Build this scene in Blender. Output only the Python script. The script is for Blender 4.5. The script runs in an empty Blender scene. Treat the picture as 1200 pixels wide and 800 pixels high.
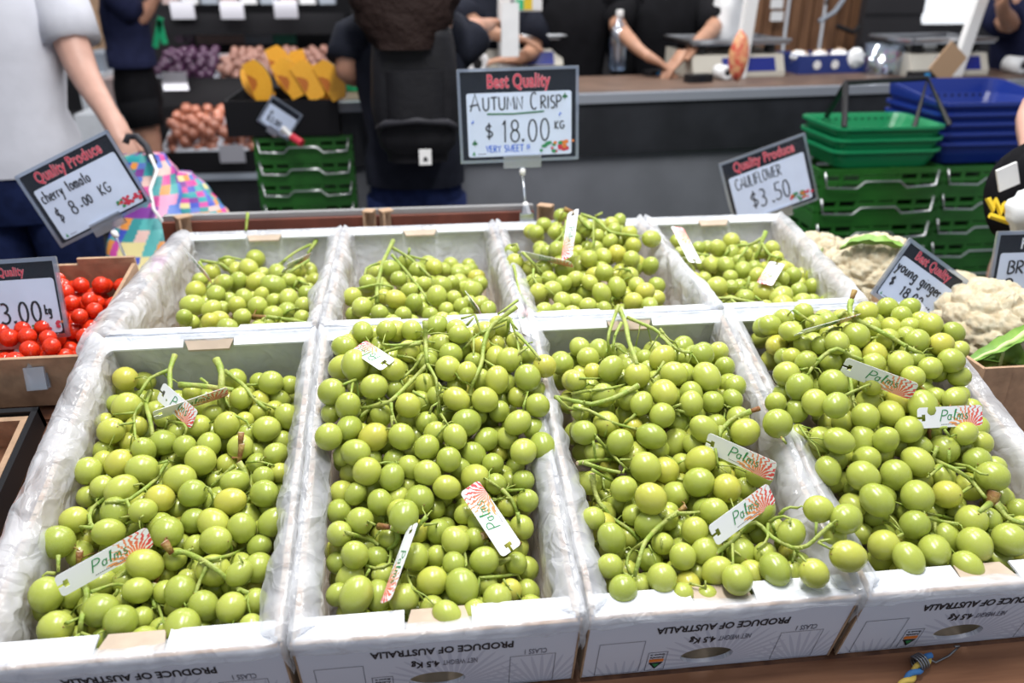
import bpy, math, random
from mathutils import Vector, Matrix, noise
random.seed(7)
S = bpy.context.scene
COL = S.collection
# ------------------------------------------------------------ camera, world, light, exposure
PITCH, YAW = .4258, .1156
CAMLOC = Vector((.4579, -1.116, 1.5239))
cd = bpy.data.cameras.new('camera'); cam = bpy.data.objects.new('camera', cd); COL.objects.link(cam)
cam.location = CAMLOC; cam.rotation_euler = (math.pi/2-PITCH, 0, -YAW)
cd.lens = 28.8; cd.sensor_width = 36; cd.clip_start = .02
cd.dof.use_dof = True; cd.dof.focus_distance = 1.03; cd.dof.aperture_fstop = 3.5
S.camera = cam
w = bpy.data.worlds.new('daylight'); S.world = w; w.use_nodes = True
bg = w.node_tree.nodes['Background']; bg.inputs[0].default_value = (.86, .91, 1, 1); bg.inputs[1].default_value = .5
def area(name, loc, sx, sy, power, rot=(0,0,0), col=(1,.98,.95)):
    l = bpy.data.lights.new(name, 'AREA'); l.shape = 'RECTANGLE'; l.size = sx; l.size_y = sy; l.energy = power; l.color = col
    o = bpy.data.objects.new(name, l); COL.objects.link(o); o.location = loc; o.rotation_euler = rot
    return o
area('lamp_over_stand', (.45, -.1, 3.1), .14, 1.4, 64)
area('lamp_over_stand', (1.5, .3, 3.1), .14, 1.4, 36)
area('lamp_over_counter', (1.2, 2.6, 3.1), 2.2, .3, 54)
area('lamp_over_shelf', (-.9, 3.2, 3.1), .3, 1.6, 34)
area('rack_fill_light', (-.65, 4.38, 1.40), 1.3, .06, 3, (.5,0,0))  # added fill light, no visible fixture: brightens the middle shelf trays
area('rack_fill_light', (-.65, 4.0, .90), 1.3, .06, 3, (.5,0,0))  # same added fill for the lowest shelf
S.view_settings.view_transform = 'Standard'; S.view_settings.look = 'None'; S.view_settings.gamma = 1
S.view_settings.use_curve_mapping = False; S.view_settings.exposure = .08

# ------------------------------------------------------------ helpers
FW = Vector((math.sin(YAW)*math.cos(PITCH), math.cos(YAW)*math.cos(PITCH), -math.sin(PITCH)))
RT = Vector((math.cos(YAW), -math.sin(YAW), 0)); UP = RT.cross(FW)
def P(x, y, d):            # point seen at photo pixel x,y at depth d metres
    return CAMLOC + (FW + RT*((x-600)/960) + UP*((400-y)/960))*d
def onz(x, y, z):          # the same on the level plane z
    r = FW + RT*((x-600)/960) + UP*((400-y)/960)
    return CAMLOC + r*((z-CAMLOC.z)/r.z)

class MB:
    def __init__(s): s.v = []; s.f = []; s.m = []; s.mi = 0
    def add(s, vs, fs, M=None):
        n = len(s.v); s.v += [(M @ Vector(q)) if M is not None else Vector(q) for q in vs]
        s.f += [tuple(i+n for i in f) for f in fs]; s.m += [s.mi]*len(fs); return s
    def box(s, a, b, M=None):
        x0,y0,z0 = a; x1,y1,z1 = b
        vs = [(x0,y0,z0),(x1,y0,z0),(x1,y1,z0),(x0,y1,z0),(x0,y0,z1),(x1,y0,z1),(x1,y1,z1),(x0,y1,z1)]
        return s.add(vs, [(0,3,2,1),(4,5,6,7),(0,1,5,4),(1,2,6,5),(2,3,7,6),(3,0,4,7)], M)
    def tube(s, pts, rad, n=6, caps=True, M=None, flat=1.0):
        pts = [Vector(p) for p in pts]; k = len(pts)
        if k < 2: return s
        if not isinstance(rad, (list, tuple)): rad = [rad]*k
        t0 = (pts[1]-pts[0]).normalized(); ref = Vector((0,0,1)) if abs(t0.z) < .9 else Vector((1,0,0))
        u = t0.cross(ref).normalized(); vs = []
        for i in range(k):
            t = pts[min(i+1,k-1)]-pts[max(i-1,0)]
            t = t.normalized() if t.length > 1e-9 else t0
            u = (u - t*u.dot(t)); u = u.normalized() if u.length > 1e-6 else t.orthogonal().normalized()
            b = t.cross(u)
            for j in range(n):
                a = 2*math.pi*j/n
                vs.append(pts[i] + (u*math.cos(a) + b*math.sin(a)*flat)*rad[i])
        fs = [(i*n+j, i*n+(j+1)%n, (i+1)*n+(j+1)%n, (i+1)*n+j) for i in range(k-1) for j in range(n)]
        if caps: fs += [tuple(range(n-1,-1,-1)), tuple((k-1)*n+j for j in range(n))]
        return s.add(vs, fs, M)
    def lathe(s, prof, n=16, M=None):     # prof: (r,z)
        vs = [(r*math.cos(2*math.pi*j/n), r*math.sin(2*math.pi*j/n), z) for r, z in prof for j in range(n)]
        k = len(prof)
        fs = [(i*n+j, i*n+(j+1)%n, (i+1)*n+(j+1)%n, (i+1)*n+j) for i in range(k-1) for j in range(n)]
        fs += [tuple(range(n-1,-1,-1)), tuple((k-1)*n+j for j in range(n))]
        return s.add(vs, fs, M)
    def ball(s, c, r, nu=10, nv=7, M=None, e=1.0):
        prof = [(max(r*math.sin(math.pi*i/nv), 1e-4), -r*e*math.cos(math.pi*i/nv)) for i in range(nv+1)]
        L = Matrix.Translation(Vector(c))
        return s.lathe(prof, nu, L if M is None else M @ L)
    def grid(s, rows, M=None, closed=False):  # rows of points
        n = len(rows[0]); vs = [p for r in rows for p in r]; m = n if closed else n-1
        fs = [(i*n+j, i*n+(j+1)%n, (i+1)*n+(j+1)%n, (i+1)*n+j) for i in range(len(rows)-1) for j in range(m)]
        return s.add(vs, fs, M)
    def prism(s, poly, z0, z1, M=None):
        n = len(poly); vs = [(x,y,z0) for x,y in poly]+[(x,y,z1) for x,y in poly]
        fs = [tuple(range(n-1,-1,-1)), tuple(range(n,2*n))]+[(i,(i+1)%n,n+(i+1)%n,n+i) for i in range(n)]
        return s.add(vs, fs, M)
    def mesh(s, name, mats, smooth=False, org=None):
        me = bpy.data.meshes.new(name)
        vs = [tuple(v-org) for v in s.v] if org is not None else [tuple(v) for v in s.v]
        me.from_pydata(vs, [], s.f); 
        for m in (mats if isinstance(mats, (list,tuple)) else [mats]): me.materials.append(m)
        me.polygons.foreach_set('material_index', s.m)
        if smooth: me.polygons.foreach_set('use_smooth', [True]*len(s.f))
        me.update(); return me

def tag(o, label=None, cat=None, group=None, kind=None):
    if label: o['label'] = label
    if cat: o['category'] = cat
    if group: o['group'] = group
    if kind: o['kind'] = kind
    return o
def link(name, data, parent=None):
    o = bpy.data.objects.new(name, data); COL.objects.link(o)
    if parent is not None: o.parent = parent
    return o
def thing(name, label, cat, loc=(0,0,0), group=None, M=None):
    o = link(name, None); o.empty_display_size = .02
    if M is not None: o.matrix_world = M
    else: o.location = loc
    bpy.context.evaluated_depsgraph_get if False else None
    return tag(o, label, cat, group)
def part(name, mb, mat, parent, smooth=False, world=False, label=None):
    me = mb.mesh(name, mat, smooth, Vector(parent.location) if world else None)
    o = link(name, me, parent)
    if label: o['label'] = label
    return o
def single(name, mb, mat, label, cat, group=None, smooth=False, kind=None, world=True, org=None):
    if org is None:
        lo = Vector((min(v.x for v in mb.v), min(v.y for v in mb.v), min(v.z for v in mb.v)))
        hi = Vector((max(v.x for v in mb.v), max(v.y for v in mb.v), max(v.z for v in mb.v)))
        org = Vector(((lo.x+hi.x)/2, (lo.y+hi.y)/2, lo.z))
    o = link(name, mb.mesh(name, mat, smooth, org)); o.location = org
    return tag(o, label, cat, group, kind)
def struct(name, mb, mat): return single(name, mb, mat, None, None, kind='structure')

# ------------------------------------------------------------ materials
def mat(name, col=(.5,.5,.5), rough=.5, metal=0, spec=.5, noise_amt=0, noise_scale=20, col2=None, bump=0, bscale=60, sss=0, trans=0, coords='Object', alpha=1, emit=None, coat=0):
    m = bpy.data.materials.new(name); m.use_nodes = True; nt = m.node_tree; N = nt.nodes; L = nt.links
    b = N['Principled BSDF']; b.inputs['Base Color'].default_value = (*col, 1); b.inputs['Roughness'].default_value = rough
    b.inputs['Metallic'].default_value = metal; b.inputs['Specular IOR Level'].default_value = spec
    if sss: b.inputs['Subsurface Weight'].default_value = sss; b.inputs['Subsurface Radius'].default_value = (.012,.014,.004); b.inputs['Subsurface Scale'].default_value = 1.0
    if trans: b.inputs['Transmission Weight'].default_value = trans
    if coat: b.inputs['Coat Weight'].default_value = coat
    if alpha < 1: b.inputs['Alpha'].default_value = alpha
    if emit: b.inputs['Emission Color'].default_value = (*emit[:3],1); b.inputs['Emission Strength'].default_value = emit[3]
    tc = N.new('ShaderNodeTexCoord')
    if noise_amt or col2:
        nz = N.new('ShaderNodeTexNoise'); nz.inputs['Scale'].default_value = noise_scale; nz.inputs['Detail'].default_value = 4
        L.new(tc.outputs[coords], nz.inputs['Vector'])
        mx = N.new('ShaderNodeMix'); mx.data_type = 'RGBA'
        c2 = col2 or tuple(c*(1-noise_amt) for c in col)
        mx.inputs[6].default_value = (*col,1); mx.inputs[7].default_value = (*c2,1)
        rp = N.new('ShaderNodeMapRange'); rp.inputs[1].default_value = .38; rp.inputs[2].default_value = .62
        L.new(nz.outputs['Fac'], rp.inputs[0]); L.new(rp.outputs[0], mx.inputs[0]); L.new(mx.outputs[2], b.inputs['Base Color'])
    if bump:
        n2 = N.new('ShaderNodeTexNoise'); n2.inputs['Scale'].default_value = bscale; n2.inputs['Detail'].default_value = 5
        L.new(tc.outputs[coords], n2.inputs['Vector'])
        bp = N.new('ShaderNodeBump'); bp.inputs['Strength'].default_value = bump; bp.inputs['Distance'].default_value = .01
        L.new(n2.outputs['Fac'], bp.inputs['Height']); L.new(bp.outputs[0], b.inputs['Normal'])
    return m
def clearmat(name, tint=(.95,.97,1), t=.78, rough=.12):
    m = bpy.data.materials.new(name); m.use_nodes = True; nt = m.node_tree; N = nt.nodes; L = nt.links
    b = N.new('ShaderNodeBsdfGlossy'); b.inputs['Color'].default_value = (*tint,1); b.inputs['Roughness'].default_value = rough
    tr = N.new('ShaderNodeBsdfTransparent'); tr.inputs[0].default_value = (*tint,1); mx = N.new('ShaderNodeMixShader'); mx.inputs[0].default_value = t
    L.new(b.outputs[0], mx.inputs[1]); L.new(tr.outputs[0], mx.inputs[2]); L.new(mx.outputs[0], N['Material Output'].inputs[0])
    return m
def grape_mat():
    m = bpy.data.materials.new('grape_skin'); m.use_nodes = True; nt = m.node_tree; N = nt.nodes; L = nt.links
    b = N['Principled BSDF']
    oi = N.new('ShaderNodeObjectInfo'); cr = N.new('ShaderNodeValToRGB'); e = cr.color_ramp
    e.elements[0].position = 0; e.elements[0].color = (.27,.335,.03,1); e.elements[1].position = 1; e.elements[1].color = (.50,.46,.05,1)
    for p, c in ((.35,(.34,.395,.045,1)), (.7,(.39,.44,.06,1)), (.94,(.44,.46,.055,1))):
        q = e.elements.new(p); q.color = c
    L.new(oi.outputs['Random'], cr.inputs[0])
    tc = N.new('ShaderNodeTexCoord'); nz = N.new('ShaderNodeTexNoise'); nz.noise_dimensions = '4D'; nz.inputs['Scale'].default_value = 70; nz.inputs['Detail'].default_value = 3
    L.new(tc.outputs['Object'], nz.inputs['Vector']); mw = N.new('ShaderNodeMath'); mw.operation = 'MULTIPLY'; mw.inputs[1].default_value = 40
    L.new(oi.outputs['Random'], mw.inputs[0]); L.new(mw.outputs[0], nz.inputs['W'])
    mr = N.new('ShaderNodeMapRange'); mr.inputs[1].default_value = .42; mr.inputs[2].default_value = .68; mr.inputs[4].default_value = .5
    L.new(nz.outputs['Fac'], mr.inputs[0])
    mx = N.new('ShaderNodeMix'); mx.data_type = 'RGBA'; mx.inputs[7].default_value = (.48,.52,.22,1)
    L.new(mr.outputs[0], mx.inputs[0]); L.new(cr.outputs[0], mx.inputs[6]); L.new(mx.outputs[2], b.inputs['Base Color'])
    rr = N.new('ShaderNodeMapRange'); rr.inputs[3].default_value = .16; rr.inputs[4].default_value = .38
    L.new(nz.outputs['Fac'], rr.inputs[0]); L.new(rr.outputs[0], b.inputs['Roughness'])
    b.inputs['Subsurface Weight'].default_value = .28; b.inputs['Subsurface Radius'].default_value = (.009,.012,.002); b.inputs['Subsurface Scale'].default_value = 1
    b.inputs['Specular IOR Level'].default_value = .55
    return m
def liner_mat():
    m = bpy.data.materials.new('liner_film'); m.use_nodes = True; nt = m.node_tree; N = nt.nodes; L = nt.links
    b = N['Principled BSDF']; b.inputs['Base Color'].default_value = (.86,.89,.95,1); b.inputs['Roughness'].default_value = .2
    b.inputs['Specular IOR Level'].default_value = .9
    tc = N.new('ShaderNodeTexCoord')
    n3 = N.new('ShaderNodeTexNoise'); n3.inputs['Scale'].default_value = 16; n3.inputs['Detail'].default_value = 2
    L.new(tc.outputs['Object'], n3.inputs['Vector'])
    dv = N.new('ShaderNodeVectorMath'); dv.operation = 'MULTIPLY_ADD'; dv.inputs[1].default_value = (.09,.09,.09)
    L.new(n3.outputs['Color'], dv.inputs[0]); L.new(tc.outputs['Object'], dv.inputs[2]); prev = None
    for sc, wt in ((17, .42), (40, .10), (8, .6)):
        vo = N.new('ShaderNodeTexVoronoi'); vo.feature = 'DISTANCE_TO_EDGE'; vo.inputs['Scale'].default_value = sc; L.new(dv.outputs[0], vo.inputs['Vector'])
        mm = N.new('ShaderNodeMapRange'); mm.inputs[1].default_value = 0; mm.inputs[2].default_value = .35; mm.inputs[3].default_value = wt; mm.inputs[4].default_value = 0
        L.new(vo.outputs['Distance'], mm.inputs[0])
        if prev is None: prev = mm
        else:
            q = N.new('ShaderNodeMath'); q.operation = 'ADD'; L.new(prev.outputs[0], q.inputs[0]); L.new(mm.outputs[0], q.inputs[1]); prev = q
    ad = prev
    bp = N.new('ShaderNodeBump'); bp.inputs['Strength'].default_value = .65; bp.inputs['Distance'].default_value = .015
    L.new(ad.outputs[0], bp.inputs['Height']); L.new(bp.outputs[0], b.inputs['Normal'])
    tl = N.new('ShaderNodeBsdfTranslucent'); tl.inputs[0].default_value = (.86,.88,.93,1); L.new(bp.outputs[0], tl.inputs['Normal'])
    m1 = N.new('ShaderNodeMixShader'); m1.inputs[0].default_value = .28; L.new(b.outputs[0], m1.inputs[1]); L.new(tl.outputs[0], m1.inputs[2])
    tr = N.new('ShaderNodeBsdfTransparent'); m2 = N.new('ShaderNodeMixShader')
    mr = N.new('ShaderNodeMapRange'); mr.inputs[1].default_value = .35; mr.inputs[2].default_value = .7; mr.inputs[3].default_value = .38; mr.inputs[4].default_value = .66
    L.new(n3.outputs['Fac'], mr.inputs[0]); L.new(mr.outputs[0], m2.inputs[0])
    L.new(m1.outputs[0], m2.inputs[1]); L.new(tr.outputs[0], m2.inputs[2]); L.new(m2.outputs[0], N['Material Output'].inputs[0])
    return m
def print_mat():      # white board with pale printed palm fans
    m = bpy.data.materials.new('printed_board'); m.use_nodes = True; nt = m.node_tree; N = nt.nodes; L = nt.links
    b = N['Principled BSDF']; b.inputs['Roughness'].default_value = .38
    tc = N.new('ShaderNodeTexCoord'); prev = None
    for cx, cz, f in ((.05,-.05,23), (.16,.01,19), (.26,-.02,21)):
        sp = N.new('ShaderNodeSeparateXYZ'); vm = N.new('ShaderNodeVectorMath'); vm.operation = 'SUBTRACT'; vm.inputs[1].default_value = (cx,0,cz)
        L.new(tc.outputs['Object'], vm.inputs[0]); L.new(vm.outputs[0], sp.inputs[0])
        at = N.new('ShaderNodeMath'); at.operation = 'ARCTAN2'; L.new(sp.outputs[2], at.inputs[0]); L.new(sp.outputs[0], at.inputs[1])
        ml = N.new('ShaderNodeMath'); ml.operation = 'MULTIPLY'; ml.inputs[1].default_value = f*2; L.new(at.outputs[0], ml.inputs[0])
        sn = N.new('ShaderNodeMath'); sn.operation = 'SINE'; L.new(ml.outputs[0], sn.inputs[0])
        ln = N.new('ShaderNodeVectorMath'); ln.operation = 'LENGTH'; L.new(vm.outputs[0], ln.inputs[0])
        ra = N.new('ShaderNodeMapRange'); ra.inputs[1].default_value = .03; ra.inputs[2].default_value = .085; ra.inputs[3].default_value = .9; ra.inputs[4].default_value = -1.2
        L.new(ln.outputs['Value'], ra.inputs[0])
        gt = N.new('ShaderNodeMath'); gt.operation = 'LESS_THAN'; L.new(sn.outputs[0], gt.inputs[0]); L.new(ra.outputs[0], gt.inputs[1])
        if prev is None: prev = gt
        else:
            mx = N.new('ShaderNodeMath'); mx.operation = 'MAXIMUM'; L.new(prev.outputs[0], mx.inputs[0]); L.new(gt.outputs[0], mx.inputs[1]); prev = mx
    mc = N.new('ShaderNodeMix'); mc.data_type = 'RGBA'; mc.inputs[6].default_value = (.66,.68,.78,1); mc.inputs[7].default_value = (.53,.55,.66,1)
    L.new(prev.outputs[0], mc.inputs[0]); L.new(mc.outputs[2], b.inputs['Base Color'])
    return m
def tag_mat():        # white card, red and orange fronds printed at the +x end
    m = bpy.data.materials.new('tag_card'); m.use_nodes = True; nt = m.node_tree; N = nt.nodes; L = nt.links
    b = N['Principled BSDF']; b.inputs['Roughness'].default_value = .35
    tc = N.new('ShaderNodeTexCoord'); sp = N.new('ShaderNodeSeparateXYZ'); vm = N.new('ShaderNodeVectorMath'); vm.operation = 'SUBTRACT'; vm.inputs[1].default_value = (.80,-.05,0)
    mp = N.new('ShaderNodeMapping'); mp.inputs['Scale'].default_value = (1,.26,0)
    L.new(tc.outputs['Generated'], vm.inputs[0]); L.new(vm.outputs[0], mp.inputs[0]); L.new(mp.outputs[0], sp.inputs[0])
    at = N.new('ShaderNodeMath'); at.operation = 'ARCTAN2'; L.new(sp.outputs[1], at.inputs[0]); L.new(sp.outputs[0], at.inputs[1])
    ml = N.new('ShaderNodeMath'); ml.operation = 'MULTIPLY'; ml.inputs[1].default_value = 23
    nz = N.new('ShaderNodeTexNoise'); nz.inputs['Scale'].default_value = 7; L.new(tc.outputs['Generated'], nz.inputs['Vector']); an = N.new('ShaderNodeMath'); an.operation = 'MULTIPLY_ADD'; an.inputs[1].default_value = .55; L.new(nz.outputs['Fac'], an.inputs[0]); L.new(at.outputs[0], an.inputs[2]); L.new(an.outputs[0], ml.inputs[0])
    sn = N.new('ShaderNodeMath'); sn.operation = 'SINE'; L.new(ml.outputs[0], sn.inputs[0])
    ln = N.new('ShaderNodeVectorMath'); ln.operation = 'LENGTH'; L.new(mp.outputs[0], ln.inputs[0])
    ra = N.new('ShaderNodeMapRange'); ra.inputs[1].default_value = .10; ra.inputs[2].default_value = .34; ra.inputs[3].default_value = .75; ra.inputs[4].default_value = -1.05
    L.new(ln.outputs['Value'], ra.inputs[0])
    gt = N.new('ShaderNodeMath'); gt.operation = 'LESS_THAN'; L.new(sn.outputs[0], gt.inputs[0]); L.new(ra.outputs[0], gt.inputs[1])
    rc = N.new('ShaderNodeMix'); rc.data_type = 'RGBA'; rc.inputs[6].default_value = (.85,.35,.12,1); rc.inputs[7].default_value = (.75,.08,.09,1)
    g2 = N.new('ShaderNodeSeparateXYZ'); L.new(tc.outputs['Generated'], g2.inputs[0])
    mr = N.new('ShaderNodeMapRange'); mr.inputs[1].default_value = .6; mr.inputs[2].default_value = .95; L.new(g2.outputs[0], mr.inputs[0]); L.new(mr.outputs[0], rc.inputs[0])
    mc = N.new('ShaderNodeMix'); mc.data_type = 'RGBA'; mc.inputs[6].default_value = (.82,.84,.87,1)
    L.new(gt.outputs[0], mc.inputs[0]); L.new(rc.outputs[2], mc.inputs[7]); L.new(mc.outputs[2], b.inputs['Base Color'])
    return m
def wood_mat(name, c1, c2, axis=0):
    m = bpy.data.materials.new(name); m.use_nodes = True; nt = m.node_tree; N = nt.nodes; L = nt.links
    b = N['Principled BSDF']; b.inputs['Roughness'].default_value = .55
    tc = N.new('ShaderNodeTexCoord'); mp = N.new('ShaderNodeMapping'); sc = [38,38,38]; sc[axis] = 3; mp.inputs['Scale'].default_value = sc
    nz = N.new('ShaderNodeTexNoise'); nz.inputs['Scale'].default_value = 1; nz.inputs['Detail'].default_value = 6; nz.inputs['Distortion'].default_value = .6
    L.new(tc.outputs['Object'], mp.inputs[0]); L.new(mp.outputs[0], nz.inputs['Vector'])
    cr = N.new('ShaderNodeValToRGB'); cr.color_ramp.elements[0].position = .35; cr.color_ramp.elements[1].position = .68
    cr.color_ramp.elements[0].color = (*c1,1); cr.color_ramp.elements[1].color = (*c2,1)
    L.new(nz.outputs['Fac'], cr.inputs[0]); L.new(cr.outputs[0], b.inputs['Base Color'])
    bp = N.new('ShaderNodeBump'); bp.inputs['Strength'].default_value = .3; bp.inputs['Distance'].default_value = .003
    L.new(nz.outputs['Fac'], bp.inputs['Height']); L.new(bp.outputs[0], b.inputs['Normal'])
    return m
def patch_mat():      # patchwork of coloured squares
    m = bpy.data.materials.new('patchwork_cloth'); m.use_nodes = True; nt = m.node_tree; N = nt.nodes; L = nt.links
    b = N['Principled BSDF']; b.inputs['Roughness'].default_value = .45
    uv = N.new('ShaderNodeUVMap'); mp = N.new('ShaderNodeVectorMath'); mp.operation = 'SCALE'; mp.inputs[3].default_value = 13
    fl = N.new('ShaderNodeVectorMath'); fl.operation = 'FLOOR'; wn = N.new('ShaderNodeTexWhiteNoise'); wn.noise_dimensions = '3D'
    L.new(uv.outputs[0], mp.inputs[0]); L.new(mp.outputs[0], fl.inputs[0]); L.new(fl.outputs[0], wn.inputs[0])
    cr = N.new('ShaderNodeValToRGB'); cr.color_ramp.interpolation = 'CONSTANT'; e = cr.color_ramp.elements
    cs = [(.65,.04,.3),(.02,.35,.38),(.04,.08,.5),(.75,.3,.5),(.8,.3,.05),(.08,.42,.42),(.2,.03,.3),(.75,.65,.3),(.1,.2,.6),(.75,.5,.45),(.6,.06,.35),(.03,.28,.3)]
    cs = [tuple(v*.8 for v in c) for c in cs]; e[0].color = (*cs[0],1); e[1].position = 1/12; e[1].color = (*cs[1],1)
    for i in range(2,12): q = e.new(i/12); q.color = (*cs[i],1)
    L.new(wn.outputs['Value'], cr.inputs[0]); L.new(cr.outputs[0], b.inputs['Base Color'])
    return m
M = {}
M['grape'] = grape_mat(); M['liner'] = liner_mat(); M['print'] = print_mat(); M['tag'] = tag_mat()
M['stem'] = mat('grape_stem', (.24,.34,.045), .5, col2=(.34,.38,.09), noise_scale=60, bump=.3, bscale=300)
M['stem_brown'] = mat('dry_stem', (.2,.07,.02), .6, col2=(.3,.2,.05), noise_scale=80, bump=.3, bscale=300)
M['cut'] = mat('cut_wood', (.6,.5,.35), .7, col2=(.4,.28,.16), noise_scale=300)
M['board'] = mat('white_board', (.70,.73,.78), .5, noise_amt=.06)
M['kraft'] = mat('kraft_board', (.42,.27,.17), .75, noise_amt=.25, noise_scale=40, bump=.1)
M['kraft_in'] = mat('kraft_inside', (.50,.40,.31), .7, noise_amt=.15, noise_scale=30)
M['clear'] = clearmat('clear_plastic', t=.985); M['clear_edge'] = clearmat('clear_plastic_edge', (.82,.85,.90), .62, .3)
M['white_plastic'] = mat('white_plastic', (.8,.8,.8), .35)
M['black_plastic'] = mat('black_plastic', (.010,.010,.012), .45, spec=.3)
M['card_black'] = mat('card_black', (.010,.012,.018), .5, spec=.2); M['card_white'] = mat('card_white', (.68,.72,.82), .3, noise_amt=.08, noise_scale=12)
M['ink'] = mat('black_ink', (.008,.008,.012), .5); M['ink_blue'] = mat('blue_ink', (.02,.12,.6), .5); M['ink_green'] = mat('green_ink', (.01,.13,.03), .5)
M['red_print'] = mat('red_print', (.62,.03,.06), .4); M['red_edge'] = mat('pale_red_edge', (.8,.35,.36), .4)
M['green_print'] = mat('green_print', (.03,.25,.08), .5); M['orange_print'] = mat('orange_print', (.75,.2,.03), .5); M['white_print'] = mat('white_print', (.8,.8,.8), .5)
M['grey_ink'] = mat('grey_ink', (.14,.14,.18), .5)
M['wood'] = wood_mat('brown_timber', (.15,.055,.022), (.34,.155,.075))
M['wood_dark'] = wood_mat('dark_timber', (.10,.04,.02), (.22,.10,.05), 1)
M['tomato'] = mat('tomato_skin', (.55,.018,.008), .16, col2=(.68,.05,.01), noise_scale=9, sss=.15)
M['tomato_orange'] = mat('orange_tomato_skin', (.75,.25,.01), .18, col2=(.75,.12,.01), noise_scale=12)
M['caulif'] = mat('cauliflower_curd', (.80,.73,.55), .75, col2=(.70,.58,.38), noise_scale=9, bump=.6, bscale=160)
M['leaf'] = mat('green_leaf', (.12,.26,.03), .5, col2=(.25,.42,.08), noise_scale=25)
M['leaf_rib'] = mat('leaf_rib', (.5,.62,.25), .5)
M['crate'] = mat('green_crate_plastic', (.018,.12,.016), .35, noise_amt=.25, noise_scale=8)
M['basket'] = mat('green_basket_plastic', (.01,.22,.085), .33)
M['blue_basket'] = mat('blue_basket_plastic', (.010,.03,.22), .3)
M['steel'] = mat('steel_wire', (.62,.64,.66), .28, metal=1); M['wire'] = mat('dull_wire', (.25,.26,.28), .4, metal=1)
M['counter'] = mat('counter_panel', (.17,.18,.205), .5, noise_amt=.2, noise_scale=4)
M['counter_dark'] = mat('counter_dark_band', (.024,.026,.032), .55, spec=.25, noise_amt=.35, noise_scale=6)
M['counter_edge'] = mat('counter_edge', (.24,.26,.30), .4); M['counter_top'] = mat('counter_top_board', (.14,.085,.06), .5, noise_amt=.3, noise_scale=10)
M['floor'] = mat('floor_concrete', (.09,.09,.10), .7, noise_amt=.3, noise_scale=5)
M['dark_wall'] = mat('dark_wall_paint', (.028,.026,.03), .6, noise_amt=.2, noise_scale=3)
M['beige'] = mat('beige_plastic', (.58,.55,.48), .4); M['screen_blue'] = mat('blue_display', (.01,.02,.22), .25); M['steel_flat'] = mat('steel_pan', (.45,.46,.48), .3, metal=1)
M['skin'] = mat('skin', (.45,.23,.155), .5, sss=.1, noise_amt=.12, noise_scale=20); M['skin_pale'] = mat('pale_skin', (.58,.34,.27), .5, noise_amt=.1)
M['skin_tan'] = mat('tan_skin', (.42,.22,.14), .5, noise_amt=.15); M['skin_brown'] = mat('brown_skin', (.22,.10,.06), .5)
M['shirt_white'] = mat('white_cotton', (.60,.61,.68), .85, noise_amt=.05, bump=.2, bscale=14)
M['navy'] = mat('navy_cloth', (.013,.016,.045), .85, spec=.1, noise_amt=.2); M['denim'] = mat('dark_denim', (.012,.02,.07), .85, spec=.1, noise_amt=.3, noise_scale=30)
M['black_cloth'] = mat('black_cloth', (.008,.008,.010), .85, spec=.1, noise_amt=.2); M['charcoal'] = mat('charcoal_cloth', (.016,.018,.028), .85, spec=.1, noise_amt=.2)
M['hair'] = mat('dark_hair', (.012,.007,.006), .6, spec=.2, bump=.8, bscale=90); M['hair_brown'] = mat('curly_brown_hair', (.014,.007,.006), .75, spec=.15, bump=1, bscale=45)
M['pack'] = mat('backpack_nylon', (.010,.010,.013), .6, spec=.25, noise_amt=.2, bump=.15); M['pack_grey'] = mat('backpack_trim', (.028,.028,.035), .6, spec=.25)
M['patch'] = patch_mat(); M['shelf_card'] = mat('shelf_card', (.30,.30,.34), .6)
M['plum'] = mat('plum_skin', (.03,.008,.03), .2, col2=(.10,.04,.09), noise_scale=12)
M['shallot'] = mat('shallot_skin', (.24,.10,.08), .2, col2=(.42,.24,.19), noise_scale=12)
M['onion'] = mat('onion_skin', (.20,.06,.035), .2, col2=(.36,.14,.09), noise_scale=12)
M['white_tray'] = mat('white_tray', (.72,.76,.85), .4); M['black_shelf'] = mat('black_shelf', (.008,.008,.010), .6, spec=.15)
M['pumpkin'] = mat('pumpkin_flesh', (.78,.34,.015), .45, col2=(.85,.45,.04), noise_scale=14); M['pumpkin_rind'] = mat('pumpkin_rind', (.09,.08,.05), .6, noise_amt=.4); M['pumpkin_seed'] = mat('pumpkin_core', (.6,.17,.02), .6, noise_amt=.4, noise_scale=60)
M['brown_crate'] = wood_mat('brown_crate_board', (.13,.06,.03), (.24,.12,.06), 2)
M['blue_box'] = mat('blue_box', (.02,.04,.20), .4); M['paper'] = mat('white_paper', (.75,.76,.78), .7, noise_amt=.06); M['paper_brown'] = mat('brown_paper', (.42,.27,.16), .7)
M['rope_blue'] = mat('blue_rope', (.05,.2,.5), .7); M['rope_yellow'] = mat('yellow_rope', (.7,.5,.1), .7)
M['green_bag'] = mat('green_bag', (.02,.45,.2), .4); M['teal'] = mat('teal_cloth', (.02,.25,.16), .5); M['red_pack'] = mat('red_sweets', (.6,.06,.05), .3, col2=(.75,.4,.2), noise_scale=40)
M['rail'] = mat('rust_red_board', (.14,.035,.018), .55, noise_amt=.3); M['rail_trim'] = mat('grey_rail_trim', (.33,.33,.34), .4, metal=.6)
M['yellow'] = mat('yellow_print', (.7,.5,.02), .5); M['pinkish'] = mat('pale_carton', (.5,.38,.36), .6, noise_amt=.1); M['grey_tray'] = mat('grey_tray', (.3,.34,.4), .5)
M['bottle'] = clearmat('bottle_plastic', (.75,.82,.92), .55, .15)
CANDY = [mat('sweet_wrap', c, .3) for c in ((.7,.05,.08),(.75,.3,.05),(.5,.05,.3),(.1,.35,.1),(.75,.65,.1))]
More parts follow.
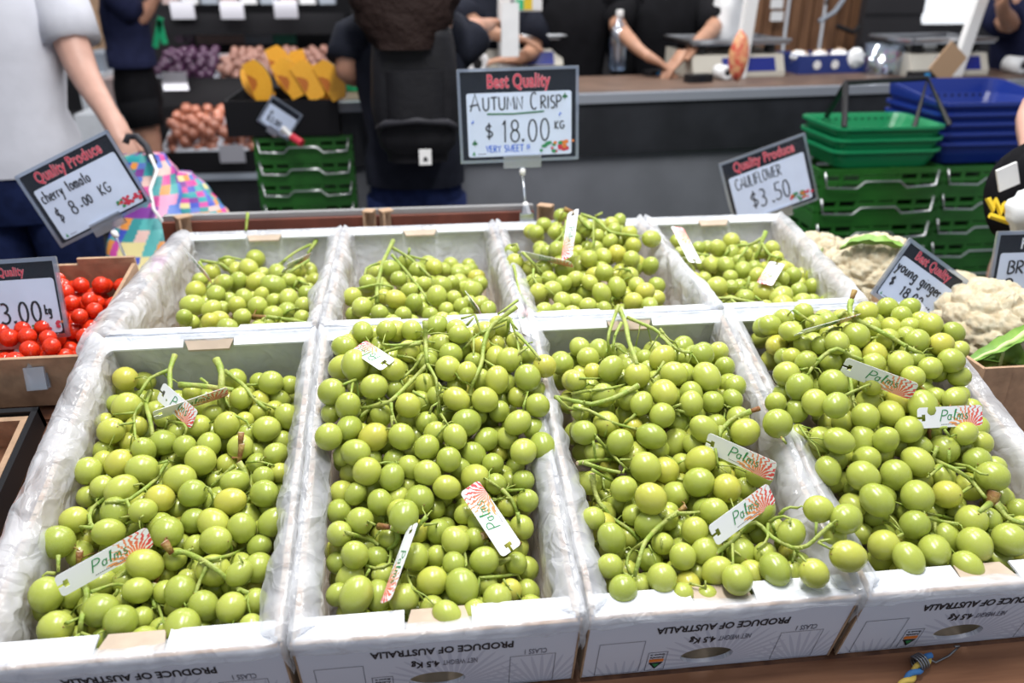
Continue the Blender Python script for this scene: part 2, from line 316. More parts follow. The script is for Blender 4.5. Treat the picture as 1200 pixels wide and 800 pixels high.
# ------------------------------------------------------------ lettering
def text_mesh(name, body, size, material, bold=0, sx=1.0, th=.0002, align='LEFT', shear=0, space=1):
    c = bpy.data.curves.new(name, 'FONT'); c.body = body; c.size = size; c.extrude = th; c.offset = bold; c.align_x = align; c.shear = shear
    c.space_character = space; c.resolution_u = 3
    o = bpy.data.objects.new(name, c); COL.objects.link(o)
    me = bpy.data.meshes.new_from_object(o); COL.objects.unlink(o); bpy.data.objects.remove(o)
    for v in me.vertices: v.co.x *= sx
    me.materials.clear(); me.materials.append(material); me.name = name
    return me
def arc(cx, cy, rx, ry, a0, a1, n=8):
    return [(cx+rx*math.cos(math.radians(a0+(a1-a0)*i/n)), cy+ry*math.sin(math.radians(a0+(a1-a0)*i/n))) for i in range(n+1)]
G = {   # strokes in a cell one unit high; (width, strokes)
'A':(.75,[[(0,0),(.38,1),(.72,0)],[(-.05,.3),(.6,.38)]]), 'U':(.65,[[(0,1)]+arc(.28,.3,.26,.3,180,360)+[(.56,1)]]),
'T':(.65,[[(0,.97),(.62,1)],[(.3,1),(.3,0)]]), 'M':(.8,[[(0,0),(.08,1),(.36,.3),(.64,1),(.72,0)]]), 'N':(.7,[[(0,0),(.02,1),(.54,0),(.56,1)]]),
'C':(.65,[arc(.34,.5,.34,.5,50,310)]), 'R':(.65,[[(.02,0),(.02,1)]+arc(.2,.75,.3,.24,80,-90)+[(.1,.5),(.56,0)]]), 'I':(.2,[[(.05,1),(.05,0)]]),
'S':(.55,[arc(.26,.75,.22,.24,50,270,7)+arc(.24,.26,.24,.25,90,-140,7)]), 'P':(.6,[[(.02,0),(.02,1)]+arc(.2,.74,.32,.25,85,-95)+[(.02,.5)]]),
'V':(.6,[[(0,1),(.27,0),(.54,1)]]), 'E':(.55,[[(.48,1),(.02,.98),(.02,.02),(.5,0)],[(.02,.5),(.4,.52)]]), 'Y':(.6,[[(0,1),(.27,.5),(.54,1)],[(.27,.5),(.24,0)]]),
'W':(.8,[[(0,1),(.16,0),(.36,.7),(.56,0),(.74,1)]]), 'L':(.5,[[(.02,1),(.02,0),(.44,.02)]]), 'F':(.5,[[(.46,1),(.02,1),(.02,0)],[(.02,.52),(.38,.54)]]),
'O':(.7,[arc(.32,.5,.3,.5,90,450,14)]), 'K':(.6,[[(.04,1),(.04,0)],[(.5,1),(.06,.42),(.52,0)]]), 'G':(.7,[arc(.34,.5,.32,.48,50,330)+[(.62,.45),(.36,.45)]]),
'B':(.6,[[(.02,0),(.04,1)]+arc(.2,.77,.28,.22,80,-90)+arc(.2,.28,.34,.27,90,-90)+[(.02,0)]]),
'0':(.6,[arc(.26,.5,.24,.5,90,450,14)]), '1':(.35,[[(.02,.8),(.16,1),(.14,0)]]), '8':(.6,[arc(.26,.76,.2,.23,-90,270,10)+arc(.26,.27,.25,.27,90,-270,10)]),
'3':(.55,[arc(.2,.76,.24,.23,120,-90,8)+arc(.2,.27,.28,.27,90,-140,8)]), '5':(.55,[[(.46,1),(.08,1),(.05,.58)]+arc(.2,.3,.27,.29,100,-140,8)]),
'2':(.6,[arc(.24,.74,.22,.25,150,-40,7)+[(.02,.02),(.55,.04)]]), '$':(.6,[arc(.26,.7,.22,.18,40,270,7)+arc(.26,.34,.24,.18,90,-140,7),[(.27,1.05),(.25,0)]]),
'.':(.25,[[(.03,.02),(.11,.02),(.11,.09),(.03,.09),(.05,.03)]]), '!':(.22,[[(.06,1),(.05,.3)],[(.05,.05),(.06,.08)]]), ' ':(.4,[]), '/':(.4,[[(0,0),(.3,1)]]),
'c':(.45,[arc(.2,.28,.2,.28,50,310)]), 'h':(.48,[[(.02,1),(.02,0)],[(.02,.35)]+arc(.2,.32,.17,.24,150,0,5)+[(.38,0)]]), 'e':(.45,[[(.03,.28),(.38,.32)]+arc(.2,.28,.19,.28,10,310)]),
'r':(.35,[[(.02,.55),(.02,0)],[(.02,.35),(.14,.52),(.28,.5)]]), 'y':(.48,[[(.02,.55),(.16,.1)],[(.38,.55),(.1,-.4),(-.05,-.35)]]), 't':(.32,[[(.14,.9),(.12,.05),(.24,0)],[(0,.6),(.28,.62)]]),
'o':(.48,[arc(.2,.28,.2,.27,90,450,10)]), 'm':(.68,[[(.02,.55),(.02,0)],[(.02,.4)]+arc(.16,.35,.13,.2,150,0,4)+[(.29,0)],[(.29,.4)]+arc(.43,.35,.13,.2,150,0,4)+[(.57,0)]]),
'a':(.48,[arc(.2,.26,.18,.26,20,340,9)+[(.38,.55),(.38,0)]]), 'u':(.48,[[(.02,.55)]+arc(.18,.2,.16,.2,180,340,5)+[(.36,.55),(.38,0)]]), 'n':(.48,[[(.02,.55),(.02,0)],[(.02,.35)]+arc(.2,.32,.17,.24,150,0,5)+[(.38,0)]]),
'g':(.48,[arc(.2,.28,.18,.26,20,340,9)+[(.38,.55),(.36,-.2)]+arc(.2,-.25,.16,.16,0,-160,5)]), 'i':(.2,[[(.05,.55),(.05,0)],[(.05,.78),(.06,.8)]]),
'l':(.3,[[(.1,.0),(.16,.6),(.22,1.05),(.1,1),(.08,.2),(.2,0)]]), 's':(.4,[arc(.17,.42,.13,.14,50,250,5)+arc(.16,.14,.15,.14,80,-150,5)]), 'd':(.48,[arc(.2,.28,.18,.26,20,340,9)+[(.38,1),(.38,0)]]),
'w':(.6,[[(0,.55),(.12,0),(.27,.45),(.42,0),(.54,.55)]]), 'k':(.42,[[(.03,1),(.03,0)],[(.34,.55),(.05,.25),(.36,0)]]),
'p':(.5,[[(.02,.55),(.02,-.4)]]+[arc(.2,.28,.18,.26,150,-150,9)]) }
def write(mb, s, x, y, h, th, sx=1.0, z=.0006, slant=0.0, jit=.02, rnd=None):
    rnd = rnd or random.Random(len(s)*7+int(x*1e4)); cx = x
    for ch in s:
        wd, st = G[ch]; dy = rnd.uniform(-jit, jit)*h
        for pl in st:
            mb.tube([(cx+(px+py*slant)*h*sx, y+py*h+dy, z) for px, py in pl], th, 4, True, None, .35)
        cx += (wd+.12)*h*sx
    return cx
# ------------------------------------------------------------ the two rows of cartons: frames
TILT = .2887; CW = .305; CL = .5; Z0 = 1.05
def frame(i):        # 0-3 tilted front row, 4-7 level back row; origin = rim, left back (front row) / left front (back row)
    if i < 4: return Matrix.Translation((i*CW, 0, Z0)) @ Matrix.Rotation(TILT, 4, 'X')
    return Matrix.Translation(((i-4)*CW, 0, Z0))
BW, BL, BH = .294, .488, .124
def squeeze(x, y):     # the last back carton is crushed narrower towards its front (frame coordinates)
    a = min(1, max(0, y/.5)); xl = -.018+.028*a; xr = .222+.075*a
    return xl+(x-.0055)/.294*(xr-xl)
NAMES = ['A','B','C','D','E','F','G','H']
WHERE = ['leftmost carton of the front row', 'second carton from the left in the front row', 'third carton from the left in the front row', 'rightmost carton of the front row',
         'leftmost carton of the back row', 'second carton from the left in the back row', 'third carton of the back row, below the big sign', 'rightmost carton of the back row']
def panel_with_hole(w, h, t, hx, hz, rx, rz):
    """Upright board in xz, hole cut through, built as a ring of quads around the hole."""
    mb = MB(); n = 32; ring = []; out = []
    for k in range(n):
        a = 2*math.pi*k/n; c, s = math.cos(a), math.sin(a); ring.append((hx+rx*c, hz+rz*s))
        tx = ((w-hx) if c > 0 else hx)/abs(c) if abs(c) > 1e-6 else 1e9; tz = ((h-hz) if s > 0 else hz)/abs(s) if abs(s) > 1e-6 else 1e9
        q = min(tx, tz); out.append((hx+q*c, hz+q*s))
    for y in (0, t):
        vs = [(x, y, z) for x, z in ring]+[(x, y, z) for x, z in out]
        fs = [(k, (k+1)%n, n+(k+1)%n, n+k) for k in range(n)]
        # corners
        cs = [(0,0),(w,0),(w,h),(0,h)]; base = len(vs); vs += [(x, y, z) for x, z in cs]
        for ci, (x, z) in enumerate(cs):
            for k in range(n):
                a, b = out[k], out[(k+1)%n]
                if (abs(a[0]-x) < 1e-6 or abs(a[1]-z) < 1e-6) and (abs(b[0]-x) < 1e-6 or abs(b[1]-z) < 1e-6) and abs(a[0]-b[0]) > 1e-6 and abs(a[1]-b[1]) > 1e-6:
                    fs.append((n+k, n+(k+1)%n, base+ci))
        mb.add(vs, [f if y else tuple(reversed(f)) for f in fs])
    mb.add([(x, y, z) for y in (0,t) for x, z in ring], [(k, (k+1)%n, n+(k+1)%n, n+k) for k in range(n)])
    mb.add([(x, y, z) for y in (0,t) for x, z in out], [(n+k, n+(k+1)%n, (k+1)%n, k) for k in range(n)])
    return mb
def put(me, parent, x, y, z, rx=math.pi/2, ry=0, rz=0, name=None, label=None):
    o = link(name or me.name, me, parent); o.location = (x, y, z); o.rotation_euler = (rx, ry, rz)
    if label: o['label'] = label
    return o
def carton(i):
    F = frame(i); back = i >= 4
    y0 = (.006 if back else -.494)      # front face of the carton in the frame
    base = F @ Matrix.Translation(((CW-BW)/2, y0, -BH))
    def pt(name, mb, m, par, *a, **k):
        if i == 7: mb.v = [Vector((squeeze(v.x+.0055, v.y)-.0055, v.y, v.z)) for v in mb.v]
        return part(name, mb, m, par, *a, **k)
    t = thing('grape_carton', 'white cardboard grape carton, the '+WHERE[i], 'carton', M=base, group='cartons of grapes')
    w, l, h, k = BW, BL, BH, .005
    # front printed board with hand hole: local x right, y back, z up
    pt('front_panel', panel_with_hole(w, h, k, w*.485, .026, .031, .0165), M['print'] if not back else M['board'], t)
    mb = MB(); mb.box((0,l-k,0),(w,l,h-.0)); pt('back_panel', mb, M['board'], t)
    for x in (0, w-.007):
        mb = MB(); mb.mi = 0; mb.box((x,k,0),(x+.007,l-k,h-.001))
        for q in range(24):   # raw corrugated top edge
            yy = k+.01+q*(l-.03)/24; mb.mi = 1 if q % 3 else 0; mb.box((x+.001,yy,h-.001),(x+.006,yy+.011,h+.0006))
        pt('side_panel', mb, [M['kraft_in'], M['kraft']], t)
    mb = MB(); mb.box((k,k,0),(w-k,l-k,.004)); pt('base_panel', mb, M['kraft_in'], t)
    # folded ledges along the short sides, notch with a raw patch in the middle
    for y, d in ((k, .026), (l-k, -.012)):
        for xa, xb in ((.004, w/2-.035), (w/2+.035, w-.004)):
            mb = MB(); mb.add([(xa,y,h),(xb,y,h),(xb,y+d,h-.004),(xa,y+d,h-.004),(xa,y,h-.003),(xb,y,h-.003),(xb,y+d,h-.007),(xa,y+d,h-.007)], [(0,1,2,3),(7,6,5,4),(0,4,5,1),(1,5,6,2),(2,6,7,3),(3,7,4,0)])
            pt('ledge', mb, M['board'], t)
        mb = MB(); a = .034; mb.add([(w/2-a,y,h-.001),(w/2+a,y,h-.001),(w/2+a-.006,y+d*1.1,h-.009),(w/2-a+.006,y+d*1.1,h-.009),(w/2-a,y,h-.004),(w/2+a,y,h-.004),(w/2+a-.006,y+d*1.1,h-.012),(w/2-a+.006,y+d*1.1,h-.012)], [(0,1,2,3),(7,6,5,4),(0,4,5,1),(1,5,6,2),(2,6,7,3),(3,7,4,0)])
        pt('tab', mb, M['kraft_in'], t, label='bare brown cardboard tab')
    mb = MB()
    for x in (-.0015, w-.0005): mb.box((x,-.001,0),(x+.002,.003,h))
    pt('raw_edge', mb, M['kraft'], t, label='raw brown corrugated edge')
    if not back:
        # printing, upside down as in the photograph
        def T(body, hgt, wid, x, z, m, bold=0):
            me = text_mesh('printed_text', body, .02, m, bold, 1, .00015)
            xs = [v.co.x for v in me.vertices]; ys = [v.co.y for v in me.vertices]; x0 = min(xs); sx = wid/(max(xs)-x0); sy = hgt/(max(ys)-max(0,min(ys)))
            for v in me.vertices: v.co.x = (v.co.x-x0)*sx; v.co.y *= sy
            put(me, t, x, -.0004, z, math.pi/2, math.pi, 0)
        mb = MB(); mb.box((.003,-.0012,h-.0012),(w-.003,.003,h+.0004)); part('raw_edge', mb, M['kraft'], t, label='torn brown top edge')
        T('PRODUCE OF AUSTRALIA', .0125, .150, w*.765, h-.030, M['ink'], .0005)
        T('4.5 Kg', .0115, .030, w*.497, h-.0575, M['ink'], .0005)
        T('NET WEIGHT', .0095, .037, w*.635, h-.0575, M['grey_ink'])
        T('CLASS 1', .0095, .024, w*.89, h-.050, M['grey_ink'])
        for k in range(5): pass
        for x0, x1, z0, z1 in ((.05,.225,.003,.070),(.755,.925,.003,.062)):
            x0 *= w; x1 *= w; mb = MB()
            mb.grid([[(x0,-.0005,z0),(x1,-.0005,z0),(x1,-.0005,z1),(x0,-.0005,z1)],[(x0+.0006,-.0006,z0+.0006),(x1-.0006,-.0006,z0+.0006),(x1-.0006,-.0006,z1-.0006),(x0+.0006,-.0006,z1-.0006)]], closed=True)
            part('printed_frame', mb, M['grey_ink'], t)
        x0, x1, z0, z1 = w*.248, w*.325, .003, .043; mb = MB()
        mb.grid([[(x0,-.0005,z0),(x1,-.0005,z0),(x1,-.0005,z1),(x0,-.0005,z1)],[(x0+.0007,-.0006,z0+.0007),(x1-.0007,-.0006,z0+.0007),(x1-.0007,-.0006,z1-.0007),(x0+.0007,-.0006,z1-.0007)]], closed=True)
        part('printed_frame', mb, M['grey_ink'], t)
        xm = (x0+x1)/2; RX = Matrix.Rotation(math.pi/2,4,'X')
        mb = MB(); mb.prism([(x0+.003,.020),(x1-.003,.020),(xm,.006)], .0004, .0006, RX); part('printed_triangle', mb, M['ink'], t, label='dark green triangle emblem')
        mb = MB(); mb.prism([(xm-.004,.0175),(xm+.004,.0175),(xm,.010)], .0006, .0008, RX); part('printed_arrow', mb, M['green_print'], t, label='green and gold arrow')
        mb = MB(); mb.box((x0+.003,-.0006,.0215),(x1-.003,-.0004,.0275)); part('printed_band', mb, M['orange_print'], t, label='orange printed band')
        T('Grown in', .0036, .0165, x1-.003, .0385, M['ink']); T('Australia', .0036, .0165, x1-.003, .0325, M['ink'])
    return t
for i in range(8): carton(i)

# plastic liners: one continuous wrinkled film following the inside wall, the rim and the outside
def liner(i):
    F = frame(i); back = i >= 4
    ya, yb = (.006, .494) if back else (-.494, -.006)
    x0, x1 = .0055, .2995
    rnd = random.Random(i+40); per = []
    def side(p, q, n, nx, ny, sd):
        for k in range(n): a = k/n; per.append((p[0]+(q[0]-p[0])*a, p[1]+(q[1]-p[1])*a, nx, ny, sd, a))
    side((x0,ya),(x1,ya),66,0,-1,0); side((x1,ya),(x1,yb),104,1,0,1); side((x1,yb),(x0,yb),66,0,1,2); side((x0,yb),(x0,ya),104,-1,0,3)
    # smooth the corner normals
    n = len(per); nor = []
    for k in range(n):
        vx = sum(per[(k+j)%n][2]*(7-abs(j)) for j in range(-6,7)); vy = sum(per[(k+j)%n][3]*(7-abs(j)) for j in range(-6,7)); q = math.hypot(vx,vy); nor.append((vx/q, vy/q))
    rows = []
    for k in range(n):
        px, py, _, _, sd, a = per[k]; nx, ny = nor[k]
        ph = i*7.3
        wv = noise.noise((px*9+ph, py*9, 0))
        w2 = noise.noise((px*30+ph, py*30, 3))
        if sd == 0: inset, drop, outw = .024, max(.003, .012+.016*wv+.004*w2), .0055
        elif sd == 2: inset, drop, outw = .012, .022+.01*wv, .005
        else:
            inset, drop, outw = .016+.012*max(0,wv)+(.012*(1-(py-ya)/(yb-ya)) if not back else .004), .05+.02*wv, .0075
            if (sd == 3 and i in (0,)): drop, outw, inset = .10+.01*wv+.01*w2, .024, .022
            if (sd == 3 and i == 4): drop, outw = .10+.02*wv, .034
            if (sd == 1 and i in (3, 7)): drop, outw = .08+.02*wv, .016
        if back and sd == 0: drop = .004; outw = .001
        if (not back) and sd == 2: drop = .008; outw = .001
        if sd == 0 and not back: drop = max(drop, .005)
        prof = []
        for q, (o, z) in enumerate([(-inset-.004,-.095),(-inset-.002,-.08),(-inset,-.065),(-inset+.002,-.05),(-inset+.003,-.038),(-inset+.003,-.028),(-inset+.003,-.018),(-inset*.85,-.010),(-inset*.6,-.003),(-inset*.3,.001),(0,.0035),(outw*.45,.0035),(outw*.9,.0005)]):
            prof.append((o, z))
        for q in range(1, 9):
            prof.append((outw*(1+.15*math.sin(q*1.1+wv*5))+(.001*q if drop > .06 else 0), .0005-drop*q/8))
        row = []
        for q, (o, z) in enumerate(prof):
            am = .0045 if q < 8 else (.0018 if q < 13 else .004*(min(1, drop/.03)))
            if sd in (1,3): am *= 1.1
            if sd == 2: am *= .45
            if sd == 0 and q < 11: am *= 1.3
            s1 = noise.noise((px*20+ph, py*20, z*12+o*12)); s2 = noise.noise((px*70+ph, py*70, z*40+9)); s3 = 1-2.4*abs(noise.noise((px*34+ph*2, py*34, z*14+5)))
            d = am*(1.0*s1+.16*s2+.7*(s3-.6))
            if q >= 13 and outw < .004: d = abs(d)*.2
            # film also puffs up a little on the rim
            up = am*.5*noise.noise((px*28+ph, py*28, 11)) + (.002 if 9 <= q <= 11 else 0) + ((.0075+.006*noise.noise((px*16+ph, py*16, 21)))*(0,0,0,0,0,0,.25,.55,.85,1,1,.9,.5)[q] if sd in (1,3) and q < 13 else 0)
            qx, qy = px+nx*(o+d), py+ny*(o+d)
            if i == 7: qx = squeeze(qx, qy)
            row.append(F @ Vector((qx, qy, z+max(up,-.001))))
        rows.append(row)
    cols = [[rows[k][q] for k in range(n)] for q in range(len(rows[0]))]
    mb = MB(); mb.grid(cols, closed=True)
    o = single('carton_liner', mb, M['liner'], 'translucent plastic film lining the '+WHERE[i], 'liner', 'plastic liners of the grape cartons', True)
    return o
for i in range(8): liner(i)

# the stand: sloped and level boards under the cartons, front rail, back rail
stand = thing('display_stand', 'brown timber market stand with a front rail under the grape cartons', 'stand', (.61, -.1, 0))
FR = frame(0)
mb = MB(); mb.box((-.5,-.50,-.146),(1.9,.0,-.1255), FR); part('sloped_board', mb, M['wood_dark'], stand, world=True)
mb = MB(); mb.box((-.52,.002,Z0-.145),(1.24,.556,Z0-.1255)); part('level_board', mb, M['wood_dark'], stand, world=True)
mb = MB(); mb.box((-.6,-.555,-.21),(1.95,-.501,-.121), FR); part('front_rail', mb, M['wood'], stand, world=True)
mb = MB()
for x in (-.42,.6,1.75):
    mb.box((x,-.47,0),(x+.06,-.41,.74)); mb.box((x,.45,0),(x+.06,.51,.9))
for q,x in enumerate((-.42,.6,1.75)): 
    for yy, zz in ((-.47,.74),(.45,.90)):
        m2 = MB(); m2.box((x,yy,0),(x+.06,yy+.06,zz)); part('leg', m2, M['wood'], stand, world=True)
mb = MB(); mb.box((-.06,.560,Z0-.14),(.70,.572,Z0+.008)); part('back_rail', mb, M['rail'], stand, world=True, label='rust red back board')
mb = MB(); mb.box((-.06,.574,Z0-.14),(.70,.592,Z0+.018)); part('rail_trim', mb, M['rail_trim'], stand, world=True, label='grey metal trim')
# cardboard corner pieces standing behind the back row
for q,(x,y,wd) in enumerate(((216,262,.03),(436,256,.02),(452,254,.024),(642,250,.03))):
    c = P(x, y, 1.72 if q else 1.66); mb = MB(); Mx = Matrix.Translation((c.x,.552,Z0-.02)) @ Matrix.Rotation((.6,-.3,.4,-.5)[q],4,'Z')
    mb.box((-wd/2,-.002,0),(wd/2,.002,.045), Mx); mb.box((-wd/2,-.022,0),(-wd/2+.004,-.002,.045), Mx); mb.box((-wd/2-.002,-.02,.043),(wd/2,.004,.046), Mx)
    single('cardboard_corner', mb, M['kraft'], ['folded brown cardboard corner behind the left end of the back row','small brown cardboard corner left of its twin on the back rail','brown cardboard corner behind the second back carton','brown cardboard corner at the foot of the big price sign'][q], 'cardboard', 'cardboard corners on the back rail')
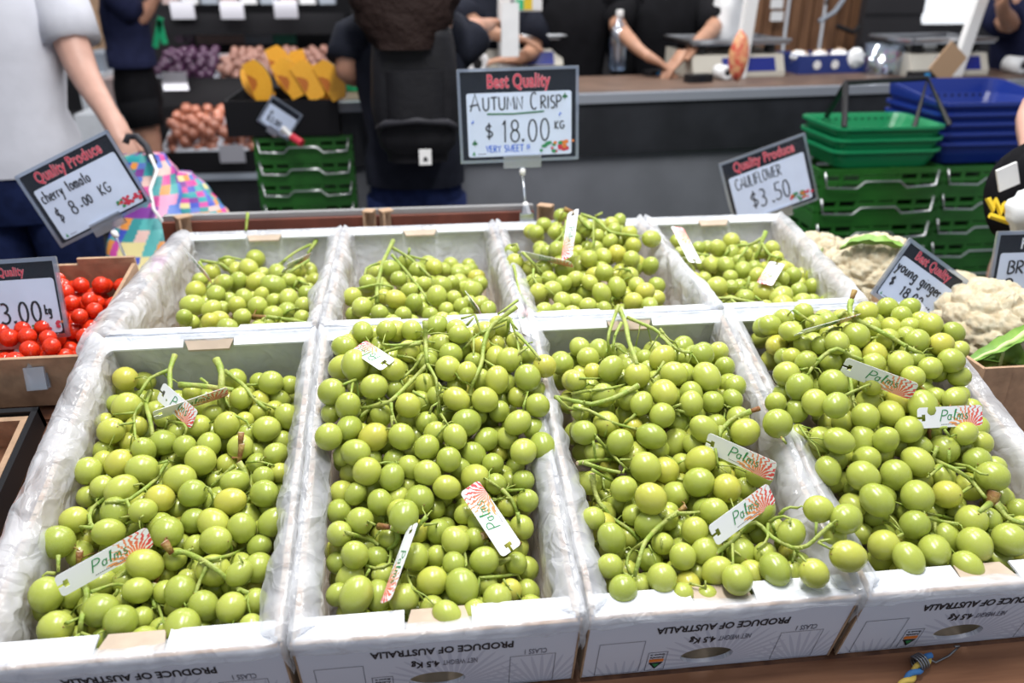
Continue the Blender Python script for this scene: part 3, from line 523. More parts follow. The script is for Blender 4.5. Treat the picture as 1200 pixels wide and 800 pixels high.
# ------------------------------------------------------------ grapes: bunches with berries and stems
def berry_mesh(e):
    mb = MB(); n, m = 18, 12; prof = []
    for i in range(m+1):
        a = math.pi*i/m; r = math.sin(a); z = -math.cos(a)*e
        if i == m: r = .0001; z -= .035       # small dimple where the pedicel enters
        if i == 0: r = .0001
        prof.append((max(r,.0001)*(1+.02*math.sin(a*2)), z))
    mb.lathe(prof, n); mb.mi = 1; mb.ball((0,0,-e), .055, 6, 4)
    return mb.mesh('berry', [M['grape'], M['stem_brown']], True)
BM = [berry_mesh(e) for e in (1.02, 1.08, 1.14, 1.2, 1.05)]
BERRIES={'A': '399,-426,-448,165,0|548,-963,-609,185,0|475,-1431,-705,168,2|1151,-1586,-830,162,2|1571,-1399,-723,147,3|2414,-680,-500,167,1|2041,-929,-591,149,1|2698,-1321,-701,154,3|2455,-1531,-749,166,3|1935,-1443,-711,166,3|1743,-1694,-838,153,3|1453,-1731,-827,144,2|2152,-1787,-842,162,3|357,-2039,-908,170,2|712,-1967,-878,175,2|974,-1815,-794,151,2|1022,-2109,-892,184,2|584,-2280,-1004,145,2|851,-2402,-973,170,2|1314,-2521,-1061,168,2|402,-2768,-1113,155,2|329,-3112,-1156,183,4|842,-2698,-1110,165,2|1193,-2780,-1040,141,2|854,-2993,-1155,154,4|1516,-3058,-1164,178,5|1700,-2005,-874,185,3|1497,-2265,-972,181,2|1702,-2523,-1019,166,3|2166,-2359,-1002,147,3|2169,-2684,-1057,160,3|2514,-2364,-953,130,3|2694,-2218,-1001,126,3|2619,-1956,-877,143,3|2563,-2624,-1018,162,3|2699,-2996,-1172,156,5|2007,-2942,-1173,172,5|2352,-3057,-1177,160,5|2090,-3241,-1195,161,5|424,-3774,-1343,173,4|624,-4143,-1481,172,4|1027,-3970,-1444,172,4|1285,-4159,-1452,169,4|1361,-3459,-1292,172,5|1349,-3766,-1385,137,5|788,-4409,-1558,135,4|1815,-3823,-1393,167,5|1930,-4293,-1473,178,5|2394,-4100,-1430,150,5|2094,-4017,-1455,150,5|2128,-3619,-1312,174,5|2589,-3537,-1385,164,5|2428,-3734,-1284,132,5|2625,-3978,-1486,136,5|2366,-4429,-1564,137,5|2630,-4312,-1532,126,5|292,-312,-687,144,0|322,-744,-671,126,0|281,-1081,-766,129,0|706,-1185,-800,138,0|1038,-1032,-756,149,0|1265,-1343,-854,126,2|659,-1402,-907,126,2|1313,-607,-628,126,0|1867,-382,-575,157,1|2198,-429,-593,126,1|2641,-519,-631,133,1|2256,-815,-699,134,1|2498,-678,-777,144,1|2114,-1221,-786,126,3|1663,-1036,-751,126,1|2167,-1444,-889,146,3|2642,-1537,-954,131,3|2463,-926,-797,126,1|2278,-1060,-755,126,1|424,-1762,-966,126,2|373,-2236,-1153,135,2|465,-2772,-1392,128,4|494,-3025,-1401,150,4|1359,-2788,-1253,147,5|359,-1538,-931,126,2|1248,-3075,-1329,127,5|1475,-2440,-1267,126,2|1738,-2761,-1243,148,5|1908,-2477,-1192,126,3|2359,-1936,-1020,132,3|2711,-2275,-1229,126,3|2592,-2579,-1281,126,3|2317,-2699,-1339,181,3|1827,-3118,-1348,136,5|2549,-3178,-1367,136,5|1605,-2975,-1420,126,5|318,-3668,-1604,149,4|1401,-3962,-1608,126,5|1111,-4128,-1715,170,4|1525,-4311,-1623,161,5|510,-4158,-1736,126,4|624,-3628,-1492,136,4|883,-3497,-1473,153,4|1622,-4071,-1689,126,5|1165,-3722,-1544,126,4|1590,-3665,-1517,126,5|1809,-3543,-1484,126,5|2052,-4150,-1681,126,5|2094,-3575,-1587,126,5|2436,-4154,-1680,126,5|2195,-3954,-1742,147,5|1626,-3290,-1374,126,5|2501,-3536,-1641,126,5|541,-138,-644,133,0|744,-1062,-1007,126,0|751,-504,-738,126,0|1967,-852,-828,126,1|1416,-1209,-977,126,1|1837,-1373,-985,126,3|1162,-1825,-1131,126,2|505,-2424,-1302,126,2|930,-2676,-1382,126,2|1876,-2063,-1179,126,3|576,-3587,-1724,126,4|737,-3990,-1768,126,4|1498,-3284,-1571,126,5|395,-3455,-1784,126,4|1635,-3122,-1658,126,5|394,-1813,-1214,143,2|1237,-2237,-1327,149,2|2432,-399,-847,149,1|1513,-2038,-1206,139,2|2252,-2303,-1301,145,3|903,-2235,-1315,146,2|2412,-1410,-1100,144,3|2475,-2230,-1174,144,3|1996,-360,-801,136,1|1756,-3774,-1674,142,5|834,-3740,-1575,145,4|1592,-1554,-1141,145,3|1522,-790,-740,150,1|2106,-3105,-1498,139,5|1095,-2058,-1201,136,2|1896,-1067,-1011,142,1|2580,-1245,-923,140,3|453,-1172,-974,155,2|2219,-1849,-1209,144,3|959,-3200,-1522,143,4|2360,-3357,-1515,147,5|2609,-1881,-1225,151,3|859,-1987,-1129,149,2|1155,-736,-892,153,0|593,-2172,-1259,153,2|895,-821,-781,144,0|1067,-2480,-1162,138,2|655,-3284,-1496,144,4|1175,-2831,-1437,151,5|2491,-3914,-1695,153,5|1287,-2591,-1407,146,2|1199,-3279,-1550,135,4|1360,-3484,-1647,137,5|942,-1444,-995,154,2|663,-1600,-1065,143,2|859,-1725,-1179,137,2|1054,-428,-827,139,0|2028,-2672,-1393,137,5|2554,-2875,-1361,138,5|2222,-1124,-1001,145,3|523,-368,-834,155,0|1876,-3305,-1548,143,5|1451,-482,-794,141,1|588,-699,-840,145,0|1717,-879,-920,136,1|2056,-1552,-1126,154,3|714,-2480,-1392,143,2|1483,-976,-960,141,1|2030,-619,-694,141,1|2196,-721,-921,149,1|797,-2863,-1492,146,4|2296,-3718,-1733,147,5|2377,-3000,-1528,137,5|1178,-1123,-943,142,0|1229,-1602,-1099,141,2|2309,-1652,-1059,136,3|536,-3828,-1688,139,4|1977,-1881,-1034,138,3|1789,-4233,-1704,139,5|1774,-555,-811,145,1|378,-930,-979,136,0|2319,-3610,-1509,136,5|2629,-1001,-945,142,3|1684,-2380,-1361,139,3|1447,-4154,-1867,144,5|1557,-2631,-1424,141,5|1932,-2260,-1284,139,3|488,-1434,-1098,139,2|1403,-3761,-1745,139,5|1623,-1836,-1082,135,3|1650,-1183,-978,142,1|1141,-3500,-1482,140,4|1037,-2472,-1400,138,2|1881,-2948,-1521,152,5|2137,-2057,-1095,143,3|964,-3878,-1769,153,4|639,-1878,-1219,146,2|2132,-2713,-1660,151,5|2534,-2440,-1485,141,3|2362,-964,-1192,143,3|2258,-3353,-1750,141,5|1878,-2648,-1686,146,5|1438,-2014,-1450,136,2|921,-3013,-1786,136,4|1284,-549,-1040,139,0|2003,-2286,-1567,155,3|2564,-3783,-1969,143,5|1934,-1273,-1214,138,3|456,-4123,-1997,152,4|954,-742,-1084,153,0|1866,-3668,-2007,142,5|445,-2053,-1486,148,2|1290,-3262,-1775,142,5|827,-3238,-1847,138,4|1185,-969,-1138,137,0|1119,-3512,-1958,151,4|1434,-4099,-2121,149,5|2170,-4038,-2074,153,5|1724,-594,-1113,143,1|1905,-1787,-1274,152,3|1384,-3444,-1948,140,5|2575,-1419,-1305,145,3|2174,-3008,-1789,155,5|419,-1370,-1344,152,2|1587,-1762,-1351,144,3|1550,-2786,-1696,154,5|1234,-3957,-2081,138,4|2642,-594,-1043,145,1|2250,-1943,-1495,146,3|396,-637,-1041,136,0|708,-3903,-2018,150,4|2447,-3422,-1900,144,5|1692,-3377,-1907,138,5|899,-1425,-1338,140,2|1928,-3161,-1781,139,5|1064,-1977,-1442,138,2|2113,-3538,-1976,138,5|676,-2710,-1698,145,4|420,-2468,-1623,146,2|1159,-1394,-1274,138,2|1173,-2523,-1674,146,2|1470,-710,-1061,139,1|1394,-2370,-1527,145,2|1343,-2938,-1630,152,5|1771,-4093,-1918,149,5|436,-3227,-1711,151,4|1924,-3409,-1834,136,5|1043,-1722,-1446,151,2|2166,-1318,-1287,146,3|1742,-2447,-1602,142,3|607,-1570,-1391,152,2|2524,-3173,-1698,143,5|1615,-291,-968,150,1|590,-1005,-1235,152,0|859,-4083,-2146,144,4|827,-3546,-1771,153,4|1970,-644,-1041,138,1|2262,-3785,-2040,137,5|1812,-2086,-1446,140,3|665,-3096,-1702,150,4|1294,-294,-981,143,0|2275,-1668,-1361,138,3|876,-1131,-1193,144,0|1642,-3799,-2049,142,5|898,-2508,-1678,137,2|972,-3729,-1988,152,4|2267,-2289,-1608,144,3|2491,-4029,-1983,154,5|2580,-2694,-1636,147,3|1110,-2788,-1745,137,4|1399,-1447,-1368,145,2|2310,-524,-1090,137,1|718,-342,-1032,142,0|1610,-1291,-1216,141,3|2592,-1996,-1507,154,3|1578,-1041,-1246,146,1|503,-3705,-1922,145,4|2044,-2035,-1334,138,3|425,-2874,-1685,143,4|1329,-1694,-1311,136,2|2630,-328,-1028,151,1|2636,-972,-1204,143,3|615,-782,-1107,141,0|680,-2101,-1562,143,2|1942,-3880,-1828,155,5|2023,-870,-1184,139,1|2276,-4170,-1872,146,5|1904,-4084,-2129,138,5|651,-2355,-1630,136,2|936,-2240,-1558,137,2|678,-1327,-1267,151,2|2463,-2932,-1803,152,5|1876,-390,-1054,135,1|1702,-1458,-1371,145,3|1671,-3520,-1706,140,5',
'B': '3648,-1351,32,180,0|3360,-1723,-155,170,0|3569,-1919,-267,155,0|3898,-1697,-129,165,0|4145,-1458,-17,156,0|5045,-914,205,130,1|4858,-1445,-43,166,1|4324,-1951,-287,156,3|4940,-1909,-256,150,3|5676,-1385,7,168,2|6139,-1494,-60,156,2|5102,-1588,-39,136,1|5482,-1695,-122,153,2|5886,-1677,-123,173,2|5969,-2036,-345,154,2|5300,-1953,-265,162,3|3348,-2320,-458,164,3|3584,-2138,-460,156,3|3882,-2269,-536,173,3|4233,-2331,-513,160,3|3673,-2493,-598,162,3|3811,-2740,-722,168,3|4102,-2775,-802,148,3|4332,-2604,-789,139,3|4533,-2499,-585,152,3|4646,-2252,-543,143,3|4888,-2405,-514,143,3|4792,-2667,-671,150,3|4528,-2796,-760,156,3|4748,-2937,-885,147,3|4421,-3009,-982,173,4|3956,-3047,-957,148,4|4187,-3177,-1004,139,4|5046,-2162,-462,172,3|5689,-2226,-469,150,3|5709,-2635,-646,159,5|5970,-2493,-681,160,5|5694,-3164,-997,133,5|3731,-3274,-1034,153,4|3505,-3423,-1082,140,4|4243,-3429,-905,165,4|3688,-3698,-1178,148,4|3714,-4147,-1360,174,4|4219,-4222,-1395,156,4|4352,-3745,-1232,152,4|4806,-3627,-1140,154,4|4774,-3872,-1258,126,4|4530,-4045,-1335,161,4|4849,-4151,-1355,180,4|4517,-4280,-1501,134,4|4671,-4477,-1435,142,4|4958,-4427,-1482,126,5|5214,-4297,-1421,151,5|5116,-3852,-1267,153,5|3456,-1127,-98,165,0|3903,-1251,-84,137,0|4351,-1023,36,154,1|4809,-860,44,142,1|4913,-1113,5,154,1|4159,-1540,-268,126,0|4551,-1511,-223,136,1|4584,-1205,-39,139,1|4691,-1697,-302,126,3|4961,-1485,-303,136,1|5517,-1157,-50,135,2|5818,-916,59,126,2|5943,-1176,-43,126,2|5330,-966,43,126,2|5622,-1523,-281,138,2|5750,-1725,-374,135,2|5283,-1505,-206,126,2|3995,-2079,-731,147,3|3333,-1800,-420,126,0|3974,-1889,-433,137,3|3505,-2325,-732,128,3|4546,-2007,-518,140,3|4922,-2566,-869,128,3|4712,-2757,-1141,126,3|4303,-2702,-1021,126,3|3668,-2873,-935,126,3|3822,-2685,-1015,150,3|4167,-2894,-1022,126,4|4600,-2951,-1181,126,4|4317,-2251,-753,126,3|4998,-2195,-858,126,3|5190,-1914,-509,127,3|5487,-1904,-470,139,3|5289,-2226,-691,148,3|5556,-2197,-706,140,3|5908,-2159,-606,132,5|5339,-2549,-848,134,5|5111,-2414,-792,155,3|5100,-2771,-892,169,5|5687,-2824,-943,135,5|5339,-2908,-901,126,5|5464,-3098,-1106,126,5|4980,-2905,-1226,131,5|3907,-3570,-1342,126,4|4061,-3361,-1239,126,4|3473,-3561,-1379,126,4|3616,-3762,-1437,145,4|3933,-4007,-1517,150,4|4590,-3632,-1336,126,4|4628,-3350,-1216,144,4|4329,-4190,-1633,126,4|3497,-3984,-1472,126,4|3995,-3774,-1424,126,4|4706,-4080,-1592,126,4|5022,-3509,-1231,128,5|5106,-3297,-1176,130,5|5328,-3573,-1309,127,5|5486,-3770,-1409,126,5|5125,-3988,-1493,126,5|5386,-4076,-1524,126,5|4950,-3124,-1158,126,5|4386,-1020,-225,129,1|4612,-1187,-285,126,1|6021,-1548,-377,126,2|5562,-802,-22,126,2|5397,-1064,-239,126,2|4790,-2822,-1354,126,5|3718,-2666,-1249,126,3|4310,-1831,-561,149,3|5477,-1979,-788,126,3|5481,-2451,-1092,126,5|5548,-2657,-1045,126,5|5646,-2291,-1081,126,5|5434,-2211,-923,126,3|3430,-3328,-1390,126,4|4305,-3739,-1544,126,4|3598,-4030,-1681,126,4|4846,-4029,-1774,126,4|4590,-2518,-865,149,3|4438,-3469,-1453,150,4|5228,-574,5,141,2|4732,-3812,-1489,154,4|4102,-921,-128,148,0|4469,-1654,-414,153,3|4393,-572,148,147,1|5636,-515,118,151,2|3927,-1616,-424,136,0|4348,-1326,-337,140,1|3647,-1775,-488,136,0|3707,-2006,-641,139,3|3676,-1364,-275,148,0|4172,-409,74,154,1|3788,-981,-16,143,0|4887,-3584,-1530,136,5|3600,-2413,-948,148,3|3518,-620,-11,153,0|5531,-3450,-1443,139,5|3932,-614,-68,152,0|5037,-1651,-469,139,3|3751,-4216,-1680,144,4|3957,-2943,-1226,152,4|4941,-2013,-680,143,3|4170,-3370,-1448,147,4|5052,-849,-46,155,1|4128,-2415,-803,146,3|3831,-2362,-802,150,3|4012,-4216,-1740,153,4|4235,-3082,-1227,147,4|3641,-378,0,140,0|5223,-1168,-112,136,2|4979,-1155,-303,149,1|4397,-789,-82,149,1|4783,-1739,-543,137,3|5025,-566,134,135,1|5253,-4121,-1728,148,5|5272,-3695,-1511,144,5|5682,-1977,-643,149,3|4443,-378,-27,149,1|3672,-3084,-1233,147,4|5593,-3955,-1686,138,5|4130,-3962,-1681,148,4|4754,-621,-58,149,1|5376,-2914,-1275,143,5|5145,-3032,-1070,140,5|4994,-3808,-1593,139,5|5609,-4225,-1694,151,5|3747,-3318,-1409,146,4|5600,-3371,-1218,140,5|3496,-2721,-1012,146,3|5275,-1680,-450,137,3|4756,-438,145,155,1|4883,-3329,-1344,148,5|5223,-2571,-1061,142,5|4656,-2245,-842,136,3|4397,-2019,-718,144,3|3716,-580,165,145,0|5127,-3485,-1465,150,5|4630,-961,-104,135,1|5466,-1338,-370,149,2|4104,-2562,-1042,137,3|5652,-2924,-1224,150,5|3501,-1526,-462,153,0|5376,-3255,-1341,154,5|4008,-1239,-304,137,0|3670,-1114,-276,139,0|3470,-2977,-1100,148,4|5401,-712,134,144,2|3474,-865,77,152,0|4494,-3870,-1587,145,4|3464,-1964,-670,141,3|3560,-886,-165,147,0|4707,-3136,-1333,136,4|4539,-4188,-1742,136,4|4908,-2621,-1125,151,3|5407,-391,-30,155,2|4049,-613,184,142,1|4372,-3327,-1202,139,4|5665,-1005,-239,140,2|4326,-2467,-1010,146,3|4198,-1179,-162,143,0|5020,-4219,-1675,143,5|4753,-1467,-424,137,1|3968,-3164,-1353,139,4|3881,-374,16,137,0|4193,-2767,-1213,142,3|5518,-1652,-475,135,2|5088,-3164,-1378,145,5|4172,-1710,-852,146,3|3902,-3459,-1624,148,4|5019,-3802,-1962,138,5|5364,-1598,-811,140,3|4516,-1735,-905,146,3|4496,-832,-383,142,1|5104,-1890,-1025,145,3|4185,-2321,-1238,148,3|5539,-3744,-1953,144,5|5304,-3556,-1734,154,5|4830,-1223,-680,141,1|5516,-2585,-1368,139,5|5628,-1484,-747,153,2|5227,-4083,-2072,146,5|3617,-2896,-1544,149,4|3642,-1222,-663,147,0|5303,-3087,-1622,150,5|5249,-1408,-593,145,2|4654,-356,-237,141,1|4279,-406,-283,140,1|3812,-1983,-903,148,3|4239,-2083,-1016,135,3|3782,-4056,-2012,149,4|5682,-315,-209,150,2|4734,-3944,-2030,143,4|3953,-1309,-704,135,0|3487,-3397,-1762,152,4|5632,-626,-240,136,2|4660,-1533,-746,145,3|3832,-454,-303,136,0|4656,-3057,-1629,145,4|3922,-2463,-1340,145,3|4654,-3580,-1755,150,4|3462,-1699,-896,145,3|3503,-2160,-927,145,3|4855,-2395,-1303,151,3|3661,-3217,-1661,147,4|4393,-4010,-2042,135,4|5566,-3096,-1621,140,5|4532,-2306,-1095,152,3|3769,-3681,-1769,139,4|4444,-1101,-624,149,1|4645,-2677,-1470,140,4|5024,-1726,-796,149,3|4960,-2723,-1498,155,5|4511,-3855,-1843,140,4|3534,-559,-378,141,0|4281,-3253,-1755,146,4|5323,-2381,-1331,150,5|4205,-1347,-680,137,0|5504,-915,-422,141,2|4857,-803,-333,135,1|5305,-611,-354,149,2|5331,-2812,-1554,152,5|3799,-2692,-1489,151,4|4679,-3393,-1516,136,4|3526,-789,-458,142,0|5037,-3089,-1665,150,5|4267,-3141,-1526,141,4|3991,-3164,-1603,144,4|5102,-1168,-535,139,1|3644,-2311,-1229,144,3|3922,-2311,-1060,145,3|4274,-845,-513,151,1|4409,-2874,-1601,141,4|3894,-1752,-656,142,3|4221,-3575,-1812,147,4|3753,-1445,-594,143,0|5699,-1135,-555,144,2|5157,-2769,-1300,137,5|5382,-2161,-1196,153,3|5306,-809,-192,142,2|4833,-2003,-1009,147,3|5057,-427,-211,153,1|5047,-3632,-1776,154,5|3990,-3782,-1850,147,4|5241,-964,-536,138,2|5616,-3619,-1627,154,5|5397,-3301,-1731,139,5|5141,-2320,-1164,137,3|5603,-2051,-1002,143,5|3480,-2650,-1434,142,3|3992,-699,-422,139,0|5310,-312,-273,142,2|4173,-629,-214,155,1|5262,-3861,-1898,136,5',
'C': '6542,-1624,-230,134,2|7044,-1478,-151,156,0|7373,-1623,-205,169,1|7813,-1264,-136,159,1|8374,-1275,-118,162,1|7882,-1624,-213,170,1|8314,-1698,-244,179,1|7639,-2005,-289,177,1|7972,-2127,-391,153,3|7311,-2115,-356,141,2|8585,-2507,-636,175,3|8025,-2525,-546,164,3|6507,-2399,-568,155,2|7547,-2272,-461,162,3|7358,-2493,-629,163,2|6940,-2558,-648,161,2|7201,-2858,-845,187,2|7920,-2809,-816,169,3|7802,-3115,-934,179,3|7099,-3464,-870,180,4|6864,-3140,-935,151,4|8105,-3248,-949,169,5|7846,-3561,-1044,156,5|8385,-3631,-1008,161,5|7564,-3744,-1156,153,4|8907,-3953,-819,151,5|9168,-4104,-858,165,5|6415,-3509,-1061,138,4|6572,-3791,-1132,156,4|6484,-4132,-1247,139,4|6565,-4412,-1331,151,4|7021,-4323,-1306,156,4|7319,-4087,-1225,149,4|7601,-4011,-1242,150,4|7656,-4274,-1301,147,5|8578,-4050,-1043,153,5|8993,-4548,-1010,166,5|8288,-4357,-1274,163,5|7794,-4514,-1239,161,5|8619,-4581,-1177,154,5|6839,-1319,-272,126,0|7656,-1192,-338,126,1|7372,-1180,-294,126,1|8205,-869,-334,126,1|8255,-1091,-276,135,1|8090,-1436,-341,160,1|8058,-1860,-381,147,1|6863,-1855,-352,160,2|7210,-1856,-416,163,2|7512,-1600,-441,126,1|7022,-1412,-399,126,0|7250,-1366,-371,126,1|8316,-1986,-468,146,3|8594,-1969,-452,128,3|8602,-2204,-611,148,3|7846,-2071,-702,161,3|6534,-2008,-480,126,2|7143,-2532,-867,157,2|7491,-2763,-966,164,3|7740,-2303,-859,162,3|7914,-2480,-785,126,3|7733,-2634,-973,130,3|7542,-3058,-1128,159,4|6858,-2965,-1243,157,4|7189,-2221,-635,126,2|6837,-2191,-586,169,2|6633,-2501,-807,126,2|7022,-3163,-1231,132,4|7403,-3257,-1237,126,4|8427,-3061,-1103,126,3|8558,-3120,-886,153,3|8223,-3294,-1196,126,5|7906,-3565,-1301,126,5|8187,-2833,-994,126,3|6800,-4259,-1438,126,4|7069,-3559,-1171,162,4|7183,-3783,-1274,127,4|7320,-3464,-1182,131,4|7538,-4096,-1478,126,4|7353,-4260,-1483,137,4|7215,-4455,-1437,126,4|7494,-4472,-1491,126,4|6935,-3350,-1171,126,4|8407,-3607,-1376,129,5|8530,-3725,-1215,126,5|9092,-4076,-1118,126,5|8078,-3916,-1373,165,5|8302,-4054,-1303,126,5|8109,-4210,-1458,154,5|8524,-4308,-1396,126,5|6619,-1667,-459,126,2|7391,-946,-320,126,0|7668,-911,-307,126,1|8133,-1944,-641,126,3|6896,-1764,-618,144,2|7173,-1836,-682,126,2|6859,-2385,-1155,126,2|6761,-2584,-1210,126,2|6745,-2768,-1341,126,2|8415,-2967,-1316,126,3|8524,-2749,-1064,126,3|7035,-3824,-1472,140,4|7587,-3281,-1404,126,4|7456,-3468,-1377,126,4|8717,-3706,-1494,126,5|8684,-4143,-1408,126,5|8669,-3926,-1461,126,5|8309,-4225,-1628,126,5|7784,-4130,-1491,137,5|7899,-579,-358,147,1|6731,-3931,-1520,141,4|8066,-3104,-1219,144,5|7146,-1057,-408,147,0|6560,-1340,-374,154,2|6845,-931,-244,153,0|6902,-2356,-845,137,2|6629,-3640,-1413,152,4|7425,-3740,-1432,138,4|8468,-1025,-381,138,1|7902,-1320,-473,138,1|6860,-3455,-1416,142,4|8717,-2259,-833,147,3|8746,-1457,-495,146,1|7032,-471,-387,147,0|7339,-619,-350,154,0|7385,-1738,-606,138,1|7064,-694,-236,151,0|7985,-2866,-1160,137,3|8308,-3936,-1518,136,5|6506,-637,-420,146,0|8667,-579,-405,144,1|7424,-2110,-720,154,2|8438,-769,-354,136,1|8065,-1140,-515,142,1|7371,-2876,-1220,148,4|8311,-1631,-553,138,1|8753,-915,-261,146,1|7055,-2802,-1154,152,4|8086,-2579,-1010,142,3|7682,-3900,-1448,136,5|8732,-1260,-328,142,1|8411,-1466,-369,137,1|7615,-544,-444,141,1|8010,-3359,-1359,148,5|7698,-1451,-403,154,1|8013,-2261,-823,140,3|8458,-2299,-882,145,3|6769,-1466,-433,136,2|8172,-2465,-791,139,3|7477,-2428,-861,143,3|6552,-3376,-1287,152,4|6721,-1020,-468,142,0|8357,-528,-332,153,1|8581,-1711,-606,147,3|6809,-518,-270,148,0|8345,-1209,-518,142,1|7825,-3338,-1176,141,5|8382,-2588,-951,148,3|8238,-3552,-1218,141,5|7893,-885,-341,138,1|7668,-1808,-629,137,1|6517,-2837,-1033,143,2|7103,-4137,-1471,144,4|6482,-931,-324,149,0|7833,-1778,-463,136,1|7171,-1585,-557,142,1|8064,-1577,-581,139,1|6541,-2074,-734,153,2|8711,-1739,-385,147,3|8325,-2158,-709,138,3|7446,-1357,-508,139,1|6629,-4248,-1627,136,4|7759,-3662,-1468,154,5|6639,-3123,-1293,147,4|7189,-3422,-1371,136,4|7302,-4001,-1503,136,4|6900,-1229,-494,147,0|7832,-3125,-1293,136,5|7681,-2797,-1153,135,3|7780,-1049,-499,140,1|8300,-2698,-1168,149,3|8151,-3657,-1442,140,5|6868,-2985,-1573,138,4|8026,-1711,-822,151,1|7617,-3791,-1851,141,5|8723,-775,-572,154,1|8347,-608,-587,142,1|6841,-3979,-1896,153,4|7596,-541,-741,135,1|8409,-1073,-725,144,1|8030,-3478,-1619,154,5|7215,-2312,-1186,141,2|8065,-553,-650,141,1|6856,-657,-720,153,0|6903,-802,-503,153,0|8018,-1325,-839,140,1|7086,-2846,-1563,142,4|7444,-4040,-1740,147,4|6828,-3534,-1656,152,4|7328,-869,-673,136,1|7960,-3035,-1526,149,5|7191,-4100,-1866,145,4|6604,-2071,-1073,152,2|8081,-892,-786,147,1|6591,-1081,-814,153,2|6738,-1346,-799,141,2|6538,-3318,-1707,140,4|8018,-3798,-1843,136,5|8419,-1841,-858,146,3|8568,-2023,-963,141,3|7496,-1955,-926,150,1|8588,-1372,-691,149,1|8203,-2159,-1119,153,3|7613,-3576,-1660,143,4|7668,-1408,-791,144,1|7486,-3016,-1414,135,4|6912,-2136,-1171,153,2|7920,-2278,-1096,144,3|7833,-3287,-1591,151,5|8330,-3663,-1682,153,5|7589,-2428,-1153,143,3|7852,-405,-689,151,1|7545,-2778,-1534,136,4|7194,-2215,-879,136,2|6618,-4168,-1882,141,4|7301,-3036,-1607,142,4|7631,-798,-518,146,1|7015,-3190,-1634,139,4|8283,-1606,-886,136,1|7237,-1186,-840,138,1|7239,-3488,-1660,144,4|7939,-2685,-1469,137,3|8576,-471,-656,151,1|8021,-4125,-1882,143,5|6507,-2472,-1272,150,2|7816,-3904,-1720,147,5|6959,-1047,-712,143,0|7252,-3784,-1749,149,4|7011,-1853,-929,153,2|7370,-2597,-1452,154,4|7373,-1517,-783,144,1|6499,-745,-666,149,0|7516,-1112,-561,146,1|6726,-2542,-1435,142,2|7217,-488,-733,138,0|6718,-435,-541,138,0|8248,-3132,-1527,144,5|7810,-1156,-728,150,1|7650,-4068,-1932,144,5|7528,-2162,-1151,149,3|6503,-1403,-693,148,2|8236,-4005,-1796,136,5|6779,-1591,-916,138,2|8187,-2889,-1443,138,3|6522,-2833,-1496,152,4|7941,-1951,-921,149,3|6553,-417,-735,149,0|7088,-1585,-879,152,2|7560,-3278,-1658,146,4|7650,-2562,-1393,147,3|7752,-1638,-891,154,1|7677,-950,-796,137,1|8252,-382,-746,146,1|8572,-1583,-865,136,1|6657,-3809,-1826,141,4|8542,-2191,-1201,137,3|8155,-2404,-1257,149,3|8310,-1310,-833,151,1|7198,-2557,-1213,141,2|8717,-1767,-930,144,3|7751,-2841,-1409,143,3|7143,-2061,-1067,144,2|6976,-4014,-1662,146,4|7886,-835,-584,136,1|6517,-1838,-921,155,2|8589,-1168,-550,137,1|8227,-953,-565,136,1|8310,-3409,-1691,136,5|6535,-3091,-1560,141,4|8619,-938,-792,154,1|7002,-2682,-1368,136,2|6898,-2099,-897,141,2|8396,-2710,-1435,150,3',
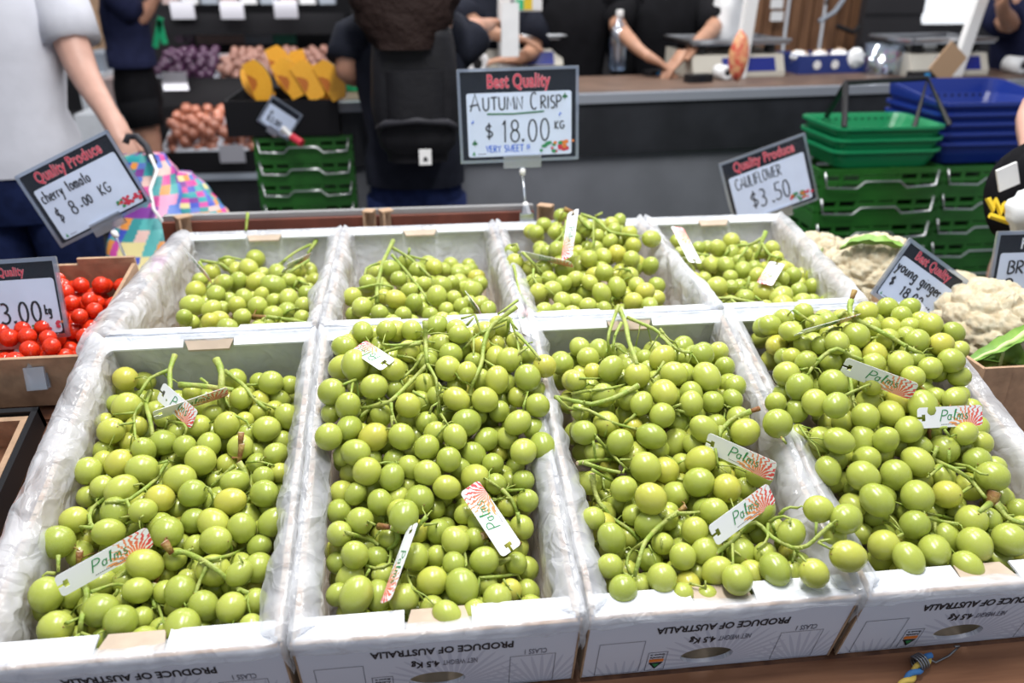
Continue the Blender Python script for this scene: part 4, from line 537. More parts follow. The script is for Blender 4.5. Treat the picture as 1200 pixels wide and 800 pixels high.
'D': '9633,-1235,162,140,0|10108,-1652,145,157,1|10497,-1418,127,182,1|9343,-1877,-172,169,0|9388,-2184,-207,173,0|9852,-2181,-184,178,0|10511,-1936,-61,150,1|10910,-1913,-73,160,1|10354,-2249,-179,156,2|11706,-1244,160,155,1|11618,-1679,57,158,1|11605,-1967,-54,167,3|11282,-2020,-121,154,3|11307,-1598,90,164,1|10946,-2188,-151,149,3|10726,-2361,-384,177,3|10833,-2667,-319,181,3|11358,-2529,-323,149,3|9485,-2461,-294,162,0|9642,-2693,-219,158,2|8924,-2658,-447,181,0|10097,-2641,-441,169,2|10461,-2603,-434,156,2|10562,-2875,-523,168,2|9464,-2800,-637,152,2|9558,-3040,-520,157,2|10009,-2819,-685,166,2|10188,-3015,-559,151,2|9931,-3102,-774,164,2|9757,-3366,-836,184,2|10199,-3322,-875,192,2|10536,-3204,-785,169,4|10314,-3645,-975,188,5|9785,-3674,-962,176,5|11287,-2931,-592,151,4|11369,-3166,-860,169,4|11359,-3491,-876,181,4|10747,-3568,-1033,166,4|10184,-3883,-1199,165,5|9733,-4054,-1318,170,5|9875,-4328,-1309,163,5|10261,-4206,-1323,174,5|10908,-3874,-1207,179,4|10779,-4173,-1316,187,5|11202,-4175,-1281,188,4|10565,-4392,-1424,159,5|10141,-927,118,129,1|10028,-1164,-71,144,1|9822,-1306,-40,133,0|9988,-1459,21,129,0|10063,-1656,-139,150,0|9544,-1550,-85,126,0|10349,-1633,-69,142,1|9640,-1775,-58,140,0|9309,-1907,-443,126,0|10694,-1642,-73,167,1|10989,-1402,51,145,1|10891,-1802,-320,134,1|12024,-1311,46,157,1|11947,-1622,-74,126,1|11323,-1321,41,136,1|11215,-1758,-122,132,1|11551,-1848,-292,126,3|11216,-2085,-412,128,3|11243,-2315,-399,126,3|9062,-2256,-379,134,0|9336,-2308,-494,151,0|10383,-2213,-486,176,2|9919,-2462,-594,150,2|10592,-2740,-838,149,2|9452,-2698,-909,164,2|9593,-2999,-814,129,2|9780,-2871,-878,126,2|9407,-3181,-849,153,2|9764,-3232,-1092,127,2|10217,-2957,-824,126,2|10732,-2923,-735,126,4|11049,-2947,-806,184,4|11364,-2874,-831,126,4|10894,-3250,-1001,146,4|11235,-3313,-1133,179,4|11578,-3431,-1269,183,4|11633,-3707,-1225,126,4|10623,-3247,-1045,126,4|10279,-3365,-1337,142,5|10923,-3598,-1276,126,4|10298,-3591,-1260,126,5|9807,-3971,-1593,152,5|10615,-3900,-1411,167,5|10382,-4178,-1624,174,5|9931,-4251,-1602,165,5|9565,-4392,-1589,126,5|11155,-4143,-1622,184,4|11209,-3800,-1267,126,4|11391,-3652,-1287,126,4|11446,-4136,-1613,128,4|11566,-3912,-1319,126,4|9538,-1339,-185,126,0|11014,-1248,-175,153,1|9830,-2271,-719,126,2|9793,-3048,-1242,135,2|9296,-2513,-713,126,0|9851,-2054,-757,126,2|11368,-2798,-1052,126,4|11084,-2608,-758,126,3|10690,-3486,-1327,126,4|9856,-3888,-1836,134,5|10274,-3856,-1456,126,5|10234,-3648,-1550,126,5|9698,-3659,-1451,126,5|10487,-1741,-264,155,1|9888,-3555,-1268,149,5|11745,-1672,-218,142,1|9542,-559,-62,145,0|10655,-967,-38,146,1|11252,-3885,-1488,136,4|11784,-573,151,144,1|9846,-1933,-424,152,0|11416,-2142,-544,143,3|11569,-739,100,139,1|9689,-779,-121,143,0|11032,-857,-127,155,1|10428,-735,57,138,1|11484,-2595,-660,144,3|11377,-849,-29,137,1|10043,-2223,-511,154,2|10434,-2485,-691,140,2|10286,-1095,16,144,1|11101,-587,119,155,1|10968,-2379,-639,135,3|11675,-3121,-1008,144,4|10626,-2061,-436,154,3|10204,-2600,-729,141,2|10758,-2657,-634,152,3|9678,-2641,-747,153,2|11018,-3877,-1591,136,4|10671,-4205,-1647,153,5|11288,-1105,-134,149,1|11589,-2890,-776,142,4|10516,-466,-17,144,1|10521,-3643,-1384,141,5|11531,-427,100,153,1|11315,-1472,-151,136,1|10336,-1356,-223,152,1|10015,-2903,-952,140,2|10174,-482,112,136,1|11538,-3875,-1552,137,4|9779,-1044,5,143,0|10710,-611,38,137,1|11668,-1303,-101,143,1|10215,-1865,-347,137,1|10881,-432,-68,137,1|9855,-435,-26,136,1|11248,-3637,-1472,144,4|9578,-2240,-421,139,0|10030,-3425,-1102,145,5|11193,-2454,-576,138,3|10906,-1568,-255,147,1|9778,-674,104,144,1|10989,-2071,-493,143,3|9597,-1855,-293,138,0|9779,-1541,-156,144,0|10730,-2955,-987,151,4|10361,-3086,-1111,137,2|11513,-2391,-485,143,3|10673,-1349,-142,155,1|11735,-2578,-746,145,3|9625,-3476,-1171,153,5|11300,-1865,-407,143,3|11285,-571,-87,146,1|11703,-2129,-511,136,3|10097,-3109,-1138,145,2|11743,-2011,-282,138,3|11580,-985,17,141,1|11709,-4121,-1648,140,4|11759,-2349,-599,142,3|10939,-1013,67,140,1|9965,-892,-140,144,1|9515,-824,78,154,0|11817,-836,39,143,1|11783,-1058,-166,147,1|10491,-1126,-163,141,1|9902,-3777,-1416,142,5|10343,-2780,-901,136,2|11793,-382,-80,151,1|10783,-3652,-1465,146,4|10116,-4040,-1659,143,5|9960,-654,-88,137,1|11031,-3404,-1335,140,4|10800,-3282,-1257,147,4|10285,-868,-123,135,1|11480,-1649,-197,139,1|9574,-3059,-1088,154,2|10786,-3974,-1654,136,5|10687,-2412,-692,148,3|11164,-1597,-301,139,1|10870,-2717,-892,149,3|11681,-3629,-1465,150,4|9552,-1046,-138,152,0|9624,-1242,-534,146,0|11132,-2840,-1077,152,4|10407,-1933,-744,145,2|9609,-3781,-1712,137,5|11275,-988,-465,139,1|10151,-378,-133,139,1|10126,-3177,-1391,137,2|11589,-576,-223,150,1|10920,-1268,-525,154,1|11104,-495,-246,143,1|10058,-1385,-527,141,0|11120,-3743,-1780,139,4|10766,-2175,-667,139,3|10320,-1455,-525,138,1|11286,-3021,-1396,154,4|11579,-1721,-718,152,3|9943,-2547,-940,155,2|9987,-2632,-1206,148,2|10566,-2409,-1007,150,2|11221,-2260,-825,151,3|10804,-1670,-578,145,1|11536,-3644,-1758,145,4|9593,-3280,-1583,147,5|10585,-505,-347,142,1|11714,-1379,-465,142,1|10221,-827,-360,144,1|10800,-1136,-253,135,1|11221,-3438,-1673,143,4|11247,-307,-378,148,1|9938,-458,-301,136,1|11727,-3467,-1686,143,4|10510,-3017,-1417,150,4|11674,-2837,-1257,139,4|9669,-1618,-364,141,0|9879,-1052,-488,153,0|9893,-3346,-1610,138,5|10486,-968,-483,147,1|10408,-3939,-1779,147,5|10904,-3036,-1329,142,4|9582,-885,-455,150,0|10098,-1851,-701,154,2|11416,-1322,-423,151,1|9734,-1731,-666,145,0|10929,-871,-369,144,1|11036,-2560,-1153,152,3|10631,-4073,-1952,152,5|11162,-720,-393,143,1|11235,-1903,-805,139,3|11634,-4005,-1890,141,4|10933,-268,-389,140,1|11685,-1002,-481,143,1|10174,-2930,-1321,142,2|10613,-2814,-1201,146,4|10495,-1687,-541,141,1|11724,-3211,-1554,152,4|11343,-1590,-476,139,1|10809,-3582,-1715,138,4|10617,-1325,-413,137,1|9700,-2371,-912,146,2|10174,-4079,-2003,149,5|11174,-4117,-2013,138,4|11712,-2455,-996,153,3|10578,-2084,-870,150,3|10994,-2102,-780,140,3|9559,-1914,-685,138,0|9728,-2789,-1132,146,2|11080,-1544,-589,147,1|11468,-812,-382,145,1|10783,-3854,-1869,146,5|9711,-1218,-291,139,0|9674,-272,-393,142,0|10478,-750,-281,136,1|9633,-3543,-1751,144,5|10428,-3655,-1835,136,5|11534,-1998,-726,144,3|11068,-1867,-626,138,3|10253,-1072,-445,145,1|10282,-2356,-944,145,2|10343,-3178,-1564,139,5|9892,-804,-450,138,1|11754,-2172,-930,150,3|10643,-1862,-611,135,1|10052,-3793,-1612,141,5|10087,-3498,-1447,144,5|9657,-4202,-1820,140,5|10841,-3343,-1537,148,4',
'E': '1337,4700,-451,183,0|1315,4046,-412,169,0|1910,3570,-359,159,1|2318,3586,-364,126,1|2208,3046,-341,135,1|1305,3141,-337,154,1|1073,2976,-312,153,1|1631,3077,-345,166,1|1957,2814,-331,189,1|667,2698,-333,171,1|1067,2404,-305,153,1|786,1962,-316,177,2|1134,1729,-303,140,2|2315,2116,-316,157,2|2616,1721,-305,142,2|1862,1775,-307,162,2|1700,1301,-297,137,2|2656,1128,-287,128,2|1347,1304,-313,126,2|797,1358,-277,126,2|1243,1099,-268,126,2|1570,828,-276,151,2|2838,614,-277,126,2|1050,4174,-464,128,0|1626,3665,-416,126,1|1803,2467,-379,128,1|1531,2367,-378,151,2|1229,2540,-465,135,1|2059,2173,-376,126,2|1477,2011,-367,148,2|847,1515,-440,126,2|2004,868,-345,126,2|2131,1116,-350,126,2|802,4648,-506,156,0|2565,903,-342,126,2|2324,1810,-457,173,2|500,3630,-464,126,0|1218,3269,-573,155,1|1225,2043,-434,131,2|2125,1602,-394,143,2|608,4101,-493,166,0|1145,1400,-484,140,2|1958,3816,-719,145,1|2129,970,-655,140,2|2030,2635,-581,141,1|1954,2008,-577,153,2|1990,719,-645,150,2|696,914,-537,138,2|1434,2827,-694,139,1|730,2248,-464,135,2|1421,984,-582,151,2|1106,500,-519,154,2|613,1293,-570,135,2|557,4303,-758,149,0|848,3135,-697,143,0|1359,3991,-711,144,1|2193,4187,-759,150,1|1792,2904,-690,150,1|2256,811,-455,149,2|1722,3937,-742,147,1|1041,3481,-589,155,0|685,459,-579,143,2|1134,902,-498,147,2|2261,1422,-645,152,2|1071,1166,-569,137,2|2545,546,-489,144,2|2333,3300,-509,140,1|1609,1508,-519,148,2|1989,3111,-614,139,1|2337,3777,-628,139,1|1016,2929,-639,140,1|2401,2491,-605,138,1|1584,3904,-537,139,1|1284,3654,-578,141,1|1257,4373,-586,141,0|1493,2156,-622,147,2|1097,3979,-690,140,0|619,2119,-685,150,2|2282,2726,-669,149,1|826,2626,-554,150,1|1545,1205,-599,138,2|782,3573,-621,146,0|2448,1005,-520,147,2|835,4037,-701,141,0|2406,4276,-597,152,1|764,2841,-677,138,1|1928,1427,-561,147,2|1560,658,-489,143,2|1609,2644,-532,152,1|1156,2138,-669,135,2|1942,4239,-670,137,1|2151,3460,-595,142,1|2516,2794,-495,139,1|1526,3567,-611,149,1|2511,3160,-597,141,1|1780,4410,-622,141,1|1458,4431,-709,139,0|2182,453,-428,139,2|2510,2122,-504,147,2|922,1998,-662,147,2|1132,1630,-671,143,2|604,3223,-598,147,0|1682,2351,-624,154,2|1714,461,-447,145,2|1001,2408,-689,137,2|2213,4014,-567,142,1|560,2475,-644,138,1|2084,1227,-621,135,2|1740,3154,-684,144,1|2528,4013,-705,152,1|554,692,-556,147,2',
'F': '4010,3152,-227,163,0|4267,3688,-298,142,0|4502,2940,-208,155,0|4801,3139,-220,158,0|4170,2376,-146,140,0|3658,2072,-96,146,0|3429,1542,-127,152,0|3605,1075,-124,157,0|4137,1344,-123,151,0|4429,1171,-122,144,1|4906,1876,-110,151,1|4800,1446,-136,170,1|3887,875,-164,140,1|4255,747,-160,134,1|5190,1024,-161,137,1|5378,1613,-129,155,1|5596,840,-169,126,1|5254,669,-175,126,1|4853,555,-185,126,1|4090,515,-176,126,1|3709,425,-179,126,1|4970,3313,-340,136,0|3622,2213,-295,126,0|3936,1643,-189,126,0|4355,1864,-179,134,0|4603,2107,-166,136,0|5086,2149,-169,128,1|4553,1289,-302,126,1|5083,1504,-203,126,1|4678,874,-232,126,1|3678,1168,-353,126,0|4943,1047,-222,126,1|5499,1249,-218,126,1|5041,723,-264,126,1|3757,3209,-307,126,0|4050,1380,-363,126,0|4372,861,-352,137,1|3450,1209,-296,126,0|4527,3263,-429,148,0|4028,3386,-471,148,0|3692,691,-446,151,1|3635,4100,-624,137,0|4221,1987,-430,150,0|3915,2478,-398,144,0|4611,4092,-622,142,0|5580,1656,-483,144,1|5246,1247,-479,136,1|3685,1600,-322,145,0|4108,868,-454,140,1|5318,2247,-322,136,1|4886,2293,-508,141,0|4553,2440,-527,146,0|5288,2630,-479,143,0|3823,3636,-490,139,0|5513,4447,-657,138,0|4908,3868,-605,153,0|5579,2451,-322,144,1|4136,3908,-635,149,0|5234,3325,-442,137,0|3912,1989,-401,149,0|5412,3612,-515,149,0|5592,3376,-535,146,0|5405,3050,-577,136,0|5156,4354,-600,145,0|5251,2907,-445,150,0|4353,3701,-633,141,0|3691,3760,-667,141,0|5456,2044,-287,148,1|5318,1387,-294,139,1|4698,2724,-383,140,0|4884,1669,-485,137,1|5576,914,-427,153,1|4277,1248,-378,151,1|5023,961,-458,150,1|4885,2915,-468,148,0|4524,1546,-292,154,1|3783,4398,-652,151,0|5535,4005,-607,140,0|3800,951,-512,151,0|4241,2966,-498,147,0|4973,1948,-404,150,1|4138,1600,-418,153,0|4935,1216,-423,147,1|4768,668,-416,150,1|4353,556,-429,142,1|4687,1168,-471,147,1|3804,2879,-434,151,0|3854,4144,-753,152,0|5357,683,-540,136,1|4275,2691,-437,141,0|4571,3593,-500,153,0|5551,2844,-532,147,0|5197,1709,-461,142,1|4261,3300,-544,144,0|3604,2552,-519,140,0|3755,3324,-613,142,0|4716,3375,-629,151,0|4362,4063,-503,144,0|5283,4081,-656,144,0|5281,900,-399,135,1|4426,2465,-296,146,0|5034,3479,-554,144,0|4699,4389,-568,153,0|4400,2142,-340,136,0|4896,2559,-468,142,0|3965,1106,-406,138,0|4656,1757,-481,137,1|4196,4402,-663,152,0',
'G': '6192,2353,80,156,1|7095,3573,241,128,0|7035,2786,140,161,0|8238,3536,249,136,0|8496,3365,220,152,0|8848,3109,180,160,0|7510,2338,100,152,2|7803,2483,91,143,0|8072,2577,101,160,0|8270,2301,83,143,2|7674,1812,26,147,2|6916,1510,-28,134,1|7137,1630,-1,136,2|7347,1442,-5,126,2|7475,1097,-73,152,2|7769,1261,-37,148,2|8130,1347,-52,134,2|8203,1095,-73,147,2|7931,792,-117,149,2|8155,623,-139,137,2|6439,1175,-57,146,1|6697,1294,-50,147,1|6796,901,-93,138,1|7173,709,-128,136,2|6681,647,-157,126,1|6452,573,-116,135,1|6886,499,-153,126,1|7402,547,-135,127,2|6317,329,-161,126,1|6203,2998,86,126,0|7443,4887,181,137,0|6449,2347,-45,148,1|6867,2976,51,126,0|7777,2980,85,130,0|7750,3795,206,170,0|8020,3895,204,137,0|7392,2531,-79,162,0|8489,3034,94,147,0|7918,3491,149,134,0|8086,3224,119,132,0|8363,3496,42,126,0|6724,1842,-60,135,1|7297,1536,-217,132,2|7867,1932,-107,136,2|8131,1841,-69,152,2|7942,1299,-220,126,2|6238,1584,-75,126,1|7029,1028,-169,126,2|6444,1738,-92,149,1|6703,2226,-14,154,1|7050,2190,-15,154,1|7701,4096,229,155,0|7134,1742,-222,133,2|6513,1356,-242,144,1|8369,2377,-133,126,2|7575,1213,-347,135,2|8355,1326,-401,137,2|7657,4619,80,138,0|8530,1512,-374,147,2|7558,2036,-102,152,2|7499,3260,-84,138,0|8399,4451,83,150,0|8627,1867,-277,151,2|7052,4590,76,154,0|6799,3240,-62,143,0|7917,4167,54,147,0|7339,876,-299,140,2|8629,541,-433,149,2|7462,3582,75,144,0|7934,593,-426,140,2|6938,544,-451,137,1|7501,1701,-330,140,2|7641,3951,-46,147,0|8291,2946,-155,143,0|7289,4535,-27,151,0|7999,4546,-27,143,0|6871,4309,-70,137,0|7717,2698,-23,139,0|8455,3864,25,135,0|8081,3730,-64,135,0|6810,4034,97,149,0|7342,3049,-143,149,0|8608,4641,90,137,0|8128,2420,-211,153,2|6740,2777,-227,152,0|8106,1599,-318,141,2|6850,3616,-95,146,0|7268,607,-409,146,2|7192,3639,-103,139,0|7743,3617,-126,137,0|7561,730,-376,137,2|7091,903,-364,150,2|6957,1903,-348,146,1|8096,1015,-447,145,2|7051,2588,-61,137,0|7801,1675,-272,152,2|8475,884,-394,136,2|7891,3362,-146,138,0|8628,2332,-72,151,2|8551,2896,-221,151,0|6880,1604,-264,137,1|8524,4226,-12,136,0|7090,2403,-267,145,0|7375,3802,-21,139,0|8363,2681,-245,149,0|6786,4566,-39,153,0|7309,1908,-306,153,2|8164,4078,-76,153,0|7947,2785,-39,139,0|7744,1412,-384,135,2|7540,4374,-77,136,0|8489,3254,-103,149,0|8172,1956,-320,153,2|7221,3982,83,143,0|7734,2317,-90,143,2|7455,2290,-251,152,2|7174,3252,-62,149,0|7816,937,-367,146,2|7586,2984,-104,137,0|8595,3665,-56,145,0|6969,1284,-287,144,1|6713,1932,-282,142,1|6861,2150,-225,139,1|8174,3249,-128,149,0|8354,628,-359,141,2',
'H': '10852,4227,-276,163,1|10343,3617,-215,157,0|9983,3688,-225,133,0|9495,3354,-208,130,0|9391,2742,-196,126,0|10697,3070,-179,136,1|11360,3409,-186,146,1|9878,2646,-211,148,0|10086,2472,-167,148,0|10349,2296,-203,155,1|10495,1981,-201,143,2|10830,1745,-198,141,2|11120,1909,-201,152,1|9538,1404,-167,177,2|9294,1567,-200,138,2|9869,929,-196,148,2|10262,1122,-207,173,2|10446,858,-178,172,2|10875,1145,-193,136,2|10707,604,-186,160,2|10343,544,-193,167,2|10015,451,-188,129,2|9689,387,-193,126,2|9253,-23,-187,126,2|10548,3367,-252,143,1|11272,3593,-335,130,1|10801,3186,-367,133,1|10044,2096,-257,132,2|11198,2459,-259,130,1|9565,2109,-276,126,2|9350,2022,-236,126,2|10052,1673,-273,126,2|9855,1549,-235,126,2|9574,826,-254,145,2|10592,1436,-258,126,2|9179,838,-256,126,2|9789,2882,-260,126,0|11294,3014,-255,135,1|9390,2505,-255,129,0|10501,2904,-259,126,1|10220,1479,-258,126,2|9659,1490,-404,126,2|10055,2701,-386,128,0|9848,4636,-386,145,0|10345,3868,-590,150,0|11413,4330,-505,137,1|10777,3888,-454,144,1|11236,896,-455,147,2|11146,3751,-550,146,1|10979,2556,-346,139,1|11560,3808,-499,145,1|11271,1353,-497,138,2|11385,3005,-532,152,1|10610,3007,-540,150,1|10410,1872,-421,144,2|11090,4191,-412,138,1|10119,508,-460,141,2|11070,1543,-425,143,2|11554,3418,-512,137,1|9983,4272,-505,140,0|11579,490,-469,146,2|10979,3216,-537,145,1|11382,2675,-389,145,1|10477,916,-540,150,2|10816,3504,-482,140,1|10284,3336,-471,152,0|10275,4343,-659,152,0|9935,3544,-466,152,0|10438,4415,-457,144,0|10115,2961,-375,135,0|10059,3839,-582,146,0|10738,729,-409,137,2|10502,450,-392,148,2|10564,2678,-573,138,1|10800,469,-524,152,2|10430,3086,-385,140,1|10483,3544,-473,155,0|11610,882,-432,143,2|10242,1670,-482,143,2|9803,2140,-538,141,2|10428,1274,-535,144,2|11460,4051,-475,146,1|11155,2115,-385,146,1|11205,4382,-644,138,1|11220,1801,-514,145,1|11232,3270,-559,144,1|10022,1420,-392,147,2|9739,4167,-588,152,0|10875,1774,-512,140,2|11267,481,-487,155,2|11648,1950,-494,140,1|10515,2167,-560,148,1|9977,814,-460,150,2|11396,1677,-337,143,1|10827,1434,-567,138,2|9814,1735,-461,153,2|10859,4386,-601,139,1|10602,4125,-516,139,1|9871,3088,-355,137,0|11699,1556,-503,153,1|10754,1026,-412,153,2|10905,2689,-568,153,1|11667,2196,-336,140,1|9825,1105,-394,142,2|11627,2524,-444,151,1|10878,2157,-455,140,1|10319,2558,-443,154,0|9716,557,-514,138,2|11505,1240,-445,145,2|9811,2696,-517,150,0|11005,782,-550,138,2|11454,2253,-519,137,1|10236,2089,-475,145,2|10751,2719,-339,143,1'}
